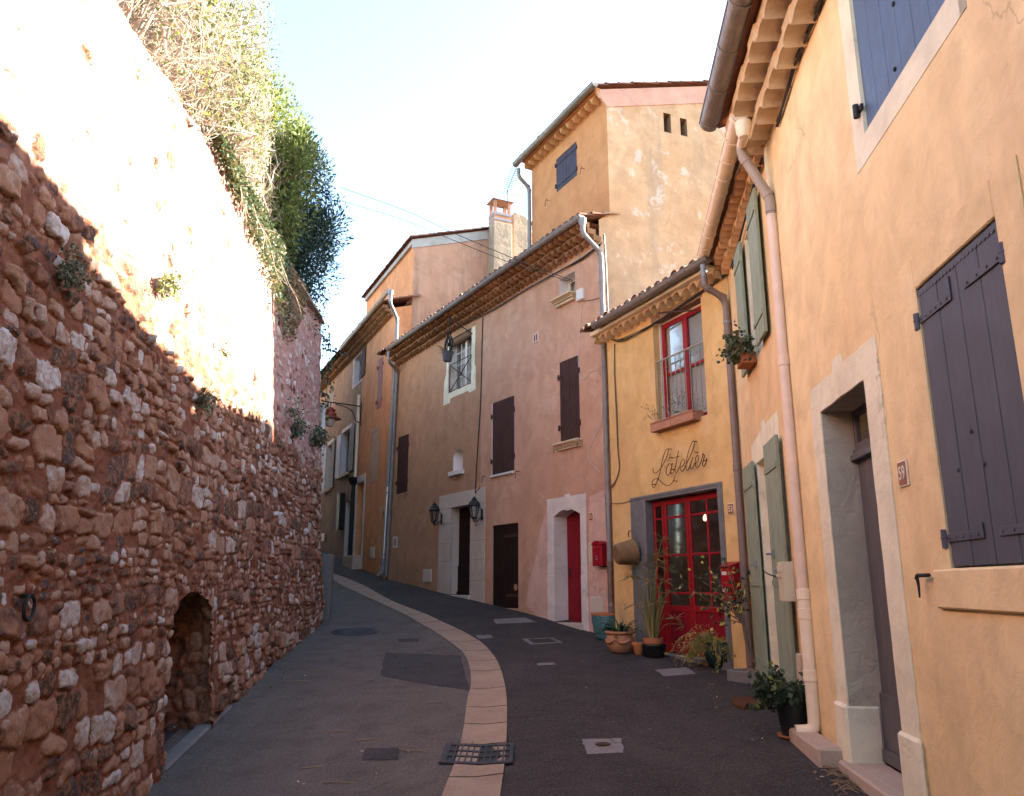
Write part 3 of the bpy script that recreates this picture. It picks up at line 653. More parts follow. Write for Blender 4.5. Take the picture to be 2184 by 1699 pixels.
def tile_roof(F, u0, u1, zeave, w0, depth, slope, parent, mat='tiles', pitch=.21, rows=4, name='roof'):
    """canal tiles: covers over pans, laid with the slope, slightly uneven"""
    mb = MB(); L_ = math.hypot(1, slope); fw, fz = -1 / L_, slope / L_; n = int((u1 - u0) / pitch); pitch = (u1 - u0) / n
    for i in range(n + 1):
        u = u0 + i * pitch; t = 0.0
        for k in range(rows + 1):
            ln = .42 if k < rows else max(.45, depth / 1 - t); mb.rv = random.random(); a0, a1 = .088 + jit(.004), .070; uu = u + jit(.012); lift = jit(.008) + .02 + (0.0 if k else jit(.012)); st = t + (jit(.025) if k == 0 else 0)
            ring0, ring1 = [], []
            for j in range(9):
                an = math.pi * j / 8
                for ring, r, tt_, lf in ((ring0, a0, st, lift + .022), (ring1, a1, t + ln, lift)):
                    ring.append(F.pt(uu + r * math.cos(an), w0 + fw * tt_, zeave + fz * tt_ + lf + r * math.sin(an) * .85))
            mb.grid([ring0, ring1])
            th = [F.pt(uu + (a0 - .014) * math.cos(math.pi * j / 8), w0 + fw * st, zeave + fz * st + lift + .022 + (a0 - .014) * math.sin(math.pi * j / 8) * .85) for j in range(9)]
            mb.grid([ring0, th])
            th2 = [F.pt(uu + (a0 - .014) * math.cos(math.pi * j / 8), w0 + fw * (st + .3), zeave + fz * (st + .3) + lift + .015 + (a0 - .014) * math.sin(math.pi * j / 8) * .85) for j in range(9)]
            mb.grid([th, th2])
            t += .35
        if i < n:         # pan between two covers
            mb.rv = random.random() * .6; uc = u + pitch / 2; ra, rb = [], []
            for j in range(7):
                an = math.pi + math.pi * j / 6
                ra.append(F.pt(uc + .085 * math.cos(an), w0 + .03, zeave + .075 + .06 * math.sin(an))); rb.append(F.pt(uc + .085 * math.cos(an), w0 + fw * depth, zeave + fz * depth + .075 + .06 * math.sin(an)))
            mb.grid([ra, rb])
    mb.rv = .2
    mb.face([F.pt(u0, w0 - .06, zeave + .005), F.pt(u1, w0 - .06, zeave + .005), F.pt(u1, w0 + fw * depth, zeave + fz * depth + .005), F.pt(u0, w0 + fw * depth, zeave + fz * depth + .005)])
    return mb.build(name, M[mat], parent, smooth=45)

def genoise(F, u0, u1, ztop, rows, proj, h, pitch, mat, parent, w0=0.0, name='genoise', arch=.8):
    """rows of canal-tile ends stepping out under the eave"""
    mb = MB(); zb = ztop - rows * h; n = max(1, round((u1 - u0) / pitch)); pt = (u1 - u0) / n
    for k in range(rows):
        wo = w0 + (k + 1) * proj; wi = w0 - .03 if k == 0 else w0 + k * proj - .06; z0 = zb + k * h; z1 = z0 + h; sh = 0 if k % 2 == 0 else .5
        lo_o, lo_i, hi_o = [], [], []; m = n * 10; ph = [jit(.02) for _ in range(n + 2)]
        for i in range(m + 1):
            u = u0 + (u1 - u0) * i / m; t = ((i / 10 + sh) % 1.0) * 2 - 1; e = h * arch * math.sqrt(max(0, 1 - (t * 1.04) ** 2)) if abs(t) < .96 else 0
            q = ph[int(i / 10 + sh)]
            lo_o.append(F.pt(u, wo + q, z0 + e)); lo_i.append(F.pt(u, wi, z0 + e * .92)); hi_o.append(F.pt(u, wo + q, z1))
        mb.grid([lo_i, lo_o]); mb.grid([lo_o, hi_o])
        if k: mb.face([F.pt(u0, wi, z0), F.pt(u1, wi, z0), F.pt(u1, wi, z0 - .02), F.pt(u0, wi, z0 - .02)])
        for uu in (u0, u1): mb.face([F.pt(uu, wi, z0), F.pt(uu, wo, z0), F.pt(uu, wo, z1), F.pt(uu, wi, z1)])
    mb.face([F.pt(u0, w0, ztop), F.pt(u1, w0, ztop), F.pt(u1, w0 + rows * proj, ztop), F.pt(u0, w0 + rows * proj, ztop)])
    return mb.build(name, mat, parent, smooth=50)

def gutter(F, ua, za, ub, zb, w, r, mat, parent, rings=.62, ringr=1.07, bead=True, name='gutter'):
    """half-round gutter from (ua,za) to (ub,zb); z is the rim"""
    mb = MB(); m = 14; n = 24
    prof = [(r * math.cos(a), r * math.sin(a)) for a in np.linspace(math.pi * 1.02, math.pi * 2, m)]
    def pt(u, z, q, k=1.0): return F.pt(u, w + q[0] * k, z + q[1] * k)
    A = []; B = []
    for i in range(n + 1):
        t = i / n; u = ua + (ub - ua) * t; z = za + (zb - za) * t + (.006 * math.sin(t * 9) if 0 < i < n else 0)
        A.append([pt(u, z, q) for q in prof]); B.append([pt(u, z, q, .93) for q in prof])
    mb.grid(A); mb.grid(B)
    for R_ in (A, B): pass
    for i in (0, n): mb.grid([A[i], B[i]]); mb.face(A[i])
    mb.grid([[a[0] for a in A], [b[0] for b in B]]); mb.grid([[a[-1] for a in A], [b[-1] for b in B]])
    if bead: mb.tube([a[-1] for a in A], .011, 6)
    Lg = abs(ub - ua); k = max(2, int(Lg / rings))
    for i in range(k + 1):
        t = (i + .12) / (k + .24); u = ua + (ub - ua) * t; z = za + (zb - za) * t
        for du in (0,):
            x0 = [pt(u - .014, z, q, ringr) for q in prof]; x1 = [pt(u + .014, z, q, ringr) for q in prof]; y0 = [pt(u - .014, z, q, 1.0) for q in prof]; y1 = [pt(u + .014, z, q, 1.0) for q in prof]
            mb.grid([y0, x0, x1, y1])
    return mb.build(name, mat, parent, smooth=50)

def pipe(pts, r, mat, parent, name='downpipe', rad=.12, collars=(), clamps=(), cap=True, top=None):
    path = round_path(pts, rad, 6); mb = MB(); mb.tube(path, r, 14, cap)
    P = [Vector(p) for p in pts]
    for (i, t) in collars:      # collar on run i at fraction t
        p = P[i].lerp(P[i + 1], t); d = (P[i + 1] - P[i]).normalized(); mb.tube([p - d * .05, p - d * .045, p + d * .045, p + d * .05], [r, r * 1.13, r * 1.13, r], 14)
    o = mb.build(name, mat, parent, smooth=50)
    for (i, t) in clamps:
        p = P[i].lerp(P[i + 1], t); d = (P[i + 1] - P[i]).normalized(); cb = MB(); cb.tube([p - d * .018, p + d * .018], r * 1.12, 14); cb.build('clamp', M['zinc'], o, smooth=50)
    return o

def leaf_shutter(F, u0, u1, z0, z1, w, th, planks, mat, parent, name='shutter', label=None):
    mb = MB(); n = planks; g = .004; pw = (u1 - u0) / n
    for i in range(n):
        a, b = u0 + i * pw + g / 2, u0 + (i + 1) * pw - g / 2; e = jit(.0015); mb.box(F, a, b, w, w + th + e, z0, z1)
    mb.box(F, u0 + .01, u1 - .01, w - .004, w + th * .55, z0 + .01, z1 - .01)
    o = mb.build(name, mat, parent, bevel=.003)
    if label: o['label'] = label
    return o
def strap(F, ua, ub, z, w, mat, parent, h=.045, th=.008, pin=True, hook=0.0, bolts=4, name='hinge'):
    """strap hinge from the pin at ua to the tip at ub"""
    mb = MB(); a, b = min(ua, ub), max(ua, ub); mb.box(F, a, b, w, w + th, z - h / 2, z + h / 2)
    if hook: mb.box(F, ub - .02, ub + .02, w, w + th, z - h / 2, z + hook)
    for k in range(bolts):
        u = ua + (ub - ua) * (k + .6) / bolts; c = F.pt(u, w + th, z); mb.tube([c, c + F.n * .006], .009, 8)
    if pin:
        c = F.pt(ua, w + .012, z); mb.tube([c - Vector((0, 0, .055)), c + Vector((0, 0, .05))], .021, 10); mb.tube([c - Vector((0, 0, .004)), c + Vector((0, 0, .008))], .024, 10)
    return mb.build(name, mat, parent, bevel=.002)
def casement(F, u0, u1, z0, z1, w, mat, parent, cols=2, rows=2, name='window', fr=.06, bar=.028, leaves=1, glass='glass', back=None, kick=0.0, mullions=True):
    """glazed frame; returns the frame with one pane child per light"""
    mb = MB(); th = .05; mb.box(F, u0, u0 + fr, w - th, w, z0, z1); mb.box(F, u1 - fr, u1, w - th, w, z0, z1); mb.box(F, u0 + fr, u1 - fr, w - th, w, z1 - fr, z1); mb.box(F, u0 + fr, u1 - fr, w - th, w, z0, z0 + fr + kick)
    if leaves == 2: um = (u0 + u1) / 2; mb.box(F, um - fr * .7, um + fr * .7, w - th, w + .008, z0 + fr + kick, z1 - fr)
    U0, U1, Z0, Z1 = u0 + fr, u1 - fr, z0 + fr + kick, z1 - fr
    for i in range(1, cols):
        if leaves == 2 and i * 2 == cols: continue
        u = U0 + (U1 - U0) * i / cols; mb.box(F, u - bar / 2, u + bar / 2, w - .035, w - .006, Z0, Z1)
    for i in range(1, rows): z = Z0 + (Z1 - Z0) * i / rows; mb.box(F, U0, U1, w - .034, w - .007, z - bar / 2, z + bar / 2)
    o = mb.build(name, mat, parent, bevel=.004)
    g = MB(); g.face([F.pt(U0, w - .022, Z0), F.pt(U1, w - .022, Z0), F.pt(U1, w - .022, Z1), F.pt(U0, w - .022, Z1)]); g.build('pane', M[glass], o)
    b = MB(); b.face([F.pt(u0, w - .07, z0), F.pt(u1, w - .07, z0), F.pt(u1, w - .07, z1), F.pt(u0, w - .07, z1)]); 
    if back: b.build('curtain', M[back], o)
    return o
def plank_door(F, u0, u1, z0, z1, w, mat, parent, planks=5, kick=.0, name='door', rail=None):
    mb = MB(); pw = (u1 - u0) / planks
    for i in range(planks): mb.box(F, u0 + i * pw + .003, u0 + (i + 1) * pw - .003, w - .04, w, z0, z1)
    mb.box(F, u0, u1, w - .05, w - .008, z0, z1)
    if kick: mb.box(F, u0 + .002, u1 - .002, w, w + .022, z0 + .01, z0 + kick); mb.box(F, u0, u1, w, w + .05, z0, z0 + .09)
    return mb.build(name, mat, parent, bevel=.004)
def digits(F, u, z, w, h, s, mat, parent, name='number', sx=1.0):
    c = bpy.data.curves.new('digits', 'FONT'); c.body = s; c.size = h * 1.38; c.align_x = 'CENTER'; c.align_y = 'CENTER'; c.extrude = .0015; c.offset = h * .012
    t = bpy.data.objects.new('digits', c); COL.objects.link(t); dg = bpy.context.evaluated_depsgraph_get(); dg.update(); me0 = bpy.data.meshes.new_from_object(t.evaluated_get(dg))
    mb = MB(); base = len(mb.v)
    for v in me0.vertices: mb.v.append(tuple(F.pt(u - v.co.x * sx, w + v.co.z, z + v.co.y)))
    for p in me0.polygons: mb.idx(list(p.vertices))
    bpy.data.objects.remove(t); bpy.data.meshes.remove(me0); bpy.data.curves.remove(c)
    return mb.build(name, mat, parent)
def number_plate(F, TL, TR, BR, BL, s, label):
    u0, u1, z0, z1 = F.rect(TL, TR, BR, BL); uc, zc = (u0 + u1) / 2, (z0 + z1) / 2; hw, hh = .075, .085
    r = thing('house_number', F.pt(uc, 0, zc - hh), label, 'house number', 'enamel house number plates')
    a = MB(); a.box(F, uc - hw, uc + hw, .0, .012, zc - hh, zc + hh); a.build('border', M['platew'], r, bevel=.004)
    b = MB(); b.box(F, uc - hw + .012, uc + hw - .012, .008, .015, zc - hh + .012, zc + hh - .012); b.build('plate', M['plate'], r)
    digits(F, uc, zc, .0165, .088, s, M['platew'], r, 'digits', .85); return r
def hook(F, px, py, label, parent, left=True, sz=.13):
    u, z = F.uz(px, py, .05); mb = MB(); s = 1 if left else -1
    mb.tube([F.pt(u, 0, z), F.pt(u, .09, z), F.pt(u, .10, z - .01)], .007, 6); mb.tube(smooth_path([F.pt(u - .05, .1, z + .005), F.pt(u, .1, z), F.pt(u + .03, .1, z - .03), F.pt(u + .035, .1, z - sz), F.pt(u + .05, .105, z - sz - .015)], 4), .007, 6)
    return mb.build('shutter_catch', M['rustiron'], parent, smooth=50)
def depth_at(F, u, px, py):
    """how far behind the front (negative w) the point of column u lies that is seen at px"""
    a, _ = ray(px, py); q = F.O + F.d * u
    return (q.x - a * q.y) / (a * F.n.y - F.n.x)

# ================================================================== house 59 (foreground)
gA = lambda y: float(gz(ip(X_R, y), y))
h59 = thing('house', FA.pt(3, 0, 0), 'apricot plastered house nearest the viewer, grey-blue shutters and a deep-set grey door', 'house')
uA1 = 7.82
W1 = FA.rect((1954, 621.7), (2132, 459), (2240, 1202), (2036.5, 1214)); umid = (FA.uz(2030, 555.8)[0] + FA.uz(2132.6, 1205.3)[0]) / 2
b0 = FA.uz(1845, 283); b1 = FA.uz(2003, 28); W2 = (b1[0] - .28, b0[0], (b0[1] + b1[1]) / 2, (b0[1] + b1[1]) / 2 + 1.5)
dTL, dTR = FA.uz(1754.7, 881.4), FA.uz(1847, 805.7); dBL, dBR = FA.uz(1821.6, 1649), FA.uz(1936, 1676)
D59 = ((dTR[0] + dBR[0]) / 2, (dTL[0] + dBL[0]) / 2, (dBL[1] + dBR[1]) / 2, (dTL[1] + dTR[1]) / 2); dep59 = -depth_at(FA, D59[1], 1829.3, 986)
zA = 6.6
mb = wall_front(FA, -8, uA1, -1, zA, [W1, W2, D59]); shell(mb, FA, -8, uA1, -1, zA, 7, .3); mb.build('wall', M['p59'], h59)
reveals(FA, [(W1, .09, True, True), (W2, .12, True, True)], 'window_reveal', M['pcream'], h59)
rv = MB(); reveal(rv, FA, D59, dep59 + .02, sill=False); rv.build('door_reveal', M['pjamb'], h59)
# door surround with wobbly plaster edges
so = FA.rect((1731.6, 835), (1868, 711), (1969.6, 1613.7), (1790, 1545.7)); so = (so[0], so[1], D59[2] - .05, so[3])
def wavy_poly(F, pts, w0, w1, name, mat, parent, amp=.007, step=.12):
    out = []
    for k in range(len(pts)):
        a, b = pts[k], pts[(k + 1) % len(pts)]; n = max(1, int(math.dist(a, b) / step))
        for i in range(n):
            t = i / n; e = amp if i else 0; out.append((a[0] + (b[0] - a[0]) * t + jit(e), a[1] + (b[1] - a[1]) * t + jit(e)))
    m = MB(); m.prism(F, out, w0, w1); return m.build(name, mat, parent, bevel=.004)
kz = so[3]; ku = (D59[0] + D59[1]) / 2; ch = .10
wavy_poly(FA, [(D59[1], so[2]), (so[1], so[2]), (so[1], D59[3] + .02), (so[1], kz - ch * .4), (so[1] - .07, kz), (ku + .13, kz), (ku + .10, kz + .09), (ku - .10, kz + .09), (ku - .13, kz), (so[0], kz), (so[0], so[2]), (D59[0], so[2]), (D59[0], D59[3]), (D59[1], D59[3])], -.001, .012, 'door_surround', M['pcream'], h59, .005, .1)
for (a, b, nm) in ((D59[1] - .015, so[1] + .03, 'plinth'), (so[0] - .035, D59[0] + .015, 'plinth')):
    m = MB(); zt = D59[2] + .42; m.box(FA, a, b, -dep59 + .02 if a > ku else -.0, .04, D59[2] - .15, zt); m.build(nm, M['pcream'], h59, bevel=.02)
# door, transom
zdr = FA.uz(1830, 985, -dep59)[1]
dd = plank_door(FA, D59[0], D59[1], D59[2] + .02, zdr, -dep59, M['doorgrey'], h59, 6, .50)
kb_ = MB(); c = FA.pt(D59[0] + .19, -dep59 + .01, D59[2] + 1.08); kb_.tube([c, c + FA.n * .05, c + FA.n * .055], [.012, .03, .02], 12); kb_.box(FA, D59[0] + .165, D59[0] + .215, -dep59, -dep59 + .012, D59[2] + 1.0, D59[2] + 1.16); kb_.build('handle', M['iron'], dd, smooth=40)
tb = MB(); tb.box(FA, D59[0], D59[1], -dep59 - .02, -dep59 + .06, zdr, zdr + .05); tb.box(FA, D59[0], D59[1], -dep59 - .02, -dep59 + .03, zdr + .05, zdr + .10); tb.build('transom_bar', M['doorgrey'], h59, bevel=.006)
casement(FA, D59[0], D59[1], zdr + .10, D59[3] - .0, -dep59 + .01, M['doorgrey'], h59, 3, 1, 'fanlight', .05)
# steps
st = MB(); st.box(FA, D59[0] - .25, D59[1] + .10, -dep59 + .02, .10, D59[2] - .25, D59[2] - .002); st.build('door_step', M['step'], h59, bevel=.015)
st = MB(); st.box(FA, D59[1] + .16, uA1 - .02, .02, .23, -.5, gA(7.2) + .12); st.build('kerb_stone', M['step'], h59, bevel=.02)
# corner band
m = MB(); m.box(FA, uA1 - .15, uA1 + .003, -.05, .006, .1, zA - .1); m.build('corner_band', M['pcream'], h59)
# lower window surround
s1 = FA.uz(1920, 580); s2 = FA.uz(2163.8, 331.7); sb = FA.uz(2020, 1297)
Ws = (s2[0] - .02, s1[0], sb[1], (s1[1] + s2[1]) / 2)
frame_band(FA, Ws, W1, -.002, .018).build('window_surround', M['p59'], h59, bevel=.008)
m = MB(); m.box(FA, Ws[0] - .3, Ws[1], .0, .03, Ws[2] - .005, W1[2] - .004); m.build('sill', M['p59'], h59, bevel=.01)
# lower shutters with straps
wS = -.035
sh = leaf_shutter(FA, umid + .003, W1[1] - .004, W1[2] + .01, W1[3] - .01, wS, .035, 2, M['blueshut'], h59)
z_t = FA.uz(1960, 688)[1]; z_b = FA.uz(2015, 1150)[1]
strap(FA, W1[1] + .02, umid + .10, z_t, .002, M['blueshut'], sh, hook=.12, bolts=6); strap(FA, W1[1] + .02, umid + .10, z_b, .002, M['blueshut'], sh, hook=.06, bolts=5)
sc = MB(); n = 22
for i in range(n):
    u = W1[0] + (W1[1] - W1[0]) * (i + .5) / n; sc.tube([FA.pt(u, .0, W1[3] - .035), FA.pt(u, .004, W1[3] - .035)], (W1[1] - W1[0]) / n * .5, 10)
sc.box(FA, W1[0] + .005, W1[1] - .005, -.004, .0035, W1[3] - .035, W1[3] - .012); sc.build('scalloped_trim', M['blueshut'], h59)
sh = leaf_shutter(FA, W1[0] + .004, umid - .003, W1[2] + .01, W1[3] - .01, wS, .035, 2, M['blueshut'], h59)
strap(FA, W1[0] - .02, umid - .08, z_t, .002, M['blueshut'], sh, bolts=4); strap(FA, W1[0] - .02, umid - .08, z_b, .002, M['blueshut'], sh, bolts=4)
for (px, py) in ((2072, 920), (2100, 990), (2045, 1003)): bt = MB(); u, z = FA.uz(px, py); c = FA.pt(u, 0, z); bt.tube([c, c + FA.n * .012], .012, 8); bt.build('bolt', M['blueshut'], sh)
# upper shutter
frame_band(FA, (FA.uz(2050, 38)[0], FA.uz(1830, 373)[0], FA.uz(1830, 373)[1], W2[3] + .2), W2, -.002, .004).build('window_surround', M['pcream'], h59)
sh = leaf_shutter(FA, W2[0] + .004, W2[1] - .004, W2[2] + .008, W2[3], -.055, .035, 7, M['blueup'], h59)
u, z = FA.uz(1835, 238); m = MB(); c = FA.pt(u, .03, z); m.tube([c - Vector((0, 0, .05)), c + Vector((0, 0, .05))], .022, 12); m.box(FA, u - .07, u, .0, .02, z - .02, z + .02); m.build('hinge', M['iron'], sh, smooth=50)
for (px, py) in ((1900, 9), (1903, 148)): m = MB(); u, z = FA.uz(px, py); c = FA.pt(u, -.02, z); m.tube([c, c + FA.n * .012], .016, 5); m.build('bolt', M['iron'], sh)
# iron hook under the shutter
u, z = FA.uz(1975, 1228); m = MB(); m.tube([FA.pt(u - .12, .03, z), FA.pt(u, .05, z), FA.pt(u + .02, .05, z - .02)], .012, 6); m.tube([FA.pt(u + .01, .05, z - .005), FA.pt(u, .05, z - .06), FA.pt(u - .01, .055, z - .13)], [.012, .009, .006], 6); m.build('shutter_catch', M['iron'], h59, smooth=50)
# eave
genoise(FA, -8, uA1, zA + .02, 2, .20, .19, .3, M['pgen'], h59, arch=.38)
tile_roof(FA, -8, uA1 + .05, zA + .025, .54, 7.2, .3, h59, 'tilesd', .2, 3)
gr = gutter(FA, uA1 + .10, 6.73, -8, 6.75, .55, .115, M['zincd'], h59, .62)
m = MB(); c = FA.pt(uA1 + .04, .52, 6.80)
number_plate(FA, (1918, 992), (1938, 985), (1939, 1030), (1920, 1035), '59', 'orange house number plate reading 59 beside the deep grey door')

# ================================================================== house 55 (orange, green shutters)
h55 = thing('house', FB.pt(1.8, 0, 0), 'narrow orange plastered house with tall pale green shutters and beige gutter', 'house')
uB1 = math.hypot(11.47 - 7.78, .5); zB = 6.45
nTL, nTR, nBR, nBL = (1595.5, 459), (1610, 397.5), (1638, 700.8), (1619, 742); fTL, fTR, fBR, fBL = (1567, 554.4), (1579.4, 518), (1601, 779), (1588.5, 806)
NL = FB.rect(nTL, nTR, nBR, nBL, .05); FLf = FB.rect(fTL, fTR, fBR, fBL, .05)
WB = (NL[1] - .02, FLf[0] + .02, (NL[2] + FLf[2]) / 2 + .02, (NL[3] + FLf[3]) / 2 - .02)
DN = FB.rect((1635, 947.7), (1658.8, 928.8), (1702, 1482), (1668, 1455), .05); DF = FB.rect((1590, 997.4), (1608, 985.5), (1641.5, 1472), (1619.4, 1460), .05)
gB = lambda u: float(gz(FB.pt(u, .1, 0).x, FB.pt(u, .1, 0).y))
zd0 = gB(2) + .06; zd1 = FB.uz(1608, 985.5, .05)[1] - .02
DB = (DN[1] - .02, DF[0] + .02, zd0, zd1)
mb = wall_front(FB, -.4, uB1 + .05, -1, zB, [WB, DB]); shell(mb, FB, -.4, uB1 + .05, -1, zB, 7, .3); mb.build('wall', M['p55'], h55)
reveals(FB, [(WB, .30, True, True), (DB, .25, True, True)], 'window_reveal', M['pcream'], h55)
casement(FB, WB[0], WB[1], WB[2], WB[3], -.17, M['whitewood'], h55, 2, 3, 'window', .05, back='curtain')
plank_door(FB, DB[0], DB[1], DB[2], DB[3], -.22, M['pcream'], h55, 3)
tl, tr = FB.uz(1602.5, 938.8), FB.uz(1658.8, 877.8)
so5 = (min(DN[0] + .3, tr[0]), tl[0], DB[2] - .1, (tl[1] + tr[1]) / 2)
so5 = (tr[0], tl[0], DB[2] - .1, (tl[1] + tr[1]) / 2); uc5 = (so5[0] + so5[1]) / 2
wavy_poly(FB, [(DB[1], so5[2]), (so5[1], so5[2]), (so5[1], so5[3] - .08), (uc5 + .13, so5[3]), (uc5 + .10, so5[3] + .08), (uc5 - .10, so5[3] + .08), (uc5 - .13, so5[3]), (so5[0], so5[3]), (so5[0], so5[2]), (DB[0], so5[2]), (DB[0], DB[3]), (DB[1], DB[3])], -.001, .010, 'door_surround', M['pcream'], h55)
def green_leaf(q, hz, planks, side, parent, zlo=None):
    u0, u1, z0, z1 = q; z0 = zlo if zlo is not None else z0
    o = leaf_shutter(FB, u0, u1, z0, z1, .045, .035, planks, M['green'], parent)
    for z in hz:
        m = MB(); m.box(FB, u0 + .01, u1 - .01, .08, .094, z - .03, z + .03)
        for k in range(5): c = FB.pt(u0 + (u1 - u0) * (k + .7) / 5.5, .094, z); m.tube([c, c + FB.n * .005], .008, 6)
        pu = u1 if side < 0 else u0; c = FB.pt(pu, .06, z); m.tube([c - Vector((0, 0, .04)), c + Vector((0, 0, .04))], .018, 8); m.build('hinge', M['green'], o)
    return o
green_leaf(NL, (NL[2] + .25, NL[3] - .25), 4, -1, h55); green_leaf(FLf, (FLf[2] + .25, FLf[3] - .25), 4, 1, h55)
zt = (DN[3] + DF[3]) / 2
green_leaf(DN, (zd0 + .3, zd0 + 1.25, zt - .3), 4, -1, h55, zd0 + .01); green_leaf(DF, (zd0 + .3, zd0 + 1.25, zt - .3), 4, 1, h55, zd0 + .01)
for (px, py) in ((1648, 1182), (1612, 1205), (1592, 1268)):
    u, z = FB.uz(px, py, .09); m = MB(); m.box(FB, u - .05, u + .05, .08, .10, z - .04, z + .04); c = FB.pt(u, .09, z); m.tube([c, c + FB.n * .05, c + FB.n * .055 + FB.d * .03], .013, 8); m.build('latch', M['zinc'], h55, smooth=50)
genoise(FB, -.1, uB1, zB + .06, 2, .11, .12, .2, M['pgenor'], h55, arch=.7)
tile_roof(FB, -.4, uB1 + .1, zB + .08, .34, 6, .3, h55, 'tilesd', .2, 3)
eB0, eB1 = FB.uz(1580, 247, .36), FB.uz(1501, 548, .36)
gutter(FB, eB0[0], eB0[1] + .02, eB1[0], eB1[1], .37, .092, M['beigepipe'], h55, .42, 1.10)
# beige rainwater pipe with taupe elbow
def fp(F, px, py, w): u, z = F.uz(px, py, w); return F.pt(u, w, z)
o = fp(FB, 1585, 268, .36); top = fp(FB, 1581, 312, .33); k1_ = fp(FB, 1640, 392, .08); k2_ = fp(FB, 1655, 440, .07)
ub = FB.uz(1700, 1200, .09)[0]; zsh = gB(.3) + .09
m = MB(); m.tube([o + Vector((0, 0, .03)), o - Vector((0, 0, .09)), o - Vector((0, 0, .14))], [.085, .075, .05], 14); m.build('outlet', M['beigepipe'], h55, smooth=50)
uP = (FB.uz(1650, 430, .09)[0] + FB.uz(1700, 1100, .09)[0] + FB.uz(1722, 1450, .09)[0]) / 3
pipe([o - Vector((0, 0, .10)), top], .048, M['beigepipe'], h55)
pk = FB.pt(uP, .09, FB.uz(1650, 425, .09)[1]); pipe([top + Vector((0, 0, .02)), top - Vector((0, 0, .1)), pk + Vector((0, 0, .08)), pk - Vector((0, 0, .1))], .053, M['taupe'], h55, 'pipe_elbow', .1, [(1, .12), (1, .88), (2, .6)])
zj = FB.uz(1708, 1270, .09)[1]
pipe([pk - Vector((0, 0, .05)), FB.pt(uP, .09, zj)], .050, M['pinkpipe'], h55, 'downpipe', .1, [(0, .42)], [])
pipe([FB.pt(uP, .09, zj + .06), FB.pt(uP, .09, zsh), FB.pt(uP, .09, zsh) + FB.n * .17 - Vector((0, 0, .01))], .058, M['beigepipe'], h55, 'downpipe', .1, [(0, .04), (0, .18), (0, .62)], [], cap=False)

# ================================================================== house 53 (workshop)
h53 = thing('house', FC.pt(1.9, 0, 0), 'yellow plastered workshop house with crimson glazed doors and barred red window', 'house')
uC1 = 3.757; zC = 6.38
WC = FC.rect((1392.6, 692), (1493.9, 627.3), (1508.5, 881.6), (1401.6, 921)); dWC = -.55 * depth_at(FC, WC[1], 1421, 702)
Fo = FC.rect((1347.4, 1067.8), (1538.9, 1022.6), (1562.7, 1374.5), (1354.4, 1354.5)); gC = lambda u: float(gz(FC.pt(u, .1, 0).x, FC.pt(u, .1, 0).y))
zth = gC(1.5) + .05
iL = (FC.uz(1378.3, 1066.3)[0] + FC.uz(1387, 1358)[0]) / 2; iR = (FC.uz(1531.4, 1031.9)[0] + FC.uz(1549, 1364.6)[0]) / 2
DC = (iR, iL, zth, Fo[3] - .09)
Fo = (Fo[0], Fo[1], zth - .25, Fo[3])
mb = wall_front(FC, -.1, uC1 - .19, -1, zC + .1, [WC, DC]); shell(mb, FC, -.1, uC1 - .19, -1, zC + .1, 5, .28); q0 = FC.pt(uC1 - .19, -.004, 0); q1 = FD.pt(-.02, -.15, 0); mb.face([q0 - Vector((0, 0, 1)), q1 - Vector((0, 0, 1)), q1 + Vector((0, 0, zC + .2)), q0 + Vector((0, 0, zC + .1))]); mb.build('wall', M['p53'], h53)
rv = MB(); reveal(rv, FC, WC, dWC + .03); rv.build('window_reveal', M['p53'], h53)
m = MB(); m.box(FC, WC[0] - .05, WC[1] + .05, -dWC - .05, .006, WC[3] - .02, WC[3] + .10); m.build('lintel', M['lintel'], h53, bevel=.008)
# red window: two leaves under a shallow arch
wz0, wz1 = WC[2] + .02, FC.uz(1496, 653, -dWC)[1] + .02; wu0, wu1 = WC[0] + .0, WC[1] - .03
casement(FC, wu0, wu1, wz0, wz1, -dWC, M['red'], h53, 2, 2, 'window', .085, .05, 2, back='curtain')
m = MB(); m.box(FC, wu0, wu1, -dWC - .05, -dWC - .01, wz1 - .005, WC[3] - .02); m.build('window_head', M['pcream'], h53)
m = MB(); m.box(FC, wu1 - .0, WC[1] + .0, -dWC - .03, -dWC + .03, wz0, WC[3] - .02); m.build('white_jamb', M['whitewood'], h53)
# railing
r0, r1 = FC.uz(1405.6, 773.8, -.03), FC.uz(1498.6, 727.4, -.03); zr_t = (r0[1] + r1[1]) / 2; zr_b = (FC.uz(1415, 888.7, -.03)[1] + FC.uz(1506.9, 875.8, -.03)[1]) / 2 - .02
rl = MB(); rl.box(FC, WC[0] - .02, WC[1] + .04, -.045, -.02, zr_t - .012, zr_t + .012); rl.box(FC, WC[0], WC[1], -.043, -.022, zr_b - .008, zr_b + .008); ro = rl.build('railing', M['rail'], h53)
nb = 11
for i in range(nb):
    u = WC[1] - .03 - (WC[1] - WC[0] - .04) * i / (nb - 1); bmb = MB(); pts = []
    if i == 0: bmb.tube([FC.pt(u, -.032, zr_b), FC.pt(u, -.032, zr_t)], .011, 6)
    else:
        k = 26   # twisted bar
        for s_ in range(4):
            a = [FC.pt(u + .009 * math.cos(j * .9 + s_ * math.pi / 2), -.032 + .009 * math.sin(j * .9 + s_ * math.pi / 2), zr_b + (zr_t - zr_b) * j / k) for j in range(k + 1)]; pts.append(a)
        pts.append(pts[0]); bmb.grid(pts)
    bmb.build('baluster', M['rail'], ro, smooth=60)
m = MB(); m.box(FC, WC[0] + .02, WC[1] + .0, .0, .02, WC[3] - .02, WC[3]) ; 
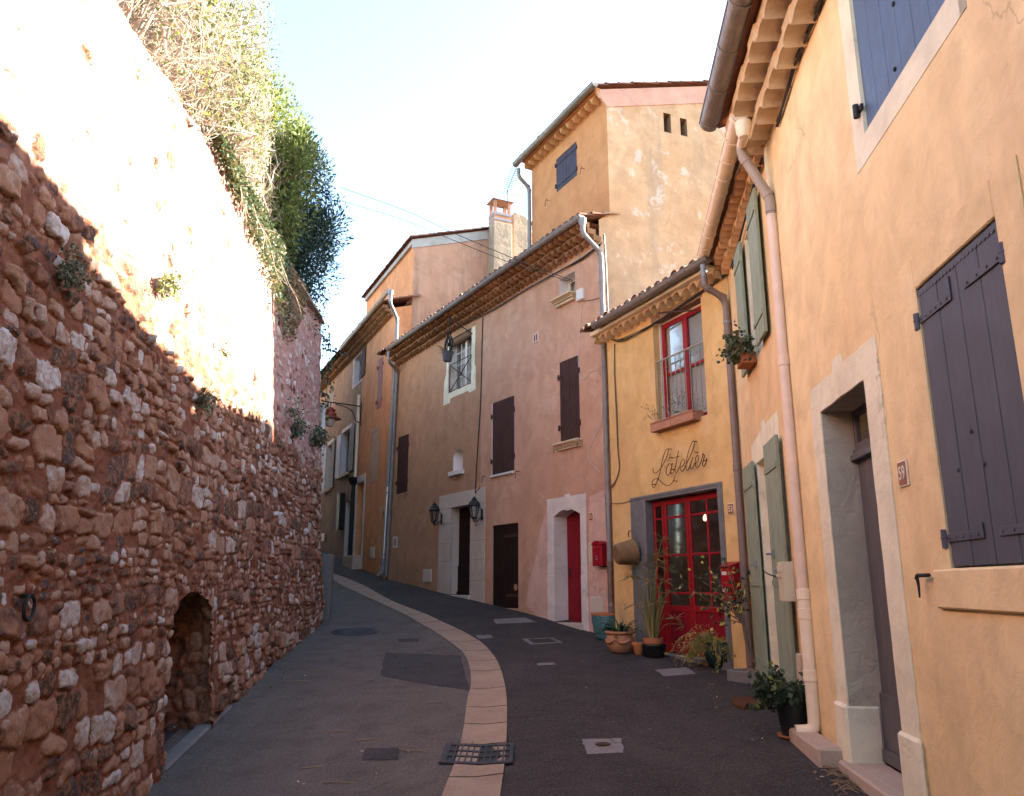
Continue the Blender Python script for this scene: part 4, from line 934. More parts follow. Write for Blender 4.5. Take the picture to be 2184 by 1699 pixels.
# steel shopfront frame
frame_band(FC, Fo, (DC[0], DC[1], Fo[2], DC[3]), -.14, .022).build('door_frame', M['steel'], h53, bevel=.005)
m = MB(); m.box(FC, DC[1] + .015, Fo[1] - .01, .022, .028, zth - .15, Fo[3] - .10); m.box(FC, DC[0] - .09, DC[0] - .045, .022, .035, zth - .2, Fo[3]); m.box(FC, Fo[0], Fo[1], .022, .034, Fo[3] - .045, Fo[3]); m.build('frame_cover', M['steel'], h53, bevel=.004)
m = MB(); m.box(FC, Fo[0], Fo[1] - .1, -.2, .07, zth - .3, zth - .005); m.build('threshold', M['steel'], h53, bevel=.01)
wd = -.14; xs_ = [DC[0], None, None, DC[1]]
def upx(px, py): return FC.uz(px, py, wd)[0]
c1 = (upx(1474, 1250) + upx(1466, 1100)) / 2; c2 = (upx(1424, 1250) + upx(1413, 1100)) / 2
zc0, zc1 = zth + .01, DC[3] - .02; zp = zc0 + (zc1 - zc0) * .30
def shop_leaf(u0, u1, cols):
    mb = MB(); fr = .062; th = .045; W0, W1_ = wd - th, wd
    mb.box(FC, u0 + .004, u0 + fr, W0, W1_, zc0, zc1); mb.box(FC, u1 - fr, u1 - .004, W0, W1_, zc0, zc1); mb.box(FC, u0 + fr, u1 - fr, W0, W1_, zc1 - .09, zc1); mb.box(FC, u0 + fr, u1 - fr, W0, W1_, zc0, zc0 + .13); mb.box(FC, u0 + fr, u1 - fr, W0, W1_, zp - .09, zp)
    H = zc1 - .09 - zp; bars = (zp + H * .12, zp + H * .49, zp + H * .87)
    for z in bars: mb.box(FC, u0 + fr, u1 - fr, W0 + .006, W1_ - .006, z - .018, z + .018)
    for i in range(1, cols): u = u0 + fr + (u1 - u0 - 2 * fr) * i / cols; mb.box(FC, u - .02, u + .02, W0 + .008, W1_ - .004, zp, zc1 - .09)
    o = mb.build('glazed_door', M['red'], h53, bevel=.006)
    p = MB(); n = max(2, int((u1 - u0) / .16))
    for i in range(n): a = u0 + fr + (u1 - u0 - 2 * fr) * i / n; b = u0 + fr + (u1 - u0 - 2 * fr) * (i + 1) / n; p.box(FC, a + .004, b - .004, W0 + .01, W1_ - .016, zc0 + .13, zp - .09)
    p.box(FC, u0 + fr, u1 - fr, W0 + .012, W1_ - .022, zc0 + .13, zp - .09); p.build('door_panel', M['reddoor'], o, bevel=.003)
    g = MB(); g.face([FC.pt(u0 + fr, wd - .022, zp), FC.pt(u1 - fr, wd - .022, zp), FC.pt(u1 - fr, wd - .022, zc1 - .09), FC.pt(u0 + fr, wd - .022, zc1 - .09)]); g.build('pane', M['glass'], o)
    return o
shop_leaf(c2 + .004, DC[1], 1); lb = shop_leaf(c1 + .004, c2 - .004, 1); shop_leaf(DC[0], c1 - .004, 2)
# workshop interior seen through the panes: back wall, side walls, floor, ceiling
m = MB(); a, b = DC[0] - .3, DC[1] + .3; z0_, z1_ = zth, DC[3] + .3; dpt = 2.6
m.face([FC.pt(a, -dpt, z0_), FC.pt(b, -dpt, z0_), FC.pt(b, -dpt, z1_), FC.pt(a, -dpt, z1_)]); m.face([FC.pt(a, -.2, z0_), FC.pt(a, -dpt, z0_), FC.pt(a, -dpt, z1_), FC.pt(a, -.2, z1_)]); m.face([FC.pt(b, -.2, z0_), FC.pt(b, -dpt, z0_), FC.pt(b, -dpt, z1_), FC.pt(b, -.2, z1_)])
m.face([FC.pt(a, -.2, z0_), FC.pt(b, -.2, z0_), FC.pt(b, -dpt, z0_), FC.pt(a, -dpt, z0_)]); m.face([FC.pt(a, -.2, z1_), FC.pt(b, -.2, z1_), FC.pt(b, -dpt, z1_), FC.pt(a, -dpt, z1_)]); m.build('interior', M['wood'], h53)
u, z = FC.uz(1504, 1106, -1.0); c = FC.pt(u, -1.0, z); bu = thing('hanging_bulb', c, 'small glowing bulb hanging behind the right-hand glass door', 'light bulb')
m = MB(); m.lathe(c - Vector((0, 0, .05)), [(.0, 0), (.03, .015), (.04, .045), (.03, .075), (.015, .1), (.015, .12)], 12); m.build('glass_bulb', M['bulb'], bu, smooth=60)
m = MB(); m.tube([c + Vector((0, 0, .07)), c + Vector((0, 0, z1_ - z))], .006, 6); m.build('flex', M['cable'], bu)
# eave
genoise(FC, -.02, uC1 - .02, zC + .0, 1, .19, .13, .225, M['pgen'], h53, arch=.85)
m = MB(); m.box(FC, -.02, uC1 - .02, .0, .30, zC + .002, zC + .085); m.build('eave_band', M['pcream'], h53, bevel=.01)
tile_roof(FC, -.05, uC1 + .06, zC + .10, .44, 5, .28, h53, 'tiles', .23, 3)
e0, e1 = FC.uz(1268, 694, .42), FC.uz(1512, 549, .42)
gutter(FC, e1[0], e1[1], e0[0], e0[1] - .01, .42, .082, M['zincg'], h53, .48, 1.09)
# brown downpipe
tp_ = fp(FC, 1500, 565, .42); gC0 = gC(.05)
uQ = sum(FC.uz(x, y, .08)[0] for x, y in ((1550, 660), (1566, 900), (1583, 1200))) / 3
m = MB(); m.tube([tp_ + Vector((0, 0, .05)), tp_ - Vector((0, 0, .22))], .05, 12); m.build('outlet', M['zinc'], h53, smooth=50)
pipe([tp_ - Vector((0, 0, .2)), tp_ - Vector((0, 0, .36)), FC.pt(uQ, .08, FC.uz(1548, 640, .08)[1] + .02), FC.pt(uQ, .08, gC0 + .05)], .052, M['brownpipe'], h53, 'downpipe', .16, [(1, .2), (1, .85), (2, .10), (2, .48), (2, .85)], [(2, .07)])
number_plate(FC, (1553, 1078), (1565, 1073), (1566, 1095), (1554, 1099), '53', 'orange house number plate reading 53 between crimson doors and brown downpipe')
# ================================================================== house 47-51 (long pink front)
h51 = thing('house', FD.pt(5, 0, 0), 'long pink and tan plastered house with wide tiled eave and dark brown shutters', 'house')
uD1 = 10.82; uS = FD.uz(1026, 900)[0]          # where pink meets tan
gD = lambda u: float(gz(FD.pt(u, .1, 0).x, FD.pt(u, .1, 0).y))
eD0, eD1 = FD.uz(1240, 460, .58), FD.uz(828, 744, .58); zDr, zDl = eD0[1], eD1[1]
zD = min(zDr, zDl) - .10
# openings
D51 = FD.rect((1184, 1101), (1238.6, 1089), (1241.6, 1329.5), (1182.6, 1328.6)); D51 = (D51[0], D51[1], D51[2], FD.uz(1212, 1092)[1] + .06); dep51 = -depth_at(FD, D51[1], 1208.5, 1098.6)
S51 = FD.rect((1193, 775.6), (1231.8, 757), (1240, 935), (1196, 949))
S49 = FD.rect((1053.2, 858.7), (1098.7, 844.4), (1095, 1006.3), (1047.7, 1014.6))
G49 = FD.rect((1050, 1122), (1105, 1115), (1106, 1299), (1049, 1296))
# crop3 of the second look: door 47
D47 = FD.rect((970, 1085), (1003, 1071), (1000, 1268), (958, 1270)); 
W47 = FD.rect((970, 712), (1010, 702), (1005, 832), (954, 838))
q = FD.uz(956, 836); q2 = FD.uz(1004, 818); W47 = (q2[0] - .02, q[0], (q[1] + q2[1]) / 2 - .03, FD.uz(1009, 695)[1])
SF = FD.rect((850, 933), (872, 926), (869, 1049), (845, 1056))
WS = FD.rect((1192, 575), (1225, 553), (1227, 622), (1194, 643)); WS = (WS[0], WS[1], WS[2], min(WS[3], zD - .40))
NI = FD.rect((968, 965), (988, 955), (987, 1002), (966, 1008))
W47 = (W47[0], W47[1], W47[2], min(W47[3], zD - .36))
D47 = (FD.uz(1003, 1150)[0], FD.uz(961, 1150)[0], (FD.uz(999, 1270)[1]), (FD.uz(1003, 1073)[1] + FD.uz(968, 1087)[1]) / 2)
dep47 = max(.25, min(.6, -depth_at(FD, D47[1], 974, 1150)))
for nm, hs, a, b, mt in (('p', [D51, S51, S49, G49, WS], 0.0, uS, 'p51'), ('t', [D47, W47, SF, NI], uS, uD1, 'p47')):
    mb = wall_front(FD, a, b, -1, zD, hs)
    if nm == 'p':
        zr_b = zD + 5.5 * .28; mb.face([FD.pt(uD1 - .42, 0, -1), FD.pt(uD1 - .42, -5.5, -1), FD.pt(uD1 - .42, -5.5, zr_b), FD.pt(uD1 - .42, 0, zD)]); mb.face([FD.pt(3.8, -5.5, -1), FD.pt(uD1 - .42, -5.5, -1), FD.pt(uD1 - .42, -5.5, zr_b), FD.pt(3.8, -5.5, zr_b)])
    else:
        pts = [(uD1, z) for z in (0,)]
        LE = FD.pt(uD1, 0, 0); mb.v = [tuple(Vector(v) - FD.d * (.055 * max(0, v[2] - 1.8) if (Vector((v[0], v[1], 0)) - LE).length < .01 else 0)) for v in mb.v]
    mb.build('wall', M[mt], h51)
reveals(FD, [(D51, dep51 + .02, False, True), (WS, .36, True, True), (W47, .34, True, True)], 'opening_reveal', M['pwhite'], h51)
reveals(FD, [(D47, dep47 + .02, False, True)], 'door_reveal', M['limestone'], h51)
reveals(FD, [(S51, .06, True, True), (S49, .06, True, True), (SF, .06, True, True), (G49, .09, True, True)], 'shutter_reveal', M['p51'], h51)
# door 51: white surround with a flat arch
o51 = FD.rect((1169.4, 1069), (1252, 1049.5), (1253.5, 1345), (1168, 1338)); o51 = (o51[0], o51[1], gD(1.2) - .2, o51[3])
ac = (D51[0] + D51[1]) / 2; ar = [(D51[0] + (D51[1] - D51[0]) * t, D51[3] - .13 + .13 * math.sin(math.pi * t)) for t in np.linspace(0, 1, 12)]
wavy_poly(FD, [(D51[1], o51[2]), (o51[1], o51[2]), (o51[1], o51[3]), (o51[0], o51[3]), (o51[0], o51[2]), (D51[0], o51[2])] + ar, -.001, .014, 'door_surround', M['pwhite'], h51, .003, .3)
m = MB(); m.prism(FD, [(D51[0] - .0, D51[3])] + ar + [(D51[1], D51[3])], -dep51, .0); m.build('arch_soffit', M['pwhite'], h51)
for a, b in ((D51[1], o51[1]), (o51[0], D51[0])):
    m = MB(); m.box(FD, a - .004, b + .004, .0, .024, o51[2], D51[2] + .95); m.build('plinth', M['pwhite'], h51, bevel=.01)
m = MB(); ku, kz = FD.uz(1212.5, 1072); m.box(FD, ku - .09, ku + .09, .01, .04, kz - .17, kz + .17); m.box(FD, ku - .065, ku + .065, .04, .048, kz - .13, kz + .13); m.build('keystone', M['pwhite'], h51, bevel=.01)
d = plank_door(FD, D51[0], D51[1], D51[2], D51[3], -dep51, M['reddoor'], h51, 1)
m = MB(); um = (D51[0] + D51[1]) / 2
for a, b in ((D51[0] + .12, um - .04), (um + .04, D51[1] - .12)):
    for c_, e_ in ((.12, .75), (.9, 2.05)): frame_ = None; m.box(FD, a, b, -dep51, -dep51 + .012, D51[2] + c_, D51[2] + e_)
m.build('door_panel', M['reddoor'], d, bevel=.01)
hu, hz = FD.uz(1214, 1270, -dep51); m = MB(); hz = D51[2] + 1.02; c = FD.pt(D51[1] - .09, -dep51, hz); m.tube([c, c + FD.n * .05, c + FD.n * .05 - FD.d * .11], .011, 6); m.box(FD, D51[1] - .11, D51[1] - .07, -dep51, -dep51 + .01, hz - .12, hz + .08); m.build('handle', M['iron'], d)
m = MB(); m.box(FD, D51[0] - .05, D51[1] + .05, -dep51, .06, D51[2] - .3, D51[2] - .002); m.build('door_step', M['limestone'], h51, bevel=.015)
m = MB(); bu_, bz = FD.uz(1175, 1181); m.box(FD, bu_ - .03, bu_ + .03, .014, .035, bz - .04, bz + .04); c = FD.pt(bu_, .035, bz); m.tube([c, c + FD.n * .01], .015, 8); m.build('door_bell', M['plastic'], h51)
# pale repair round door 51
pp = [FD.uz(*p) for p in ((1257, 1060), (1290, 1045), (1300, 1365), (1254, 1352))]
m = MB(); m.prism(FD, [(a, b) for a, b in pp], -.01, .003); m.build('plaster_repair', M['p51b'], h51)
pp = [FD.uz(*p) for p in ((1168, 1080), (1168, 1340), (1140, 1332), (1142, 1310), (1122, 1290), (1128, 1245), (1145, 1180), (1150, 1140))]
m = MB(); m.prism(FD, pp, -.01, .0025); m.build('plaster_repair', M['p51b'], h51)
# brown shutters
def brown_pair(q, w=-.03, hz=(.3,), nm='shutter'):
    um = (q[0] + q[1]) / 2
    for k, (a, b) in enumerate(((q[0] + .004, um - .003), (um + .003, q[1] - .004))):
        o = leaf_shutter(FD, a, b, q[2] + .01, q[3] - .01, w, .03, 3, M['brown'], h51)
        pu = q[0] - .02 if k == 0 else q[1] + .02
        for z in (q[2] + .35, q[3] - .35):
            m = MB(); c = FD.pt(pu, .02, z); m.tube([c - Vector((0, 0, .06)), c + Vector((0, 0, .06))], .024, 8); m.box(FD, min(pu, pu + (.12 if k == 0 else -.12)), max(pu, pu + (.12 if k == 0 else -.12)), -.0, .012, z - .02, z + .02); m.build('hinge', M['brown'], o)
        m = MB()
        for t in (.2, .5, .8): c = FD.pt((a + b) / 2, .0, q[2] + (q[3] - q[2]) * t); m.tube([c, c + FD.n * .012], .014, 6)
        m.build('bolt', M['iron'], o)
brown_pair(S51); brown_pair(S49); brown_pair(SF)
m = MB(); m.box(FD, S49[0] - .01, S49[1] + .05, -.05, .05, S49[2] - .055, S49[2] + .003); m.build('sill', M['plastic'], h51, bevel=.006)
m = MB(); m.box(FD, S49[1], S49[1] + .025, .0, .006, S49[2], S49[3]); m.build('white_jamb', M['plastic'], h51)
def moulded_sill(u0, u1, z, h=.16, pr=.16):
    m = MB()
    for (w, a, b) in ((pr, -.05, 0), (pr * .82, -.075, -.05), (pr * .6, -.115, -.075), (pr * .4, -h, -.115)): m.box(FD, u0 + (pr - w) * .4, u1 - (pr - w) * .4, -.02, w, z + a, z + b)
    return m.build('sill', M['sillstone'], h51, bevel=.012)
moulded_sill(S51[0] - .10, S51[1] + .12, S51[2] + .003); moulded_sill(WS[0] - .05, WS[1] + .12, WS[2] + .003, .18, .2)
casement(FD, WS[0], WS[1], WS[2] + .02, WS[3], -.24, M['whitewood'], h51, 2, 1, 'window', .07)
for px, py, lf in ((1186, 955, 1), (1238, 937, 0), (1067, 1013, 1), (1072 + 10, 1000, 0)): pass
for px, py in ((931, 1915 * 0 + 1015), ): pass
hook(FD, 934 + 0, 1018, '', h51) if False else None
for (px, py) in ((1215 * 0 + 1187, 951), (1237, 936), (1033, 1017), (1072 * 0 + 1105, 1006), (868, 1054)): hook(FD, px, py, '', h51, True, .14)
# garage door
gd = leaf_shutter(FD, G49[0] + .01, G49[1] - .01, G49[2] + .005, G49[3] - .01, -.07, .045, 5, M['dbrown'], h51, 'cellar_door')
m = MB(); z = G49[3] - .28; m.box(FD, G49[0] + .0, G49[0] + .62, -.025, -.012, z - .035, z + .035); m.box(FD, G49[0] + .0, G49[0] + .55, -.025, -.012, G49[2] + .25, G49[2] + .32); m.build('hinge', M['brown'], gd)
cu, cz = FD.uz(1098, 1253); m = MB(); c = FD.pt(cu, -.025, cz); m.tube([c, c + FD.n * .006], .075, 20); m.build('round_sticker', M['terral'], gd)
# door 47: dressed stone surround, block by block
o47 = FD.rect((937.3, 1056.4), (1034.5, 1043), (1034, 1295), (934, 1268)); o47 = (o47[0], o47[1], gD(6.0) - .3, o47[3])
m = MB(); m.box(FD, o47[0], o47[1], -.05, .016, D47[3], o47[3]); m.build('stone_lintel', M['limestone'], h51, bevel=.01)
zz = [o47[2], D47[2] + .35, D47[2] + .85, D47[2] + 1.33, D47[2] + 1.85, D47[3] - .003]
for a, b in ((D47[1], o47[1]), (o47[0], D47[0])):
    for c_, e_ in zip(zz[:-1], zz[1:]): m = MB(); m.box(FD, a, b + 0, -.05, .013 + jit(.003), c_ + .003, e_ - .003); m.build('stone_block', M['limestone'], h51, bevel=.008)
d = plank_door(FD, D47[0], D47[1], D47[2], D47[3], -dep47, M['dbrown'], h51, 6, .75)
m = MB(); c = FD.pt(D47[0] + .22, -dep47, D47[2] + 1.05); m.tube([c, c + FD.n * .06], .02, 8); m.tube([c + FD.n * .06 + Vector((0, 0, -.05)) + FD.d * (.05 * math.cos(a)) + Vector((0, 0, .05 * math.sin(a))) for a in np.linspace(0, 6.28, 14)], .008, 6); m.build('knocker', M['iron'], d)
m = MB(); m.box(FD, D47[0] - .02, D47[1] + .05, -dep47, .05, D47[2] - .35, D47[2] - .003); m.build('door_step', M['limestone'], h51, bevel=.015)
# window 47 with crossed bars
wu = depth_at(FD, W47[1], 985, 770); wd47 = -.20
casement(FD, W47[0], W47[1], W47[2] + .03, W47[3], wd47, M['whitewood'], h51, 4, 4, 'window', .07, .025, 2, back=None)
m = MB(); c0, c1_ = FD.pt(W47[0] - .05, -.10, W47[3] - .10), FD.pt(W47[1] + .05, -.10, W47[3] - .10); m.tube([c0, c1_], .10, 10); m.build('log_lintel', M['wood'], h51, smooth=50)
sw = (W47[0] - .24, W47[1] + .20, W47[2] - .18, W47[3] + .05)
pts = [(W47[1], W47[3]), (sw[1] - .08, W47[3] - .1), (sw[1] - .05, W47[2] + .6), (sw[1] + .06, W47[2] + .35), (sw[1] + .08, sw[2] - .12), (W47[1] - .12, sw[2] - .12), (W47[1] - .14, sw[2]), (W47[0] + .15, sw[2] + .01), (W47[0] + .1, sw[2] - .06), (sw[0] - .02, sw[2] - .04), (sw[0], W47[2] + .4), (sw[0] + .05, W47[2] + .5), (sw[0] + .04, W47[3]), (W47[0], W47[3]), (W47[0], W47[2]), (W47[1], W47[2])]
wavy_poly(FD, pts, -.002, .006, 'window_surround', M['pcream'], h51, .012, .15)
rb = MB(); z0_, z1_ = W47[2] + .03, W47[2] + (W47[3] - W47[2]) * .52; a, b = W47[0] + .0, W47[1] - .02; um = (a + b) / 2; zm = (z0_ + z1_) / 2
for P0, P1 in (((a, z0_), (b, z0_)), ((a, z1_), (b, z1_)), ((b, z0_), (b, z1_)), ((a, z0_), (um, zm)), ((um, zm), (b, z1_)), ((a, z1_), (um, zm)), ((um, zm), (b, z0_))): rb.tube([FD.pt(P0[0], -.03, P0[1]), FD.pt(P1[0], -.03, P1[1])], .014, 6)
cc = FD.pt(um, -.03, zm); rb.tube([cc - FD.n * .02, cc + FD.n * .02], .055, 8); rb.build('window_bars', M['rustiron'], h51)
# niche with a ledge, vents, meter covers
m = MB(); a, b, c_, e_ = NI; uc = (a + b) / 2; rr_ = []
for k in range(7):
    an = math.pi * k / 6; col = [FD.pt(uc + (b - a) / 2 * math.cos(an), -.16 * math.sin(an), z) for z in np.linspace(c_, e_ - .14, 6)]
    for t in np.linspace(.2, 1, 5): r_ = math.cos(t * math.pi / 2); col.append(FD.pt(uc + (b - a) / 2 * math.cos(an) * r_, -.16 * math.sin(an) * r_, e_ - .14 + .14 * math.sin(t * math.pi / 2)))
    rr_.append(col)
m.grid(rr_); m.build('niche', M['pwhite'], h51, smooth=60)
m = MB()
for k in range(12):
    t0, t1 = k / 12, (k + 1) / 12; ua, ub_ = a + (b - a) * t0, a + (b - a) * t1; za = e_ - .14 + .14 * math.sqrt(max(0, 1 - (2 * t0 - 1) ** 2)); zb_ = e_ - .14 + .14 * math.sqrt(max(0, 1 - (2 * t1 - 1) ** 2)); m.face([FD.pt(ua, .0, za), FD.pt(ub_, .0, zb_), FD.pt(ub_, .0, e_ + .001), FD.pt(ua, .0, e_ + .001)])
m.build('niche_head', M['p47'], h51)
m = MB(); m.box(FD, a - .08, b + .12, -.1, .10, c_ - .12, c_ + .002); m.build('niche_ledge', M['pwhite'], h51, bevel=.01)
def vent(F, px, py, w, h, parent, n=2, mat='pwhite'):
    u, z = F.uz(px, py); m = MB(); m.box(F, u - w / 2, u + w / 2, -.01, .012, z - h / 2, z + h / 2); o = m.build('air_vent', M[mat], parent, bevel=.004); s = MB()
    for k in range(n): uu = u - w / 2 + w * (k + 1) / (n + 1); s.box(F, uu - w * .08, uu + w * .08, .010, .0135, z - h * .32, z + h * .32)
    s.build('dark_slot_strip', M['iron'], o)  # dark strips on the plate, standing for the shade in open slots
vent(FD, 1143, 721, .26, .24, h51, 2, 'p51b'); vent(FD, 843, 1157, .34, .34, h51, 2)
def cover(F, TL, TR, BR, BL, parent, mat='cover'):
    q = F.rect(TL, TR, BR, BL); q = (min(q[0], q[1]), max(q[0], q[1]), q[2], q[3]); m = MB(); m.box(F, q[0], q[1], -.02, .025, q[2], q[3]); m.box(F, q[0] + .025, q[1] - .025, .02, .031, q[2] + .025, q[3] - .025); return m.build('meter_cover', M[mat], parent, bevel=.008)
cover(FD, (904, 1216), (921, 1213), (920, 1243), (903, 1242), h51); cover(FD, (1261, 1274), (1287, 1272), (1289, 1326), (1261, 1320), h51)
m = MB(); q = FD.rect((1255, 1158), (1268, 1156), (1269, 1198), (1256, 1199)); m.box(FD, q[0], q[1], 0, .008, q[2], q[3]); m.build('blank_plate', M['cboxes'], h51, bevel=.003)
# eave, gutter, pipes
tilt = (zDl - zDr) / (eD1[0] - eD0[0])
class TiltFace(Face):
    def __init__(s, F, k, z0=0): s.O, s.d, s.n, s.k = F.O, F.d, F.n, k
    def pt(s, u, w, z): return s.O + s.d * u + s.n * w + Vector((0, 0, z + s.k * u))
FDt = TiltFace(FD, tilt); zg0 = zDr - tilt * eD0[0]
genoise(FDt, -.02, uD1 - .42, zg0 - .02, 3, .165, .125, .2, M['pgenbr'], h51, arch=.75)
tile_roof(FDt, -.05, 1.27, zg0 + .0, .60, .85, .28, h51, 'tiles', .22, 2); tile_roof(FDt, 1.3, 3.56, zg0 + .0, .60, 1.3, .28, h51, 'tiles', .22, 2); tile_roof(FDt, 3.6, uD1 + .05, zg0 + .0, .60, 5.6, .28, h51, 'tiles', .22, 3)
gutter(FD, eD0[0] - .02, zDr, eD1[0] + .03, zDl, .58, .078, M['greypipe'], h51, .75, 1.06)
tp_ = fp(FD, 1242, 470, .58); uq = FD.uz(1292, 900, .08)[0]; zb_ = gD(uq) + .1
m = MB(); m.lathe(tp_ - Vector((0, 0, .06)), [(.085, .09), (.08, .0), (.055, -.06), (.05, -.1)], 12); m.build('outlet', M['zinc'], h51, smooth=50)
kk = FD.uz(1281, 540, .08)[1]; zr_ = FD.uz(1301, 1205, .08)[1]
pipe([tp_ - Vector((0, 0, .1)), tp_ - Vector((0, 0, .3)), FD.pt(uq, .08, kk), FD.pt(uq, .08, zr_)], .052, M['greypipe'], h51, 'downpipe', .16, [(1, .15), (1, .9), (2, .1), (2, .38), (2, .62), (2, .82)], [])
pipe([FD.pt(uq, .08, zr_ + .06), FD.pt(uq, .08, zb_ - .15)], .056, M['rustpipe'], h51, 'downpipe', .1, [(0, .03)], [(0, .55)])
tp_ = fp(FD, 829, 752, .58); ul = FD.uz(845, 900, .08)[0]; kk = FD.uz(858, 785, .08)[1]; zb_ = gD(uD1) + .1
ul = uD1 - .10
pipe([tp_ + Vector((0, 0, .02)), tp_ - Vector((0, 0, .3)), FD.pt(ul - .30, .08, kk), FD.pt(ul, .08, zb_)], .05, M['greypipe'], h51, 'downpipe', .16, [(1, .9), (2, .1)], [])
number_plate(FD, (1256, 1096), (1265, 1094), (1265, 1109), (1257, 1111), '51', 'orange house number plate reading 51 on pale pink plaster by white doorway')
number_plate(FD, (1011, 1110), (1021, 1108), (1021, 1125), (1012, 1126), '47', 'orange house number plate reading 47 under the right-hand black lantern')

# ================================================================== tall house behind
hT = thing('house', FT.pt(1.7, 0, 0), 'tall tangerine house behind, with a weathered gable and two small slit openings', 'house')
wT = FT.uz(1135, 500)[0]; eT0, eT1 = FT.uz(1270, 180, .35), FT.uz(1102, 351, .35); zT = min(eT0[1], eT1[1]) - .12
ST = FT.rect((1186, 353 - 7), (1231, 296), (1231, 378), (1187, 409))
ST = FT.rect((1186, 346), (1230, 296), (1230, 377), (1187, 409))
mb = wall_front(FT, 0, wT, 0, zT, [ST]); mb.build('front_wall', M['ptall'], hT)
reveals(FT, [(ST, .05, True, True)], 'shutter_reveal', M['ptall'], hT)
um = (ST[0] + ST[1]) / 2
for k, (a, b) in enumerate(((ST[0] + .003, um - .003), (um + .003, ST[1] - .003))):
    o = leaf_shutter(FT, a, b, ST[2] + .01, ST[3] - .01, -.03, .03, 3, M['indigo'], hT)
    for t in (.18, .82):
        m = MB(); z = ST[2] + (ST[3] - ST[2]) * t; m.box(FT, a + .02, b - .02, .0, .012, z - .03, z + .03); pu = ST[0] - .01 if k == 0 else ST[1] + .01; c = FT.pt(pu, .015, z); m.tube([c - Vector((0, 0, .05)), c + Vector((0, 0, .05))], .022, 8); m.build('hinge', M['indigo'], o)
for (px, py) in ((1243, 360), (1168, 428)): hook(FT, px, py, '', hT)
slT = .285; GL = 6.5
def gtop(u): return zT + .22 + u * slT
holes_px = [((1415, 240), (1431, 245), (1431, 285), (1416, 281)), ((1450, 251), (1465, 256), (1466, 292), (1452, 289))]
HG = []
for h in holes_px: q = FG.rect(*h); HG.append((min(q[0], q[1]), max(q[0], q[1]), q[2], q[3]))
zB0 = zT + .10 - .42
mb = MB(); us = sorted([0, GL] + [c for h in HG for c in h[:2]])
for a, b in zip(us[:-1], us[1:]):
    hh = [h for h in HG if h[0] < (a + b) / 2 < h[1]]; tp2 = lambda u: gtop(u) - .45
    if hh: mb.face([FG.pt(a, 0, 0), FG.pt(b, 0, 0), FG.pt(b, 0, hh[0][2]), FG.pt(a, 0, hh[0][2])]); mb.face([FG.pt(a, 0, hh[0][3]), FG.pt(b, 0, hh[0][3]), FG.pt(b, 0, tp2(b)), FG.pt(a, 0, tp2(a))])
    else: mb.face([FG.pt(a, 0, 0), FG.pt(b, 0, 0), FG.pt(b, 0, tp2(b)), FG.pt(a, 0, tp2(a))])
c0 = FD.pt(.0, .0, 0); c1 = FG.pt(0, 0, 0); zL = zg0 + .12; mb.face([c0, c1, c1 + Vector((0, 0, zL + .2)), c0 + Vector((0, 0, zL))])
mb.build('gable_wall', M['pgable'], hT)
reveals(FG, [(h, .35, True, True) for h in HG], 'slit_opening', M['lintel'], hT)
m = MB(); m.prism(FG, [(-.30, gtop(-.30) - .02), (-.0, gtop(0) - .43), (0, gtop(0) - .47), (GL, gtop(GL) - .47), (GL, gtop(GL) - .02)], -.04, .018); m.build('verge_band', M['ppink'], hT)
mb = MB(); mb.face([FT.pt(wT, 0, 0), FT.pt(wT, -GL, 0), FT.pt(wT, -GL, gtop(GL)), FT.pt(wT, 0, gtop(0))]); mb.face([FT.pt(0, -GL, 0), FT.pt(wT, -GL, 0), FT.pt(wT, -GL, gtop(GL)), FT.pt(0, -GL, gtop(GL))]); mb.build('back_wall', M['ptall'], hT)
genoise(FT, 0, wT, zT + .08, 1, .22, .15, .27, M['pgenor'], hT, arch=.85, name='genoise'); m = MB(); m.box(FT, 0, wT, 0, .28, zT + .085, zT + .17); m.build('eave_band', M['ptall'], hT)
FTs = DirFace((FT.O.x, FT.O.y), (FT.d.x, FT.d.y), (-FG.d.x, -FG.d.y)); tile_roof(FTs, -.02, wT + .1, zT + .14, .38, GL, slT, hT, 'tilesd', .23, 20)
gutter(FT, eT0[0] - .03, eT0[1], eT1[0] + .03, eT1[1], .38, .085, M['zincg'], hT, .5, 1.08)
tp_ = fp(FT, 1106, 362, .38); uL = wT + .02
pipe([tp_ + Vector((0, 0, .02)), tp_ - Vector((0, 0, .2)), FT.pt(uL, .07, FT.uz(1130, 400, .07)[1]), FT.pt(uL, .07, 7.5)], .05, M['zincg'], hT, 'downpipe', .15, [(1, .9), (2, .02)], [])

# ================================================================== house 45 (rust orange) with its taller rear block
h45 = thing('house', FE.pt(2.2, 0, 0), 'rust orange house up the street with mauve shutters and a taller rear block', 'house')
eE0, eE1 = FE.uz(833, 617, .5), FE.uz(728, 744, .5); zE = min(eE0[1], eE1[1]) - .08; uE1 = FE.uz(764, 1000)[0]; gE = lambda u: float(gz(FE.pt(u, .1, 0).x, FE.pt(u, .1, 0).y))
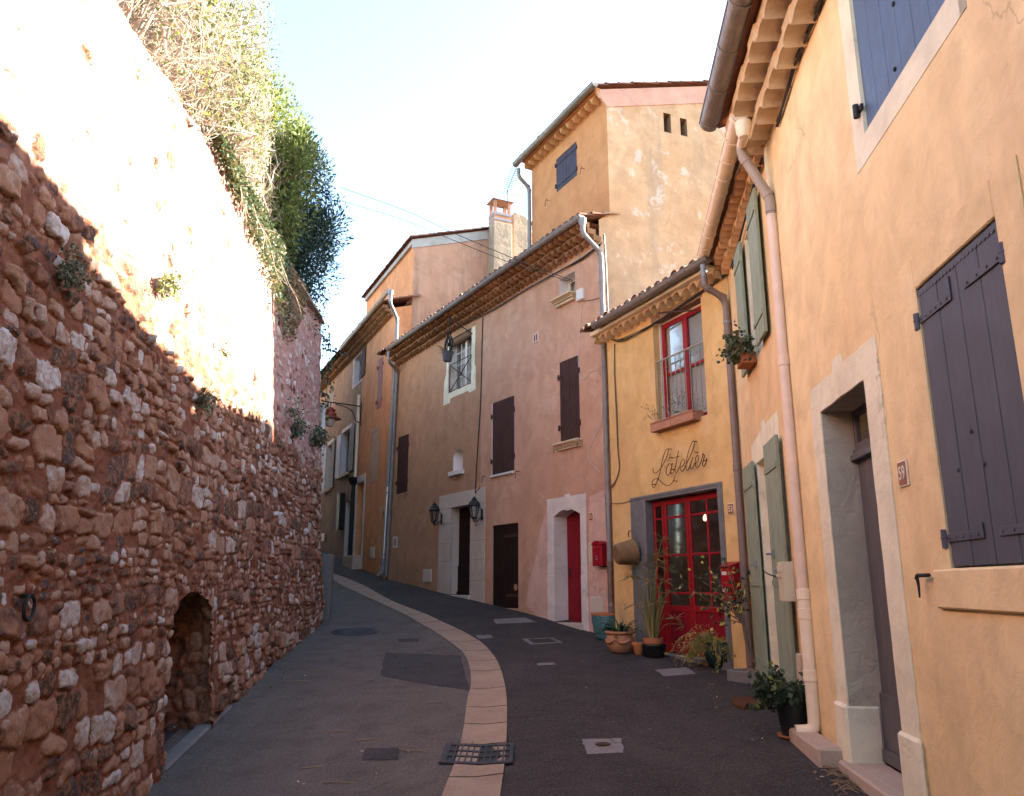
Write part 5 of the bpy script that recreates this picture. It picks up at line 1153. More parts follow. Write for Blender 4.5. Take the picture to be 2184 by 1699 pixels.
# measured on the enlarged view (scale 1.7/px, origin 1250,1300)
def z7(x, y): return (x / 1.7 + 1250) * .5332, (y / 1.699 + 1300) * .5332
SM = FE.rect(z7(452, 235), z7(487, 215), z7(466, 555), z7(432, 590)); SR = FE.rect(z7(408, 740), z7(455, 705), z7(430, 1070), z7(390, 1085))
DE = FE.rect(z7(305, 1090), z7(352, 1050), z7(340, 1400), z7(287, 1400)); AE = FE.rect(z7(470, 1290), z7(498, 1250), z7(490, 1660), z7(458, 1660))
DE = (DE[0], DE[1], gE(DE[0]) + .45, DE[3]); AE = (max(.15, AE[0]), AE[1], gE(.5), AE[3])
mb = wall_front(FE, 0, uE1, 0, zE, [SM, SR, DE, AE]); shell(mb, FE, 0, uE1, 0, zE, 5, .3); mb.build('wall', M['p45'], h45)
reveals(FE, [(SM, .06, True, True), (SR, .06, True, True), (AE, .3, True, True)], 'opening_reveal', M['p45'], h45)
reveals(FE, [(DE, .25, True, True)], 'door_reveal', M['pwhite'], h45)
for q, mt in ((SM, 'mauve'), (SR, 'rosep')):
    um = (q[0] + q[1]) / 2
    for k, (a, b) in enumerate(((q[0] + .004, um - .004), (um + .004, q[1] - .004))):
        o = leaf_shutter(FE, a, b, q[2] + .01, q[3] - .01, -.03, .03, 3, M[mt], h45)
        for t in (.15, .85): m = MB(); c = FE.pt(q[0] - .02 if k == 0 else q[1] + .02, .02, q[2] + (q[3] - q[2]) * t); m.tube([c - Vector((0, 0, .06)), c + Vector((0, 0, .06))], .025, 8); m.build('hinge', M[mt], o)
frame_band(FE, (SR[0] - .12, SR[1] + .12, SR[2], SR[3] + .14), SR, 0, .008).build('window_surround', M['rosep'], h45)
frame_band(FE, (DE[0] - .18, DE[1] + .2, DE[2] - .6, DE[3] + .25), (DE[0], DE[1], DE[2] - .6, DE[3]), -.01, .012).build('door_surround', M['pwhite'], h45)
plank_door(FE, DE[0], DE[1], DE[2], DE[3], -.22, M['bluedoor'], h45, 4, .5); m = MB(); m.box(FE, DE[0] - .2, DE[1] + .25, -.22, .35, DE[2] - 1, DE[2] - .003); m.build('door_step', M['step'], h45, bevel=.02)
m = MB(); c = FE.pt((DE[0] + DE[1]) / 2, -.21, DE[3] - .75); m.box(FE, (DE[0] + DE[1]) / 2 - .13, (DE[0] + DE[1]) / 2 + .13, -.22, -.2, DE[3] - .9, DE[3] - .62); m.build('door_grille', M['iron'], h45)
plank_door(FE, AE[0], AE[1], AE[2], AE[3], -.28, M['dbrown'], h45, 3)
frame_band(FE, (AE[0] - .02, AE[1] + .2, AE[2] - .3, AE[3] + .2), (AE[0], AE[1], AE[2] - .3, AE[3]), -.01, .01).build('door_surround', M['pgable'], h45)
cover(FE, z7(398, 1512), z7(425, 1510), z7(424, 1588), z7(397, 1588), h45)
genoise(FE, 0, eE1[0], zE + .06, 3, .14, .11, .2, M['pgenbr'], h45, arch=.75); tile_roof(FE, -.05, eE1[0], zE + .08, .55, 1.15, .3, h45, 'tilesd', .22, 3)
gutter(FE, eE0[0] - .03, eE0[1], eE1[0], eE1[1], .5, .08, M['taupe'], h45, .8, 1.05)
tp_ = fp(FE, 833, 624, .5)
pE = FE.pt(.12, .10, 0)
# pipe from the eave down the joint with the pink house
u1_, z1_ = FE.uz(866, 690, .08)
m = MB(); m.lathe(tp_ - Vector((0, 0, .06)), [(.09, .1), (.085, 0), (.055, -.06), (.05, -.12)], 12); m.build('outlet', M['zinc'], h45, smooth=50)
jw = FD.n * .20 + FD.d * .22
def PJ(z): p = FD.pt(uD1 + .04 - .055 * max(0, z - 1.8), .14, 0); return Vector((p.x, p.y, z))
zk = CAMZ + ray(866, 690)[1] * PJ(0).y; zs = CAMZ + ray(835, 1040)[1] * PJ(0).y; zf = gD(uD1) + .08; zm_ = CAMZ + ray(826, 1195)[1] * PJ(0).y
pipe([tp_ - Vector((0, 0, .12)), tp_ - Vector((0, 0, .35)), PJ(zk), PJ(zs)], .055, M['zinc'], h45, 'downpipe', .2, [(1, .93), (2, .3)], [(2, .6)])
def shiny():
    m_, nt, b = newmat('new_zinc'); b.inputs['Base Color'].default_value = (.6, .62, .65, 1); b.inputs['Metallic'].default_value = .9; b.inputs['Roughness'].default_value = .32; return m_
M['newzinc'] = shiny()
pipe([PJ(zs + .04), PJ(zm_)], .05, M['newzinc'], h45, 'downpipe', .1, [], [(0, .1), (0, .93)])
pipe([PJ(zm_ + .04), PJ(zf + .12), PJ(zf + .05) + FD.n * .12 + FD.d * .05], .062, M['greypipe'], h45, 'downpipe', .08, [], [(0, .3), (0, .7)])
# taller rear block
wU = FU.uz(783, 632)[0]; zU = (FU.uz(884, 514)[1] + FU.uz(783, 631)[1]) / 2 - .1; slU = .33
mb = MB(); mb.face([FU.pt(0, 0, 3), FU.pt(wU, 0, 3), FU.pt(wU, 0, zU), FU.pt(0, 0, zU)]); mb.face([FU.pt(wU, 0, 3), FU.pt(wU, -6, 3), FU.pt(wU, -6, zU + 6 * slU), FU.pt(wU, 0, zU)]); mb.build('rear_wall', M['p45'], h45)
mb = MB(); mb.face([FV.pt(0, 0, 3), FV.pt(6, 0, 3), FV.pt(6, 0, zU + 6 * slU), FV.pt(0, 0, zU)]); mb.build('gable_wall', M['pupper'], h45)
m = MB(); m.prism(FV, [(-.08, zU - .26), (6, zU + 6 * slU - .30), (6, zU + 6 * slU + .06), (-.1, zU + .05)], -.02, .03); m.build('verge_band', M['pgrey'], h45)
m = MB(); m.box(FU, 0, wU, 0, .10, zU - .12, zU + .04); m.build('eave_band', M['pgrey'], h45)
tile_roof(FU, -.05, wU + .1, zU + .04, .20, 6.3, slU, h45, 'tilesd', .23, 18)
def vbox(m, u0, u1, w0, w1, z0, z1): m.box(FV, u0, u1, w0, w1, z0, z1)
a, b = FV.uz(1040, 500)[0], FV.uz(1079, 500)[0]; zt_ = FV.uz(1060, 488)[1]; zcap = FV.uz(1060, 437)[1]
m = MB(); vbox(m, a, b, -.0, .55, 5, zt_); ch_ = m.build('chimney', M['pchim'], h45, bevel=.02)
H = zcap - zt_
m = MB(); vbox(m, a + .03, b - .03, .03, .52, zt_, zt_ + H * .42); m.build('brick_course', M['brick'], ch_)
m = MB(); vbox(m, a + .02, b - .02, .02, .53, zt_ + H * .08, zt_ + H * .16); vbox(m, a + .02, b - .02, .02, .53, zt_ + H * .30, zt_ + H * .38); m.build('mortar_band', M['zinc'], ch_)
for (p_, q_) in ((a + .04, .04), (b - .14, .04), (a + .04, .41), (b - .14, .41)): m = MB(); vbox(m, p_, p_ + .10, q_, q_ + .10, zt_ + H * .42, zt_ + H * .9); m.build('cap_post', M['brick'], ch_)
m = MB(); uc = (a + b) / 2; z = zt_ + H * .9; ap = FV.pt(uc, .28, z + .14); cs = [FV.pt(a - .06, -.04, z), FV.pt(b + .06, -.04, z), FV.pt(b + .06, .60, z), FV.pt(a - .06, .60, z)]
for k in range(4): m.face([cs[k], cs[(k + 1) % 4], ap])
m.face(cs); m.build('chimney_cap', M['step'], ch_)
a, b = FV.uz(1088, 500)[0], FV.uz(1119, 500)[0]; z1_ = FV.uz(1100, 459)[1]
m = MB(); m.prism(FV, [(a, 5), (b + .1, 5), (b + .08, z1_ - .35), (b - .02, z1_ - .1), (a + .12, z1_), (a, z1_ - .12)], -.25, .25); m.build('chimney', M['pchim'], h45, bevel=.04)
# aerial
ae = FV.pt(FV.uz(1076, 430)[0], .3, FV.uz(1076, 440)[1]); an_ = thing('television_aerial', ae, 'thin television aerial on the capped brick chimney', 'aerial'); hA = CAMZ + ray(1076, 380)[1] * ae.y - ae.z
m = MB(); m.tube([ae, ae + Vector((0, 0, hA * .55))], .022, 6); m.build('mast', M['iron'], an_)
m = MB(); ax = Vector((.35, -.75, .55)).normalized() * .9; c0 = ae + Vector((0, 0, hA * .55)); sd = Vector((.9, .42, 0)); m.tube([c0 - ax * .2, c0 + ax], .012, 5)
for k in range(11): p = c0 + ax * (.0 + k * .09); m.tube([p - sd * .2, p + sd * .2], .012, 4)
for s_ in (-1, 1):
    m.tube([c0 - ax * .2, c0 - ax * .2 + sd * s_ * .5], .01, 4); m.tube([c0 - ax * .2 + sd * s_ * .5 + Vector((0, 0, -.3)), c0 - ax * .2 + sd * s_ * .5 + Vector((0, 0, .35))], .012, 4)
m.build('aerial_rods', M['iron'], an_)

# ================================================================== ochre house at the bend
hO = thing('house', FE.pt(10, 0, 0), 'shabby ochre house at the bend with pale blue shutters', 'house'); uO1 = 17.0
WA = FE.rect(z7(272, 240), z7(345, 165), z7(335, 375), z7(272, 405)); WA = (uE1 + .12, WA[1], WA[2], min(WA[3], zE - .1))
WB_ = FE.rect(z7(195, 745), z7(250, 690), z7(240, 1000), z7(175, 1035)); WC_ = FE.rect(z7(95, 830), z7(130, 790), z7(115, 1110), z7(75, 1135)); DO = FE.rect(z7(215, 1210), z7(258, 1180), z7(245, 1540), z7(205, 1535)); WD_ = FE.rect(z7(105, 445), z7(132, 425), z7(132, 560), z7(103, 590))
WA = (max(uE1 + .1, WA[0]), WA[1], WA[2], WA[3]); DO = (DO[0], DO[1], gE(DO[0]) + .05, DO[3]); WB_ = (max(WB_[0], WA[0]), WB_[1], WB_[2], WB_[3])
hs = [WA, WB_, WC_, DO, WD_]
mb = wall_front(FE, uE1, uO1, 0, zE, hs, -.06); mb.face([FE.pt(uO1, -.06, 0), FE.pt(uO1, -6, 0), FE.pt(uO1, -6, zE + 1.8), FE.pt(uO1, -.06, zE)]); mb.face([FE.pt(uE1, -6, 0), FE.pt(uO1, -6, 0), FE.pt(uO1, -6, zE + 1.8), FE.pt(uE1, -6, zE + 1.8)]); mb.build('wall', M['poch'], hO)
reveals(FE, [(h, .36, True, True) for h in hs], 'opening_reveal', M['pwhite'], hO, -.06)
for h in (WA, WB_, WC_, WD_): casement(FE, h[0], h[1], h[2], h[3], -.26, M['paleblue'], hO, 2, 3, 'window', .07)
for h in (WA, WB_, WC_): frame_band(FE, (h[0] - .12, h[1] + .12, h[2] - .05, h[3] + .15), h, -.065, -.052).build('window_surround', M['pwhite'], hO)
plank_door(FE, DO[0], DO[1], DO[2], DO[3], -.2, M['bluedoor'], hO, 3)
for h, mt in ((WB_, 'paleblue'), (WC_, 'paleblue')):
    hw = (h[1] - h[0]) * .5
    leaf_shutter(FE, h[1] + .02, h[1] + hw, h[2], h[3], -.05, .035, 3, M[mt], hO); leaf_shutter(FE, h[0] - hw, h[0] - .02, h[2], h[3], -.05, .035, 3, M['indigo'], hO)
    m = MB(); m.box(FE, h[0] - .1, h[1] + .1, -.06, .05, h[2] - .10, h[2] - .0); m.build('sill', M['sillstone'], hO)
leaf_shutter(FE, WA[0] - .55, WA[0] - .02, WA[2], WA[3], .01, .035, 3, M['brown'], hO)
u, z = FE.uz(*z7(305, 800)); uu = FE.uz(*z7(285, 900))[0]
pipe([FE.pt(uE1 + .12, .06, FE.uz(*z7(305, 500))[1]), FE.pt(uE1 + .12, .06, FE.uz(*z7(268, 1060))[1])], .06, M['beigepipe'], hO, 'downpipe'); zt_ = FE.uz(*z7(268, 1060))[1]
m = MB(); c = FE.pt(uE1 + .12, .12, zt_ - .3); m.lathe(c, [(.06, 0), (.17, .18), (.19, .32)], 4); m.build('rain_hopper', M['iron'], hO); pipe([c + Vector((0, 0, .05)), FE.pt(uE1 + .12, .12, gE(uE1) + .1)], .07, M['iron'], hO, 'downpipe')
u, z = FE.uz(*z7(198, 1270)); m = MB(); m.box(FE, u - .25, u + .25, -.05, .15, z - .7, z + .7); m.build('black_shutter_box', M['iron'], hO)
genoise(FE, eE1[0], uO1, zE + .03, 2, .16, .13, .22, M['pgenbr'], hO); tile_roof(FE, eE1[0] + .02, uO1, zE + .06, .5, 6, .3, hO, 'tilesd', .22, 3)
cover(FE, z7(65, 1420), z7(84, 1416), z7(80, 1470), z7(63, 1472), hO)
# ================================================================== leaves and twigs
def rvec(n, rs): v = rs.normal(size=(n, 3)); return v / np.linalg.norm(v, axis=1)[:, None]
def leaf_mesh(name, C, A, ln, wd, mat, parent, rs, rnd=None, fold=.25, origin=None, droop=0.0):
    """one folded pointed leaf (two faces) per row of C along axis A"""
    n = len(C); A = A / (np.linalg.norm(A, axis=1)[:, None] + 1e-9); r = rvec(n, rs); Bv = np.cross(A, r); Bv /= np.linalg.norm(Bv, axis=1)[:, None] + 1e-9; U = np.cross(A, Bv)
    ln = np.broadcast_to(np.asarray(ln, float), (n,))[:, None]; wd = np.broadcast_to(np.asarray(wd, float), (n,))[:, None]
    tip = C + A * ln - np.array([0, 0, 1.0]) * droop * ln; mid = C + A * ln * .45
    V = np.stack([C, mid + Bv * wd + U * wd * fold, tip, mid - Bv * wd + U * wd * fold, mid - U * wd * 0], 1)
    V = V[:, :4].reshape(-1, 3); b = np.arange(n) * 4
    F = np.stack([b, b + 1, b + 2, b, b + 2, b + 3], 1).reshape(-1, 3)
    lo, hi = V.min(0), V.max(0); org = np.array([(lo[0] + hi[0]) / 2, (lo[1] + hi[1]) / 2, lo[2]])
    me = bpy.data.meshes.new(name); me.vertices.add(len(V)); me.vertices.foreach_set('co', (V - org).astype(np.float32).ravel())
    me.loops.add(len(F) * 3); me.loops.foreach_set('vertex_index', F.astype(np.int32).ravel()); me.polygons.add(len(F)); me.polygons.foreach_set('loop_start', np.arange(0, len(F) * 3, 3, dtype=np.int32)); me.update(calc_edges=True)
    q = rs.rand(n) if rnd is None else rnd; at_ = me.attributes.new('rnd', 'FLOAT', 'FACE'); at_.data.foreach_set('value', np.repeat(q, 2).astype(np.float32))
    me.materials.append(mat); o = bpy.data.objects.new(name, me); COL.objects.link(o); o.location = org
    if parent: under(o, parent)
    return o
def branchy(mb, p, d, L_, r, depth, rs, spread=.6, kids=4, droop=.1, tips=None, wob=.25, seg=4, lim=None):
    """a wavering branch with side shoots; tip points are collected for foliage"""
    pts = [Vector(p)]; d = Vector(d).normalized()
    for k in range(seg):
        d = (d + Vector(rs.normal(size=3)) * wob * .5 - Vector((0, 0, droop * .25))).normalized()
        q = pts[-1] + d * L_ / seg
        if lim and q.z < float(ip(TOP, q.y)) - .1: d.z = abs(d.z) * .6 + .1; d.normalize(); q = pts[-1] + d * L_ / seg
        if lim and q.x > lim(q.y): d.x = -abs(d.x) * .4 - .15; d.normalize(); q = pts[-1] + d * L_ / seg
        pts.append(q)
    mb.tube(pts, [max(.0015, r * (1 - .75 * k / seg)) for k in range(seg + 1)], 4 if depth < 2 else 6, False)
    if tips is not None and depth <= 1:
        for k in range(1, seg + 1): tips.append((pts[k], (pts[k] - pts[k - 1]).normalized()))
    if depth > 0:
        for k in range(kids):
            t = rs.uniform(.25, 1.0); i = min(seg - 1, int(t * seg)); q = pts[i].lerp(pts[i + 1], t * seg - i)
            nd = ((pts[i + 1] - pts[i]).normalized() + Vector(rs.normal(size=3)) * spread).normalized(); branchy(mb, q, nd, L_ * rs.uniform(.4, .65), r * .5, depth - 1, rs, spread, kids, droop, tips, wob, seg, lim)

def wall_px(px, py, w=0.0):
    a, b = ray(px, py); prev = None
    for Y in np.arange(2.4, 17.4, .01):
        p = wall_pt(np.array([Y]), np.array([CAMZ + b * Y]), np.array([w]))[0]
        if a * p[1] >= p[0] and False: pass
        s_ = p[0] - a * p[1]
        if prev is not None and prev * s_ <= 0: return Vector(p)
        prev = s_
    return Vector(p)

# ================================================================== lettering on the workshop
def zz(x, y): return (x / 7.388 + 2590) * .5332, (y / 7.388 + 1740) * .5332
ST_ = ["160,985 165,1060 185,1115 220,1133 270,1115 330,1060 385,1000 440,920 500,800 560,680 600,560 618,460 610,425 590,412 560,440 520,510 470,640 430,790 400,950 375,1080 345,1200 300,1340 250,1460 215,1535 180,1560 148,1530 135,1460 150,1380 190,1320 250,1298 310,1310 370,1360 440,1430 510,1485 580,1503 650,1485 720,1430 770,1350 800,1280 812,1235",
 "680,550 668,620 640,700 610,750 590,772",
 "718,905 700,870 665,858 620,885 580,960 555,1060 560,1150 580,1195 605,1205 640,1170 680,1110 700,1000 720,910 738,830",
 "705,960 692,1060 692,1110 705,1140 728,1148 760,1120 790,1060 805,1030",
 "915,468 890,600 860,780 830,920 812,1040 825,1105 850,1125 880,1100 915,1020 940,960 985,960 1030,930 1070,870 1095,800 1090,750 1060,735 1020,760 985,830 965,910 965,1000 985,1050 1020,1080 1055,1065 1095,990 1130,900 1180,800 1260,640 1330,480 1370,340 1385,250 1380,205 1345,190 1300,260 1250,380 1200,540 1165,700 1145,850 1135,960 1145,1020 1170,1052 1205,1030 1240,960 1275,880",
 "805,680 945,632",
 "1335,660 1310,760 1280,870 1265,950 1275,1000 1300,1012 1330,980 1360,910 1385,855 1420,855 1465,810 1505,720 1515,650 1500,615 1475,612 1440,650 1415,740 1410,850 1425,930 1460,972 1500,960 1545,890 1585,780 1615,680 1640,550 1650,590 1665,605 1690,615 1680,650 1650,760 1630,860 1630,910 1655,935 1690,920 1720,840 1740,750 1748,690"]
PIN = [(610, 415), (1350, 190), (655, 672), (145, 1470), (770, 1362), (695, 1020), (1380, 512), (1650, 765)]
sg = MB(); WS_ = .075
for s_ in ST_:
    pts = [tuple(map(float, t.split(','))) for t in s_.split()]; P = []
    for x, y in pts: u, z = FC.uz(*zz(x, y), WS_); P.append(FC.pt(u, WS_, z))
    sg.tube(smooth_path(P, 4), .0065, 6)
for x, y in PIN: u, z = FC.uz(*zz(x, y), WS_); sg.tube([FC.pt(u, WS_, z), FC.pt(u, .0, z)], .0075, 6)
tag(sg.build('wire_sign', M['rustiron'], smooth=60), "bent wire handwriting sign reading L'atelier on the yellow house front", 'sign')

# ================================================================== lamps
uL_ = uE1 - .05; zl = CAMZ + ray(*z7(230, 545))[1] * FE.pt(uL_, .6, 0).y
lb_ = FE.pt(uL_, 0, zl - .7); sl = thing('street_lamp', lb_, 'red bell-shaped street lamp on a curved iron bracket at the bend', 'street lamp')
m = MB(); m.box(FE, uL_ - .03, uL_ + .03, 0, .03, zl - .75, zl + .15); m.tube([FE.pt(uL_, 0, zl), FE.pt(uL_, 1.42, zl + .06), FE.pt(uL_, 1.48, zl + .11)], .025, 6)
m.tube(smooth_path([FE.pt(uL_, .02, zl - .62), FE.pt(uL_, .18, zl - .55), FE.pt(uL_, .34, zl - .22), FE.pt(uL_, .62, zl - .07), FE.pt(uL_, .95, zl - .01)], 5), .02, 6); m.build('bracket', M['iron'], sl, smooth=50)
c = FE.pt(uL_, 1.14, zl - .78); m = MB(); m.tube([c + Vector((0, 0, .62)), c + Vector((0, 0, .84))], .02, 6)
m.lathe(c, [(.40, .20), (.39, .23), (.24, .28), (.235, .40), (.17, .43), (.16, .50), (.20, .51), (.20, .54), (.12, .56), (.11, .62), (.03, .65)], 24); m.build('lamp_shade', M['lampred'], sl, smooth=35)
m = MB(); m.lathe(c - Vector((0, 0, .08)), [(.0, -.02), (.07, -.015), (.13, .03), (.175, .14), (.19, .28)], 20); m.build('globe', M['milk'], sl, smooth=60)

def lantern(px, py, label):
    F = FD; w = .24; u, z = F.uz(px, py, w); c = F.pt(u, w, z - .24); t = thing('wall_lantern', F.pt(u, 0, z - .24), label, 'wall lantern', 'black lanterns either side of the stone doorway')
    m = MB(); k = 6
    for j in range(k):
        a = 2 * math.pi * j / k; d0 = Vector((math.cos(a), math.sin(a), 0)); m.tube([c + d0 * .075 + Vector((0, 0, .02)), c + d0 * .13 + Vector((0, 0, .30))], .010, 5)
    m.lathe(c, [(.02, -.10), (.03, -.085), (.015, -.06), (.05, -.03), (.085, .0), (.085, .022)], 6); m.lathe(c, [(.14, .29), (.165, .30), (.155, .325), (.105, .41), (.06, .43), (.06, .45), (.075, .46), (.03, .49), (.012, .53)], 6); m.build('lantern_frame', M['iron'], t)
    g = MB(); g.lathe(c, [(.072, .022), (.126, .29)], 6); g.build('glass', M['glass'], t)
    b = MB(); b.box(F, u - .05, u + .05, .0, .02, z - .3, z - .02); b.tube(smooth_path([F.pt(u, .02, z - .2), F.pt(u, .14, z - .30), F.pt(u, w, z - .34)], 5), .012, 6); b.tube([F.pt(u, .01, z - .03), F.pt(u, w - .1, z + .07)], .011, 6); b.build('wall_bracket', M['iron'], t)
    return t
lantern(926, 1094, 'black iron wall lantern to the left of the stone doorway, under no number plate'.replace(', under no number plate', ''))
lantern(1011, 1084, 'black iron wall lantern to the right of the stone doorway, above number 47')

# ================================================================== letterboxes and boxes
u, z = FD.uz(1279, 1182, .10); wdt, ht = .15, .23
bx = thing('letterbox', FD.pt(u, 0, z - ht), 'crimson letterbox with arched top on pale pink wall', 'letterbox')
m = MB(); pl = [(u - wdt, z - ht), (u + wdt, z - ht), (u + wdt, z + ht * .72)] + [(u + wdt * math.cos(a), z + ht * .72 + ht * .35 * math.sin(a)) for a in np.linspace(0, math.pi, 9)[1:-1]] + [(u - wdt, z + ht * .72)]
m.prism(FD, pl, .01, .17); m.prism(FD, [(u + (p - u) * 1.07, z + (q - z) * 1.03) for p, q in pl if q > z + ht * .6], .0, .19); m.build('body', M['redbox'], bx, bevel=.008)
m = MB(); m.prism(FD, [(u + (p - u) * .78, z + (q - z) * .84 - .01) for p, q in pl], .165, .178); m.box(FD, u - .1, u + .1, .17, .19, z + .09, z + .125); m.build('front_door', M['redbox'], bx, bevel=.005)
m = MB(); m.tube([FD.pt(u, .175, z - .05), FD.pt(u, .188, z - .05)], .018, 10); m.box(FD, u - .03, u + .03, .176, .186, z - .115, z - .085); m.build('lock', M['zinc'], bx)
m = MB(); m.tube(smooth_path([FD.pt(u - .05, .18, z + .02), FD.pt(u - .05, .18, z + .075), FD.pt(u + .05, .18, z + .075), FD.pt(u + .05, .18, z + .02)], 3), .005, 5); m.build('embossed_horn', M['redbox'], bx)
u, z = FC.uz(1560, 1243, .08); uu = u; bx = thing('letterbox', FC.pt(u, 0, z - .25), 'flat red letterbox with two white name slips beside the crimson doors', 'letterbox')
m = MB(); m.box(FC, u - .13, u + .13, .0, .16, z - .26, z + .22); m.prism(DirFace(FC.pt(u, 0, 0), (FC.n.x, FC.n.y), (-FC.d.x, -FC.d.y)), [(0, z + .22), (.19, z + .22), (.19, z + .235), (0, z + .30)], -.135, .135); m.build('body', M['redbox'], bx, bevel=.006)
for dz in (.13, -.11): m = MB(); m.box(FC, u + .0, u + .10, .16, .164, z + dz - .025, z + dz + .025); m.build('name_slip', M['plastic'], bx)
q = FB.rect((1664, 1201), (1682, 1200), (1690, 1281), (1672, 1281), .14)
u, z = FB.uz(1676, 1241, .16); bx = thing('letterbox', FB.pt(u, 0, z - .2), 'cream metal letterbox on the near green shutter, behind the beige pipe', 'letterbox')
m = MB(); m.box(FB, u - .12, u + .12, .095, .21, z - .19, z + .19); m.build('body', M['cboxes'], bx, bevel=.006); m = MB(); m.box(FB, u - .09, u + .09, .21, .222, z + .09, z + .15); m.box(FB, u - .05, u + .05, .21, .24, z + .04, z + .07); m.build('flap', M['cboxes'], bx, bevel=.004)
m = MB(); c = FB.pt(u + .14, .16, z + .13); m.tube([c, c + FB.n * .05, c + FB.n * .07 + Vector((0, 0, -.03))], .018, 8); m.build('latch', M['zinc'], bx, smooth=50)
u, z = FB.uz(1709, 1445, .05); m = MB(); m.box(FB, u - .06, u + .1, .0, .07, z - .22, z + .22); tag(m.build('meter_box', M['cboxes'], bevel=.008), 'narrow cream meter box low on the orange wall behind the beige pipe', 'meter box')
u, z = FD.uz(1241, 630); jb = thing('junction_box', FD.pt(u, 0, z - .14), 'white junction box with loose wires below the small window sill', 'junction box')
m = MB(); m.box(FD, u - .11, u + .11, .0, .08, z - .13, z + .13); m.build('body', M['plastic'], jb, bevel=.01); m = MB(); m.box(FD, u - .09, u + .09, .08, .088, z - .11, z + .11); m.build('lid', M['plastic'], jb, bevel=.004)

# ================================================================== cables
def cable(F, px, r, mat, label, w=.02, n=5, sag=None, wob=.006, strands=1):
    m = MB()
    for s_ in range(strands):
        P = []
        for i, (x, y) in enumerate(px):
            u, z = F.uz(x, y, w); P.append(F.pt(u + (jit(.02) if strands > 1 else 0), w + jit(wob), z + (jit(.03) if strands > 1 else 0)))
        m.tube(smooth_path(P, n), r, 5)
    return tag(m.build('cable', M[mat], smooth=60), label, 'cable')
cable(FD, [(1030, 676), (1028, 740), (1025, 850), (1019, 950), (1014, 1045), (1017, 1047), (1023, 1041)], .014, 'cable', 'black cable hanging down between the tan and pink halves of the long house')
cable(FD, [(1283, 520), (1240, 552), (1180, 585), (1120, 618), (1040, 668), (960, 706), (905, 735), (866, 762)], .014, 'cable', 'thick black cable bundle under the wide eave of the long pink house', .05, 5, None, .01, 3)
cable(FD, [(1233, 540), (1234, 600), (1236, 618)], .006, 'cablew', 'white wire dropping from the eave to the junction box', .02)
cable(FD, [(1241, 645), (1237, 700), (1233, 750), (1236, 800), (1248, 808), (1262, 792), (1276, 790)], .006, 'cablew', 'white wire looping down from the junction box towards the grey downpipe', .02)
cable(FD, [(1284, 860), (1283, 900), (1268, 930), (1256, 965), (1258, 985), (1280, 1008)], .006, 'cablew', 'white wire bowing out of the downpipe above the pale repaired plaster', .03)
cable(FD, [(1243, 643), (1262, 640), (1285, 634)], .007, 'cable', 'black wire running from the junction box to the corner downpipe', .03)
cable(FD, [(1288, 500), (1293, 560), (1295, 640), (1299, 760), (1302, 900)], .016, 'cable', 'black cables running down behind the grey corner downpipe of the pink house', .03, 4, None, .01, 2)
cable(FC, [(1302, 722), (1320, 728), (1345, 718), (1390, 692), (1440, 660), (1500, 620), (1552, 582)], .008, 'cable', 'black twisted cables under the scalloped eave of the yellow house', .04, 5, None, .01, 4)
cable(FC, [(1311, 735), (1311, 800), (1315, 880), (1317, 950), (1321, 1000), (1312, 1030), (1304, 1040)], .010, 'cablet', 'tan cable duct down the left edge of the yellow house', .02, 5, None, .003, 2)
cable(FC, [(1304, 1074), (1325, 1074), (1347, 1068)], .007, 'cablet', 'thin cable from the corner pipe to the grey shopfront frame', .02)
cable(FB, [(1560, 572), (1575, 520), (1592, 455), (1612, 380), (1632, 310), (1655, 225)], .009, 'cable', 'dark cable bundle under the eave of the orange house', .05, 5, None, .012, 4)
cable(FA, [(1657, 265), (1680, 190), (1702, 120), (1735, 40), (1760, -20), (1830, -200)], .010, 'cable', 'dark cable bundle along the eave of the apricot house', .03, 6, None, .012, 4)
cable(FB, [(1626, 1216), (1640, 1226), (1657, 1230)], .008, 'iron', 'short iron stay across the gap between the two tall green shutters', .10)
def span(px, Ys, r, mat, label):
    P = [at(x, y, Y) for (x, y), Y in zip(px, Ys)]; m = MB(); m.tube(smooth_path(P, 8), r, 5); return tag(m.build('overhead_wire', M[mat]), label, 'wire')
ew = fp(FD, 1222, 598, .05)
span([(725, 400), (860, 448), (960, 494), (1060, 537), (1140, 570), (1222, 599)], [19.5, 19, 18.2, 17.4, 16.6, ew.y], .009, 'cable', 'upper of the two overhead wires crossing the street to the pink house')
span([(725, 428), (850, 466), (960, 510), (1060, 550), (1140, 578), (1224, 603)], [19.5, 19, 18.2, 17.4, 16.6, ew.y], .008, 'cable', 'lower of the two overhead wires crossing the street to the pink house')
m = MB(); u, z = FC.uz(1488, 661, .0); u2, z2 = FC.uz(1395, 654, .35); m.tube([FC.pt(u, -.02, z), FC.pt(u2 - .2, .42, z + .05)], .016, 6)
e = FC.pt(u2 - .2, .42, z + .05); m.tube([e + Vector((.03 * math.cos(a), 0, -.04 + .04 * math.sin(a))) for a in np.linspace(0, 6.28, 10)], .005, 5); tag(m.build('iron_bracket', M['rustiron']), 'rusty iron bar bracket sticking out above the red window', 'bracket')

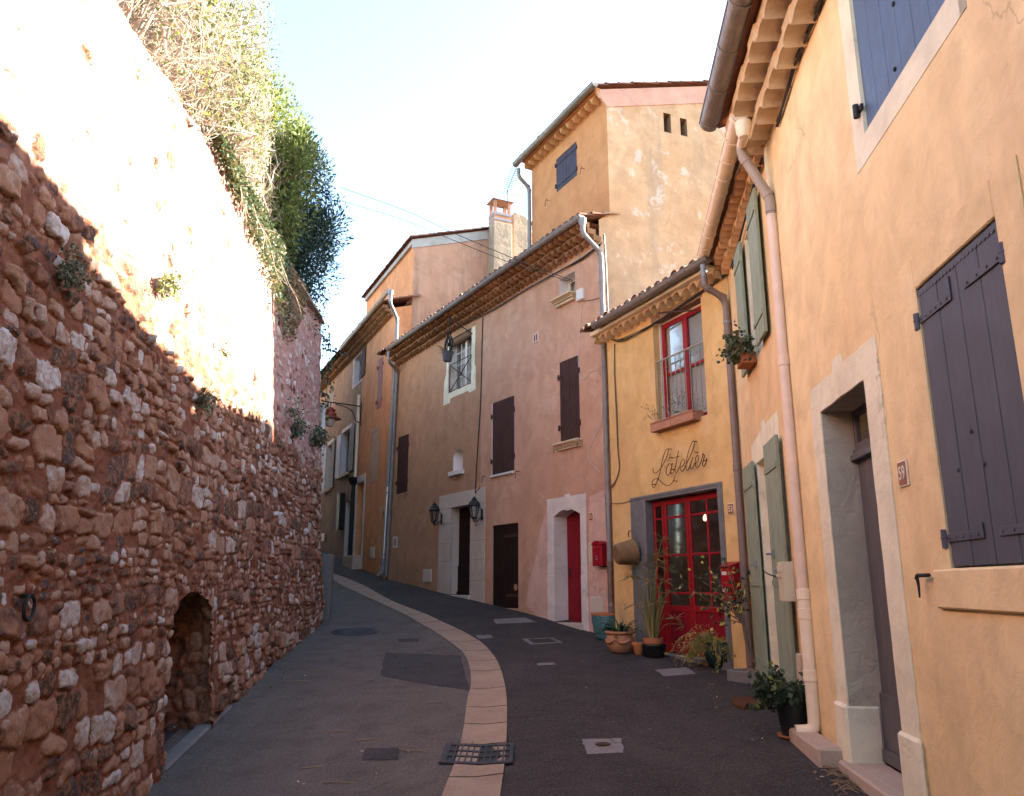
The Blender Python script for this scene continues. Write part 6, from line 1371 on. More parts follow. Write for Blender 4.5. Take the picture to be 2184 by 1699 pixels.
# ================================================================== pulley with hanging pot
wP = .52; u, z = FD.uz(957, 735, wP); pc = FD.pt(u, wP, z); ty = zD + .05; pu_ = thing('pulley', FD.pt(u, wP, z - .2), 'old black pulley wheel hanging from an iron rod by the white window', 'pulley'); Rw = .21
side = FD.d; m = MB(); ring = [pc + side * (Rw * math.cos(a)) + Vector((0, 0, Rw * math.sin(a))) for a in np.linspace(0, 2 * math.pi, 30)]; m.tube(ring, .03, 6, False); m.tube([pc - FD.n * .05, pc + FD.n * .05], .05, 10)
for k in range(5):
    a = 2 * math.pi * k / 5 + .3; m.tube(smooth_path([pc, pc + side * (.1 * math.cos(a + .25)) + Vector((0, 0, .1 * math.sin(a + .25))), pc + side * (Rw * math.cos(a)) + Vector((0, 0, Rw * math.sin(a)))], 3), .016, 5)
m.build('wheel', M['iron'], pu_, smooth=60)
m = MB(); 
for s_ in (-1, 1): m.tube([pc + FD.n * .045 * s_, pc + FD.n * .045 * s_ + Vector((0, 0, Rw + .14))], .018, 5)
hk = pc + Vector((0, 0, Rw + .14)); m.tube([hk - FD.n * .05, hk + FD.n * .05], .02, 6); m.tube(smooth_path([hk, hk + Vector((0, 0, .1)), hk + side * .05 + Vector((0, 0, .16)), hk + Vector((0, 0, .22)), hk + Vector((0, 0, .42))], 4), .014, 6); m.build('hook', M['iron'], pu_, smooth=60)
m = MB(); ur, zr = FD.uz(1008, 713, .0); m.tube([FD.pt(ur, .0, zr), hk + Vector((0, 0, .42)) + FD.n * .05], .016, 6); m.build('iron_rod', M['iron'], pu_)
pz = FD.uz(953, 772, wP)[1]; c = FD.pt(u + .06, wP, pz); hp = thing('hanging_pot', c, 'small grey pot of dry heather hanging under the pulley', 'plant pot')
m = MB(); m.lathe(c, [(.10, 0), (.115, .02), (.15, .22), (.165, .225), (.165, .26), (.14, .26), (.13, .2)], 18); m.build('pot', M['blueshut'], hp, smooth=40)
rs = np.random.RandomState(4); m = MB()
for k in range(90):
    a = rs.uniform(0, 6.28); e_ = rs.uniform(.1, 1.1); d = Vector((math.cos(a), math.sin(a), e_)).normalized(); p = c + Vector((0, 0, .24)); L_ = rs.uniform(.2, .42); m.rv = rs.rand(); m.tube([p + d * .04, p + d * L_ * .6, p + d * L_ - Vector((0, 0, .05))], [.004, .003, .002], 3, False)
m.build('dry_heather', M['wood'], hp); m = MB()
for s_ in (-1, 1): m.tube([c + side * (.15 * s_) + Vector((0, 0, .24)), pc + side * (Rw * s_)], .004, 4)
m.build('hanger', M['iron'], hp)

# ================================================================== things by the doors
uA_, zA_ = FC.uz(1345, 1150, .1); c = FC.pt(uA_, .22, FC.uz(1343, 1180, .2)[1]); bk_ = thing('straw_basket', c - Vector((0, 0, .3)), 'round straw basket hung by its handle beside the grey frame', 'basket')
ax = (FC.n * .85 + FC.d * .14 - Vector((0, 0, .12))).normalized(); e1 = ax.orthogonal().normalized(); e2 = ax.cross(e1); m = MB(); rows = []
for (r_, t) in ((.0, .165), (.10, .165), (.12, .172), (.20, .17), (.222, .155), (.235, .12), (.258, .0), (.285, -.14), (.29, -.17), (.27, -.17), (.24, -.02), (.2, .1)):
    rows.append([c + ax * t + (e1 * math.cos(a) + e2 * math.sin(a)) * (r_ * .78 + .004 * math.sin(a * 22)) for a in np.linspace(0, 2 * math.pi, 45)])
m.grid(rows); m.build('body', M['wicker'], bk_, smooth=50); m = MB(); hz_ = c - ax * .12 + Vector((0, 0, .27)); m.tube(smooth_path([hz_ + FC.d * .08, hz_ + FC.d * .07 + Vector((0, 0, .09)), hz_ - FC.d * .03 + Vector((0, 0, .10)), hz_ - FC.d * .07], 5), .012, 6); m.build('handle', M['wicker'], bk_, smooth=60)
# brick window box
u0_, u1_ = WC[0] + .17, WC[1] - .02; z0_ = WC[2] - .06; wb_ = thing('window_box', FC.pt((u0_ + u1_) / 2, .05, z0_), 'terracotta brick window box under the barred red window', 'window box')
m = MB(); 
for (a, b) in ((u0_, (u0_ + u1_) / 2 - .004), ((u0_ + u1_) / 2 + .004, u1_)): m.box(FC, a, b, -.06, .16, z0_, z0_ + .135); m.box(FC, a - .0, b + .0, -.06, .17, z0_ + .135, z0_ + .165)
m.build('trough', M['brick'], wb_, bevel=.008)
rs = np.random.RandomState(9); m = MB(); tips = []
for k in range(12):
    u = rs.uniform(u0_ + .3, u1_ + .1); p = FC.pt(u, rs.uniform(0, .1), z0_ + .2); branchy(m, p, FC.d * rs.uniform(-.2, .9) + FC.n * rs.uniform(-.1, .5) + Vector((0, 0, rs.uniform(.3, 1))), rs.uniform(.15, .38), .004, 1, rs, .5, 3, .0, tips)
m.build('thin_stem', M['twig'], wb_); C = np.array([t[0] for t in tips]); A = np.array([t[1] for t in tips]) + rvec(len(tips), rs) * .8; leaf_mesh('leaves', C, A, .03, .011, M['ivy'], wb_, rs)
# sill plant of the orange house
u = (WB[0] + WB[1]) / 2 + .25; p = FB.pt(u, .12, WB[2] + .05); sp = thing('sill_plant', p, 'bushy green geranium on the window sill between green shutters', 'plant')
m = MB(); m.box(FB, u - .17, u + .17, .01, .2, WB[2] - .06, WB[2] + .08); m.build('trough', M['terra'], sp, bevel=.01); rs = np.random.RandomState(12); tips = []; m = MB()
for k in range(30): branchy(m, FB.pt(u + rs.uniform(-.15, .15), .1, WB[2] + .08), FB.n * rs.uniform(-.1, .8) + FB.d * rs.uniform(-.7, .7) + Vector((0, 0, rs.uniform(.0, 1.4))), rs.uniform(.12, .32), .005, 1, rs, .6, 3, .5, tips)
m.build('stem', M['twig'], sp); C = np.repeat(np.array([t[0] for t in tips]), 2, 0); C = C + rs.normal(size=C.shape) * .03; leaf_mesh('foliage', C, rvec(len(C), rs) + np.array([-.4, 0, .2]), rs.uniform(.035, .065, len(C)), rs.uniform(.02, .032, len(C)), M['ivy'], sp, rs)

# ---- pots along the workshop front
def pot(base, prof, mat, name, label, cat='plant pot', group=None, seg=28, soil=None):
    t = thing(name, base, label, cat, group); m = MB(); m.lathe(base, prof, seg); m.build('pot', M[mat], t, smooth=38)
    if soil: s_ = MB(); s_.lathe(base, [(.0, soil[1] + .01), (soil[0] * .6, soil[1] + .006), (soil[0], soil[1])], 18); s_.build('soil', M['soil'], t, smooth=60)
    return t
bT = ground(1293, 1364); 
t = thing('turquoise_pot', bT, 'large turquoise glazed pot with bare terracotta rim at the corner', 'plant pot'); m = MB(); rows = []; S_ = 1.0
prof = [(.0, .0), (.17, 0), (.19, .02), (.225, .15), (.25, .30), (.262, .42), (.262, .455)]
for r_, z in prof:
    rows.append([bT + Vector(((r_ + (.008 * math.sin(j / 72 * 2 * math.pi * 18 + z * 60) * math.sin(z * 75) if .04 < z < .42 else 0)) * math.cos(j / 72 * 2 * math.pi), (r_) * math.sin(j / 72 * 2 * math.pi), z)) for j in range(73)])
zs_ = np.linspace(.03, .43, 40); rows = [[bT + Vector((.001 * math.cos(a), .001 * math.sin(a), 0)) for a in np.linspace(0, 2 * math.pi, 109)]]
for z in [0.0] + list(zs_):
    r_ = np.interp(z, [p[1] for p in prof[1:]], [p[0] for p in prof[1:]]); rows.append([bT + Vector(((r_ + .007 * math.sin(a * 22 + z * 70) * math.sin(a * 22 - z * 70)) * math.cos(a), (r_ + .007 * math.sin(a * 22 + z * 70) * math.sin(a * 22 - z * 70)) * math.sin(a), z)) for a in np.linspace(0, 2 * math.pi, 109)])
m.grid(rows); m.build('glazed_body', M['turq'], t, smooth=60); m = MB(); m.lathe(bT, [(.25, .425), (.272, .43), (.278, .455), (.268, .475), (.24, .475), (.235, .44), (.23, .38)], 36); m.build('rim', M['terra'], t, smooth=45); m = MB(); m.lathe(bT, [(0, .39), (.235, .385)], 20); m.build('soil', M['soil'], t)
bU = ground(1324, 1392); ur = pot(bU, [(.0, 0), (.14, 0), (.16, .015), (.215, .10), (.235, .19), (.225, .25), (.205, .28), (.225, .295), (.25, .31), (.25, .335), (.225, .34), (.20, .33), (.19, .27)], 'terral', 'terracotta_urn', 'wide pale terracotta urn with garlands holding a strap-leaved plant', 'plant pot', None, 36, (.2, .29))
m = MB()
for k in range(6):
    a0 = k * math.pi / 3; m.tube(smooth_path([bU + Vector(((.232 + .012) * math.cos(a0 + t_ * 1.05), (.232 + .012) * math.sin(a0 + t_ * 1.05), .215 - .055 * math.sin(math.pi * t_))) for t_ in np.linspace(0, 1, 7)], 3), [.009 + .010 * math.sin(math.pi * i / 18) for i in range(19)], 6)
m.build('garland', M['terral'], ur, smooth=60)
rs = np.random.RandomState(21); m = MB()
for k in range(46):
    a = rs.uniform(0, 6.28); e_ = rs.uniform(.35, 1.6); L_ = rs.uniform(.28, .5); d = Vector((math.cos(a), math.sin(a), e_)).normalized(); p = bU + Vector((math.cos(a) * .05, math.sin(a) * .05, .30)); sd = d.cross(Vector((0, 0, 1))).normalized(); L1, R1 = [], []; m.rv = rs.rand()
    for i in range(7):
        t_ = i / 6; q = p + d * L_ * t_ - Vector((0, 0, L_ * 1.0 * t_ ** 2.4 * rs.uniform(.5, .8) * (1.3 - e_ * .5))); wv = .017 * (1 - t_ ** 2) + .001; L1.append(q + sd * wv + Vector((0, 0, .006))); R1.append(q - sd * wv + Vector((0, 0, .006)))
    m.grid([L1, [(x + y) / 2 - Vector((0, 0, .008)) for x, y in zip(L1, R1)], R1])
m.build('foliage', M['agave'], ur, smooth=60)
m = MB()
for k in range(16): branchy(m, bU + Vector((.05, .05, .3)), Vector((rs.uniform(-.3, .8), rs.uniform(-.5, .5), 1)), rs.uniform(.3, .6), .0025, 1, rs, .4, 2, 0)
m.build('dry_stem', M['twig'], ur)
bS = ground(1363, 1397); sm_ = pot(bS, [(0, 0), (.065, 0), (.07, .005), (.095, .14), (.112, .145), (.115, .19), (.1, .19), (.095, .15)], 'terra', 'small_pot', 'small terracotta pot of gravel beside the wide urn', 'plant pot', None, 24, (.095, .165))
bP = ground(1396, 1401); pp_ = thing('papyrus_plant', bP, 'tall papyrus plant in terracotta pot stood in a black tub', 'potted plant')
m = MB(); m.lathe(bP, [(0, 0), (.16, 0), (.17, .01), (.195, .17), (.2, .175), (.195, .19), (.18, .185), (.17, .12)], 28); m.build('tub', M['blackpot'], pp_, smooth=40)
m = MB(); m.lathe(bP + Vector((-.01, 0, .10)), [(0, 0), (.12, 0), (.135, .10), (.155, .105), (.16, .19), (.14, .19), (.13, .12)], 28); m.build('pot', M['terra'], pp_, smooth=40); m = MB(); m.lathe(bP + Vector((0, 0, .26)), [(0, .01), (.135, 0)], 16); m.build('soil', M['soil'], pp_)
rs = np.random.RandomState(33); stems = MB(); CC, AA, LL, QQ = [], [], [], []
heads = [(1412, 1150), (1395, 1190), (1405, 1205), (1425, 1215), (1345, 1230), (1380, 1222), (1418, 1240), (1392, 1258), (1432, 1262), (1440, 1320), (1462, 1335), (1352, 1290), (1400, 1285), (1410, 1178), (1388, 1240), (1372, 1205)]
for k, (hx, hy) in enumerate(heads):
    hd = at(hx, hy, bP.y + rs.uniform(-.2, .2)); b0_ = bP + Vector((rs.uniform(-.07, .07), rs.uniform(-.07, .07), .27)); mid = b0_.lerp(hd, .6) + Vector((rs.uniform(-.03, .03), 0, .10)); mid.x = b0_.x + (hd.x - b0_.x) * .35
    stems.rv = rs.rand() * .6; stems.tube(smooth_path([b0_, mid, hd], 5), [.008 - .0003 * i for i in range(11)], 5, False)
    for j in range(rs.randint(16, 24)):
        a = rs.uniform(0, 6.28); e_ = rs.uniform(-.5, .8); CC.append(hd); AA.append((math.cos(a), math.sin(a), e_)); LL.append(rs.uniform(.10, .25)); QQ.append(min(1, max(0, rs.normal(.35 if hy < 1235 else .8, .2))))
for k in range(46):
    a = rs.uniform(0, 6.28); b0_ = bP + Vector((math.cos(a) * .06, math.sin(a) * .06, .27)); h_ = rs.uniform(.35, 1.0); stems.rv = rs.uniform(.4, 1) if h_ < .7 else rs.uniform(.1, .5); stems.tube([b0_, b0_ + Vector((math.cos(a) * .05, math.sin(a) * .05, h_ * .5)), b0_ + Vector((math.cos(a) * .12 + jit(.06), math.sin(a) * .1, h_))], [.009, .007, .003], 5, False)
stems.build('stem', M['reed'], pp_); leaf_mesh('umbels', np.array([tuple(c_) for c_ in CC]), np.array(AA), np.array(LL), .0026, M['umbel'], pp_, rs, np.array(QQ), .1, None, .12)
# green pot with a yellow-leaved trailing plant
bG = ground(1537, 1424); gp = pot(bG, [(0, 0), (.15, 0), (.17, .02), (.225, .16), (.235, .27), (.225, .32), (.25, .335), (.25, .36), (.23, .365), (.21, .33)], 'greenpot', 'green_pot', 'dark green glazed pot with yellow-leaved trailing shrub before the doors', 'potted plant', None, 30, (.215, .33))
rs = np.random.RandomState(41); m = MB(); tips = []
for k in range(44):
    a = rs.normal(math.pi, .95); d = Vector((math.cos(a), math.sin(a) * .8, rs.uniform(.5, 1.7))); branchy(m, bG + Vector((rs.uniform(-.12, .12), rs.uniform(-.1, .1), .33)), d, rs.uniform(.25, .5), .004, 1, rs, .35, 5, 1.3, tips, .3, 5)
m.build('stem', M['twig'], gp); C = np.repeat(np.array([t_[0] for t_ in tips]), 2, 0); C += rs.normal(size=C.shape) * .014; leaf_mesh('foliage', C, rvec(len(C), rs), rs.uniform(.02, .038, len(C)), rs.uniform(.009, .015, len(C)), M['yellowleaf'], gp, rs)
bO = ground(1567, 1425); 
t = pot(bO + Vector((0, 0, .0)), [(0, 0), (.105, 0), (.11, .01), (.14, .10), (.158, .105), (.165, .165), (.148, .168), (.13, .10), (0, .04)], 'terra', 'terracotta_bowl', 'empty orange terracotta pot between green pot and concrete trough', 'plant pot')
bd = ground(1523, 1420); m = MB(); m.lathe(bd + Vector((.02, .03, 0)), [(0, 0), (.19, 0), (.215, .045), (.2, .045), (.18, .015), (0, .012)], 26); tag(m.build('saucer', M['terra'], smooth=40), 'wide terracotta saucer half hidden behind the dark green pot', 'saucer')
# concrete trough with the variegated small tree
k0_, k1_ = ground(1550, 1452), ground(1622, 1463); tr_d = (k1_ - k0_); tr_d.z = 0; TFc = DirFace((k0_.x, k0_.y), (tr_d.x, tr_d.y), (-tr_d.y, tr_d.x)); Lt = tr_d.length; zt_ = min(k0_.z, k1_.z) - .02
ct = thing('concrete_trough', TFc.pt(Lt / 2, .15, zt_), 'low weathered concrete trough of leaf litter by the far green shutter', 'planter'); m = MB(); D_ = .38
m.box(TFc, 0, Lt, 0, .05, zt_, zt_ + .17); m.box(TFc, 0, Lt, D_ - .05, D_, zt_, zt_ + .17); m.box(TFc, 0, .05, .05, D_ - .05, zt_, zt_ + .17); m.box(TFc, Lt - .05, Lt, .05, D_ - .05, zt_, zt_ + .17); m.box(TFc, .05, Lt - .05, .05, D_ - .05, zt_, zt_ + .12); m.build('trough', M['concrete'], ct, bevel=.012)
rs = np.random.RandomState(52); C = np.array([tuple(TFc.pt(rs.uniform(.06, Lt - .06), rs.uniform(.06, D_ - .06), zt_ + rs.uniform(.12, .15))) for _ in range(120)]); AA = rvec(120, rs); AA[:, 2] *= .3; leaf_mesh('leaf_litter', C, AA, .05, .018, M['litter'], ct, rs)
tb0 = TFc.pt(Lt * .80, .2, zt_ + .12); vt = thing('variegated_tree', tb0, 'leggy small tree with yellow-edged leaves leaning over the concrete trough', 'small tree')
def tp(px, py, dy=0.0): return at(px, py, tb0.y + dy)
rs = np.random.RandomState(61); m = MB(); m.tube(smooth_path([tb0, tp(1597, 1385), tp(1585, 1330), tp(1575, 1290, -.03)], 5), [.028 - .0006 * i for i in range(16)], 8); m.tube(smooth_path([tb0 + Vector((.03, .03, 0)), tp(1606, 1395, .05), tp(1599, 1340, .06), tp(1592, 1260, .1)], 5), [.014 - .0005 * i for i in range(16)], 6); m.build('trunk', M['bark'], vt, smooth=60)
m = MB(); tips = []; ends = [(1475, 1225), (1500, 1195), (1480, 1265), (1520, 1240), (1500, 1300), (1530, 1270), (1545, 1190), (1560, 1220), (1565, 1270), (1520, 1330), (1540, 1310), (1590, 1235), (1600, 1215), (1560, 1300), (1590, 1300), (1455, 1245), (1545, 1250), (1510, 1215)]
fork = [tp(1575, 1290, -.03), tp(1585, 1330), tp(1592, 1262, .1)]
for k, (ex, ey) in enumerate(ends):
    e_ = tp(ex, ey, rs.uniform(-.25, .2)); f = fork[k % 3 if ex > 1540 else k % 2]; mid = f.lerp(e_, .5) + Vector((0, 0, rs.uniform(-.02, .08))); pth_ = smooth_path([f, mid, e_], 4); m.tube(pth_, [.009 - .0008 * i for i in range(len(pth_))], 5, False)
    for q in pth_[3:]:
        for j in range(2): tips.append(q + Vector(rs.normal(size=3)) * .035)
m.build('branches', M['bark'], vt); C = np.array([tuple(t_) for t_ in tips]); C = C + rs.normal(size=C.shape) * .025; leaf_mesh('foliage', C, rvec(len(C), rs) + np.array([0, 0, -.35]), rs.uniform(.05, .085, len(C)), rs.uniform(.018, .03, len(C)), M['varieg'], vt, rs)
# black pot with a leathery shrub by the beige pipe
bB = ground(1696, 1574); bp = thing('shrub_in_black_pot', bB, 'leathery dark-leaved shrub in a black pot beside the beige downpipe', 'potted plant')
m = MB(); m.lathe(bB, [(0, 0), (.135, 0), (.155, .012), (.16, .03), (.145, .025), (0, .02)], 28); m.build('saucer', M['terra'], bp, smooth=40); m = MB(); m.lathe(bB + Vector((0, 0, .02)), [(0, 0), (.115, 0), (.12, .01), (.15, .27), (.158, .275), (.158, .30), (.145, .30), (.135, .24)], 28); m.build('pot', M['blackpot'], bp, smooth=40); m = MB(); m.lathe(bB + Vector((0, 0, .28)), [(0, .01), (.14, 0)], 18); m.build('soil', M['soil'], bp)
rs = np.random.RandomState(71); m = MB(); tips = []
for k in range(26):
    a = rs.normal(math.pi, 1.35); d = Vector((math.cos(a), math.sin(a), rs.uniform(.35, 1.8))); branchy(m, bB + Vector((rs.uniform(-.06, .06), rs.uniform(-.06, .06), .28)), d, rs.uniform(.15, .31), .007, 1, rs, .5, 3, .45, tips, .25, 4)
m.build('stem', M['bark'], bp); C = np.repeat(np.array([t_[0] for t_ in tips]), 3, 0); A0 = np.repeat(np.array([t_[1] for t_ in tips]), 3, 0); C += rs.normal(size=C.shape) * .022; leaf_mesh('foliage', C, A0 * .3 + rvec(len(C), rs) + np.array([0, 0, -.25]), rs.uniform(.05, .085, len(C)), rs.uniform(.02, .032, len(C)), M['darkleaf'], bp, rs)
# coir mat
bm_ = ground(1603, 1503); m = MB(); dm = FB.d; nm_ = FB.n; rs = np.random.RandomState(5); top, bot = [], []
for j in range(72):
    a = 2 * math.pi * j / 72; ca, sa = math.cos(a), math.sin(a); ex = abs(ca) ** .7 * (1 if ca > 0 else -1) * .32; ey = abs(sa) ** .7 * (1 if sa > 0 else -1) * .21; q = bm_ + dm * ex * (1 + rs.uniform(-.02, .02)) + nm_ * ey * (1 + rs.uniform(-.03, .03)); zg_ = float(gz(q.x, q.y)); top.append(Vector((q.x, q.y, zg_ + .03))); bot.append(Vector((q.x, q.y, zg_ + .002)))
top.append(top[0]); bot.append(bot[0]); cen = [Vector((bm_.x, bm_.y, bm_.z + .034))] * 73; m.grid([bot, top, cen]); tag(m.build('doormat', M['mat']), 'brown oval coir doormat lying on the dark asphalt by green shutters', 'doormat')

# ================================================================== ironwork and lids in the ground
q = [(952.8, 1591.6), (1096, 1591.6), (1093, 1633.8), (935.7, 1634)]; c_ = [ground(*p) for p in q]; dg = thing('drain_grate', (c_[0] + c_[2]) / 2, 'black cast iron grid drain across the stone channel', 'drain grate')
def gpt(s_, t_, dz): p = c_[0].lerp(c_[1], s_).lerp(c_[3].lerp(c_[2], s_), t_); d = -.016 * (1 - abs(2 * s_ - 1)); return Vector((p.x, p.y, float(gz(p.x, p.y)) + dz + d + .016))
m = MB()
def gbar(s0, s1, t0, t1, n=8):
    lo, hi = [], []
    A_ = [gpt(s0 + (s1 - s0) * i / n, t0, .016) for i in range(n + 1)]; B_ = [gpt(s0 + (s1 - s0) * i / n, t1, .016) for i in range(n + 1)]; m.grid([A_, B_]); dn = Vector((0, 0, -.012)); m.grid([[a - Vector((0, 0, .014)) for a in A_], A_]); m.grid([B_, [b - Vector((0, 0, .014)) for b in B_]])
ns, nt_ = 10, 3; sb0, sb1, bw = .085, .05, .022; tb0_, tbw = .10, .055
gbar(0, 1, 0, tb0_); gbar(0, 1, 1 - tb0_, 1); gbar(0, sb0, tb0_, 1 - tb0_, 2); gbar(1 - sb1, 1, tb0_, 1 - tb0_, 2)
for k in range(1, nt_): t_ = tb0_ + (1 - 2 * tb0_) * k / nt_; gbar(sb0, 1 - sb1, t_ - tbw / 2, t_ + tbw / 2)
for k in range(1, ns):
    s_ = sb0 + (1 - sb0 - sb1) * k / ns
    for j in range(nt_): t0 = tb0_ + (1 - 2 * tb0_) * j / nt_ + (tbw / 2 if j else 0); t1 = tb0_ + (1 - 2 * tb0_) * (j + 1) / nt_ - (tbw / 2 if j < nt_ - 1 else 0); gbar(s_ - bw / 2, s_ + bw / 2, t0, t1, 2)
m.build('grate', M['cast'], dg); m = MB(); m.grid([[gpt(s_, 0, .0035) for s_ in np.linspace(0, 1, 9)], [gpt(s_, 1, .0035) for s_ in np.linspace(0, 1, 9)]]); m.build('dark_pit_sheet', M['cable'], dg)  # black sheet close under the bars, painted shade in place of a pit
def disc_lid(px, py, rx, label, mat='cast'):
    c = ground(px, py); e = ground(px + rx, py); r_ = (e - c).length; t = thing('manhole_cover', c, label, 'manhole cover'); m = MB(); sl = math.atan((gz(c.x, c.y + .5) - gz(c.x, c.y - .5)))
    def P(r, a, h): x, y = c.x + r * math.cos(a), c.y + r * math.sin(a); return (x, y, float(gz(x, y)) + h)
    A_ = np.linspace(0, 2 * math.pi, 41); m.grid([[P(r, a, h) for a in A_] for r, h in ((r_, .008), (r_, .016), (r_ * .9, .016), (r_ * .89, .012), (.001, .012))]); m.build('lid', M[mat], t); m = MB()
    for k in range(-5, 6):
        o_ = k * r_ * .15; h_ = math.sqrt(max(0, (r_ * .85) ** 2 - o_ ** 2))
        for j in range(3): a_, b_ = -h_ + 2 * h_ * j / 3 + .01, -h_ + 2 * h_ * (j + 1) / 3 - .01; pts = [(c.x + a_, c.y + o_ - .012), (c.x + b_, c.y + o_ - .012), (c.x + b_, c.y + o_ + .012), (c.x + a_, c.y + o_ + .012)]; m.face([(x, y, float(gz(x, y)) + .0165) for x, y in pts])
    m.build('tread_pattern', M['cast'], t)
disc_lid(757, 1348.5, 50, 'round cast iron manhole cover on the worn pavement near the wall')
def lid(px, name, label, mat, dz=.006, cat='access cover', inner=None):
    t = thing(name, ground(sum(p[0] for p in px) / 4, sum(p[1] for p in px) / 4), label, cat); o = np_grid('frame', np.array(sheet(px, dz, 6)), M[mat]); under(o, t)
    if inner: cx = sum(p[0] for p in px) / 4; cy = sum(p[1] for p in px) / 4; o = np_grid('cover', np.array(sheet([(cx + (p[0] - cx) * .72, cy + (p[1] - cy) * .72) for p in px], dz + .005, 6)), M[inner]); under(o, t)
    return t
t = lid([(1241, 1578), (1325, 1576), (1331, 1607), (1250, 1610)], 'cement_square', 'pale cement square with rusty round valve cap in the dark road', 'cement'); c = ground(1286, 1590); m = MB(); m.lathe(c, [(.075, .008), (.075, .016), (.06, .018), (.05, .013), (.03, .013), (.02, .019), (0, .019)], 20); m.build('valve_cap', M['rustiron'], t)
lid([(1113, 1364), (1178, 1361), (1202, 1372), (1132, 1376)], 'access_cover', 'grey framed access cover in front of the white doorway', 'cement', .006, 'access cover', 'road')
lid([(1397, 1430), (1462, 1424), (1484, 1438), (1417, 1444)], 'access_cover', 'rectangular textured grey cover before the crimson doors', 'cement', .006)
lid([(1145, 1416), (1180, 1414), (1185, 1419), (1148, 1421)], 'access_cover', 'very small oblong cement cover alone in the dark road', 'cement', .006)
lid([(1052, 1322), (1122, 1318), (1143, 1328), (1058, 1332)], 'cement_strip', 'faint cement strip under the dark brown cellar door', 'cement', .006, 'cement patch')
lid([(1014, 1356), (1046, 1355), (1052, 1362), (1022, 1364)], 'access_cover', 'small square cover between stone channel and cellar door', 'cement', .006)
# wall foot: post, pipe, ring
pb = ground(694, 1322); pb = Vector((pb.x - .02, pb.y + .0, pb.z)); hP = CAMZ + ray(696, 1183)[1] * pb.y - pb.z; m = MB(); Fp = Face((pb.x, pb.y), 0); m.box(Fp, -.12, .12, -.12, .12, pb.z - .2, pb.z + hP); tag(m.build('concrete_post', M['concrete'], bevel=.02), 'grey concrete post standing at the far end of the stone wall', 'post')
p0_ = at(690, 860, 17.6); p1_ = at(691, 1182, 17.6); m = MB(); m.tube([(p0_.x, p0_.y, p1_.z - 1.0), p0_], .065, 12); tag(m.build('drain_pipe', M['plastic'], smooth=60), 'whitish vertical pipe behind the far corner of the stone wall', 'pipe')
c = wall_px(62, 1297, .04); m = MB(); m.tube([c + Vector((0, .055 * math.cos(a), .075 * math.sin(a))) for a in np.linspace(0, 6.29, 20)], .012, 6, False); m.tube([c + Vector((-.12, 0, .07)), c + Vector((.02, 0, .075))], .014, 6); tag(m.build('iron_ring', M['iron'], smooth=60), 'black iron tethering ring on the stone wall near the left edge', 'ring')

# ================================================================== fallen leaves and twigs
rs = np.random.RandomState(81); C = []
for (px, py, n, sx, sy) in ((600, 1420, 40, 60, 60), (560, 1480, 25, 80, 60), (800, 1560, 26, 230, 110), (1050, 1560, 14, 60, 100), (1500, 1470, 30, 60, 20), (1400, 1400, 10, 40, 8), (1300, 1500, 26, 180, 90), (1760, 1640, 40, 40, 40), (950, 1430, 10, 60, 50), (1640, 1560, 14, 60, 30), (620, 1640, 22, 160, 50)):
    for k in range(n):
        x, y = px + rs.normal() * sx * .6, py + rs.normal() * sy * .6
        if y < 1345 or y > 1690: continue
        if k % 2: continue
        p = ground(x, y, .022); C.append(tuple(p))
C = np.array(C); C = C[(C[:, 0] < ip(X_R, C[:, 1]) - .05) & (C[:, 0] > ip(X_L, C[:, 1]) + .05)]; A = rvec(len(C), rs); A[:, 2] *= .25; setting(leaf_mesh('leaf_litter', C, A, rs.uniform(.012, .05, len(C)), rs.uniform(.005, .016, len(C)), M['litter'], None, rs), 'stuff')
m = MB()
for (px, py, L_) in ((660, 1432, .35), (640, 1640, .42), (700, 1560, .3), (760, 1580, .22), (610, 1455, .3), (915, 1500, .16), (850, 1600, .25), (690, 1668, .3)):
    p = ground(px, py, .018); a = rs.uniform(-.5, .5); m.tube([p, p + Vector((math.cos(a) * L_ * .5, math.sin(a) * L_ * .5, .008)), p + Vector((math.cos(a + .2) * L_, math.sin(a + .2) * L_, .004))], .005, 4)
setting(m.build('fallen_twigs', M['litter']), 'stuff')
m = MB(); 
for k in range(60):
    p = ground(1735 + k * 1.0 + rs.normal() * 8, 1602 + k * 1.4 + rs.normal() * 6, .01); a = rs.uniform(-.2, 1.6); L_ = rs.uniform(.05, .2); m.rv = rs.rand(); m.tube([p, p + Vector((math.cos(a) * L_ * .5, -math.sin(a) * L_ * .5, rs.uniform(.005, .03))), p + Vector((math.cos(a) * L_, -math.sin(a) * L_, .003))], .0028, 3)
setting(m.build('dry_grass', M['dryleaf']), 'stuff')

# ================================================================== plants on and above the stone wall
def tuft(px, py, r_, n, label, mat='tuft', ln=.05, hang=.5, name='wall_plant'):
    c = wall_px(px, py, .05); rs = np.random.RandomState(int(px * 7 + py)); t = thing(name, c, label, 'wall plant', 'small plants rooted in the stone wall'); m = MB(); tips = []
    for k in range(max(5, n // 14)): branchy(m, c, Vector((rs.uniform(.4, 1.2), rs.uniform(-.9, .9), rs.uniform(-hang * 2, .8))), r_ * rs.uniform(.7, 1.2), .005, 1, rs, .6, 3, .5, tips, .3, 3)
    m.build('stem', M['twig'], t); C = np.array([q[0] for q in tips]); C = C[rs.randint(0, len(C), n)] + rs.normal(size=(n, 3)) * r_ * .14; leaf_mesh('foliage', C, rvec(n, rs), rs.uniform(.6, 1.2, n) * ln, rs.uniform(.6, 1.2, n) * ln * .4, M[mat], t, rs)
tuft(132, 575, .15, 300, 'grey-green plant rooted in the near stones just under the shadow edge', 'tuft', .034)
tuft(345, 600, .17, 320, 'sunlit yellow-green plant hanging from the bright upper wall', 'bush', .038, .8)
tuft(428, 850, .15, 260, 'dark green plant at the shadow edge near the middle of the wall', 'tuft', .042)
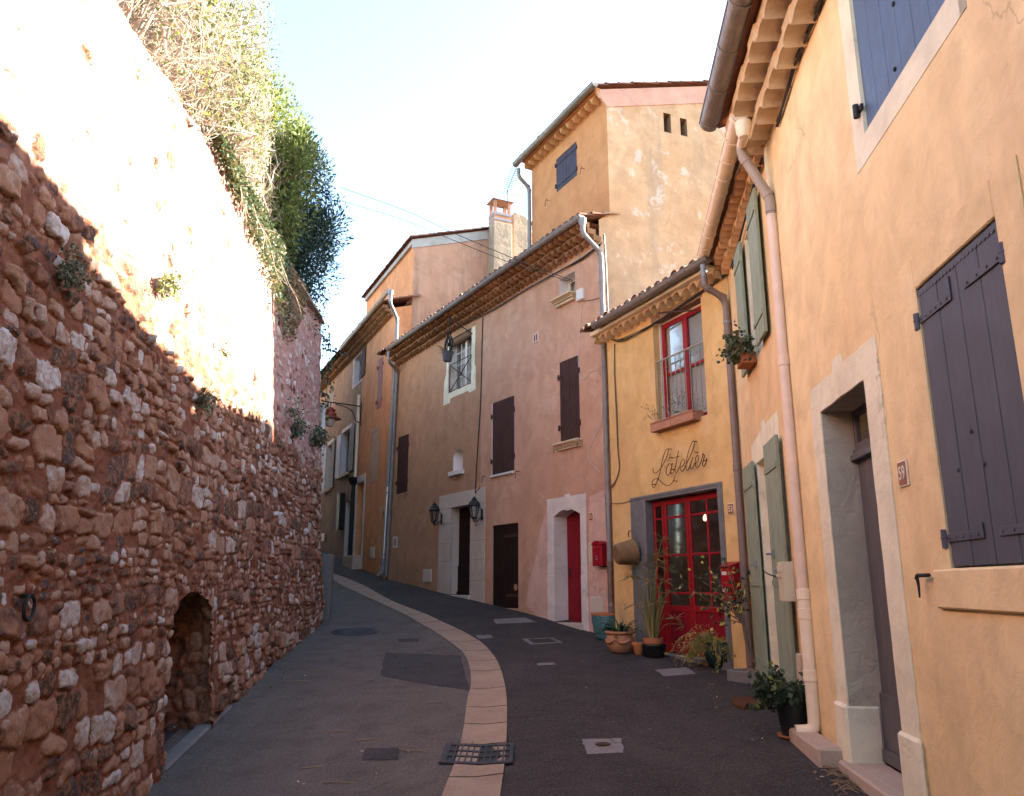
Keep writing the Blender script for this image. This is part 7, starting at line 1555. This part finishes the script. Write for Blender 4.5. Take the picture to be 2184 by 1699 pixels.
tuft(625, 905, .22, 300, 'dark hanging plant beyond the sunlit patch of the wall', 'tuft', .06, 1.0)
tuft(668, 932, .24, 380, 'bushy plant near the far corner of the stone wall', 'tuft', .07, .3)
tuft(612, 870, .2, 160, 'tiny sprig right of the vertical shadow edge', 'tuft', .05, .4)
tuft(470, 745, .10, 60, 'tiny sunlit sprig low on the bright wall', 'bush', .04, .4)
# ivy over the top of the wall
def on_wall(n, rs, s_rng, top_drop, w0, w1):
    s = rs.uniform(*s_rng, n); z = ip(TOP, s) + .15 - rs.uniform(0, 1, n) ** 1.6 * np.interp(s, *top_drop); return wall_pt(s, z, rs.uniform(w0, w1, n))
iv = thing('ivy', wall_pt(np.array([11.5]), np.array([7.0]), np.array([.1]))[0], 'ivy spilling over the top of the sunlit wall below the bushes', 'ivy'); rs = np.random.RandomState(91)
P_ = on_wall(5200, rs, (8.6, 13.4), ([8.6, 10.2, 12.2, 13.4], [.12, .45, 1.0, 1.5]), .0, .16); A = rvec(len(P_), rs); A[:, 0] = np.abs(A[:, 0]); A[:, 2] -= .5
leaf_mesh('leaves', P_, A, rs.uniform(.035, .08, len(P_)), rs.uniform(.015, .032, len(P_)), M['ivy'], iv, rs)
m = MB()
for k in range(12):
    p = Vector(on_wall(1, rs, (9, 13.3), ([8.6, 13.4], [.1, .1]), .03, .08)[0]); branchy(m, p, Vector((.25, rs.uniform(-.5, .5), -1)), rs.uniform(.4, 1.0), .009, 1, rs, .4, 3, .2)
setting(m.build('vine_stems', M['twig'], iv), 'stuff')
iv = thing('dead_ivy', wall_pt(np.array([14.0]), np.array([6.5]), np.array([.1]))[0], 'brown withered ivy hanging on the shaded upper wall', 'ivy'); P_ = on_wall(1500, rs, (13.3, 15.0), ([13.3, 14, 15.0], [1.7, 1.4, .4]), .0, .10); A = rvec(len(P_), rs); A[:, 2] -= .8; leaf_mesh('leaves', P_, A, rs.uniform(.04, .09, len(P_)), rs.uniform(.015, .035, len(P_)), M['dryleaf'], iv, rs)
# trailing vine at the far corner
iv = thing('trailing_vine', at(700, 760, 17.4), 'thin dark vine trailing in the air past the far end of the wall', 'vine'); m = MB(); tips = []
for (a_, b_) in (((690, 690), (708, 790)), ((688, 700), (694, 820)), ((688, 720), (718, 760)), ((687, 790), (694, 850)), ((686, 880), (698, 840))):
    pth_ = smooth_path([at(*a_, 17.4), at((a_[0] + b_[0]) / 2 + 6, (a_[1] + b_[1]) / 2, 17.3), at(*b_, 17.2)], 8); m.tube(pth_, .008, 4, False)
    for q in pth_:
        for j in range(2): tips.append(tuple(q + Vector(rs.normal(size=3)) * .08))
m.build('stems', M['bark'], iv); C = np.array(tips); leaf_mesh('leaves', C, rvec(len(C), rs) + np.array([0, 0, -.6]), rs.uniform(.06, .12, len(C)), rs.uniform(.025, .05, len(C)), M['darkleaf'], iv, rs)

def crown(name, label, cx, cy, cz, rx, ry, rz, n, mat, ln, wd, seed, trunk_to, cat='tree', clumps=40, twigs=0, dr=.0, hollow=.35):
    """trunk, limbs and a crown of leaf clumps with gaps between them"""
    rs = np.random.RandomState(seed); base = Vector(trunk_to); t = thing(name, base, label, cat, None); m = MB(); c = Vector((cx, cy, cz)); m.tube(smooth_path([base, base.lerp(c, .45) + Vector((rs.uniform(-.1, .1), rs.uniform(-.1, .1), 0)), c], 5), [.16 - .010 * i for i in range(11)], 8)
    K = rvec(clumps, rs) * (rs.uniform(hollow, 1, clumps) ** .5)[:, None]; K = K * np.array([rx, ry, rz]) + np.array([cx, cy, cz])
    for k in range(clumps):
        if rs.rand() < .8: e_ = Vector(K[k]); s_ = base.lerp(c, rs.uniform(.4, .9)); mid = s_.lerp(e_, .5) + Vector((0, 0, -.1)); m.tube(smooth_path([s_, mid, e_], 3), [.035 - .004 * i for i in range(7)], 4, False)
    m.build('trunk', M['bark'], t)
    idx = rs.randint(0, clumps, n); sc = rs.uniform(.6, 1.25, clumps)[idx][:, None]; off = rvec(n, rs) * (rs.rand(n) ** .45)[:, None] * np.array([rx, ry, rz]) * .32 * sc; C = K[idx] + off
    A = off / (np.linalg.norm(off, axis=1)[:, None] + 1e-6) + rvec(n, rs) * .6; A[:, 2] += .35 - dr; q = np.clip(.25 + .5 * rs.rand(n) + .25 * (rs.rand(clumps)[idx] - .3), 0, 1)
    leaf_mesh('crown', C, A, rs.uniform(.7, 1.3, n) * ln, rs.uniform(.7, 1.3, n) * wd, M[mat], t, rs, q); return t, K, rs
# dark conifer leaning over the far end
crown('conifer', 'dark green conifer leaning over the far end of the wall', -5.3, 15.9, 9.0, 1.35, 1.7, 2.2, 46000, 'conifer', .13, .014, 101, (-5.6, 16.8, 6.8), 'tree', 70)
crown('bush', 'yellow-green sunlit bush between the bare thicket and the dark conifer', -5.1, 13.9, 9.5, 1.15, 1.5, 1.6, 17000, 'bush', .09, .024, 102, (-5.3, 14.2, 6.9), 'bush', 55)
crown('young_conifer', 'loose green conifer top standing above the sunlit bush', -5.3, 15.2, 11.2, .85, 1.3, 1.3, 5000, 'bush', .13, .012, 103, (-5.4, 15.4, 7), 'tree', 40)
# bare thicket along the wall top: arching grey twigs with a green outer fringe
for i, (y0, y1, hh, nb_, seed, lab) in enumerate(((5.4, 8.4, 3.0, 130, 111, 'bare twiggy thicket at the near end of the wall top'), (8.4, 12.4, 3.6, 230, 112, 'tangled grey thicket with green fringe along the middle of the wall top'))):
    rs = np.random.RandomState(seed); c = Vector((float(ip(X_L, (y0 + y1) / 2)) - 1.0, (y0 + y1) / 2, float(ip(TOP, (y0 + y1) / 2)) - .2)); t = thing('thicket', c, lab, 'thicket'); m = MB(); tips = []
    lim = lambda y: float(ip(X_L, y)) - .42 + (.38 if y < 9.5 else max(-.1, .38 - (y - 9.5) * .2)) + .10 * math.sin(y * 5.1) + .08 * math.sin(y * 11.3 + 1)
    for k in range(nb_):
        y = rs.uniform(y0, y1); p = Vector((float(ip(X_L, y)) - rs.uniform(.6, 1.7), y, float(ip(TOP, y)) - .3)); m.rv = rs.rand()
        branchy(m, p, Vector((rs.uniform(-.25, .6), rs.uniform(-.45, .2), rs.uniform(.5, 1.6))), hh * rs.uniform(.3, .95), .020, 2, rs, .75, 5, .12, tips, .35, 5, lim)
    m.build('twigs', M['twig'], t); C = np.array([q[0] for q in tips]); green = np.clip((C[:, 2] - c.z - .9) / 2.2, 0, 1) * .6 + np.clip((C[:, 0] - c.x - .55) / .5, 0, 1) * .5
    sel = rs.rand(len(C)) < green * (.3 if i == 0 else .6); C = np.repeat(C[sel], 3, 0); C = C[rs.permutation(len(C))[:34000]]; C = C + rs.normal(size=C.shape) * .07; lx = np.array([lim(y) for y in C[:, 1]]); C[:, 0] = np.minimum(C[:, 0], lx + .05 + rs.exponential(.10, len(C)))
    leaf_mesh('crown', C, rvec(len(C), rs) + np.array([.2, 0, .4]), rs.uniform(.035, .085, len(C)), rs.uniform(.010, .02, len(C)), M['bush'], t, rs)
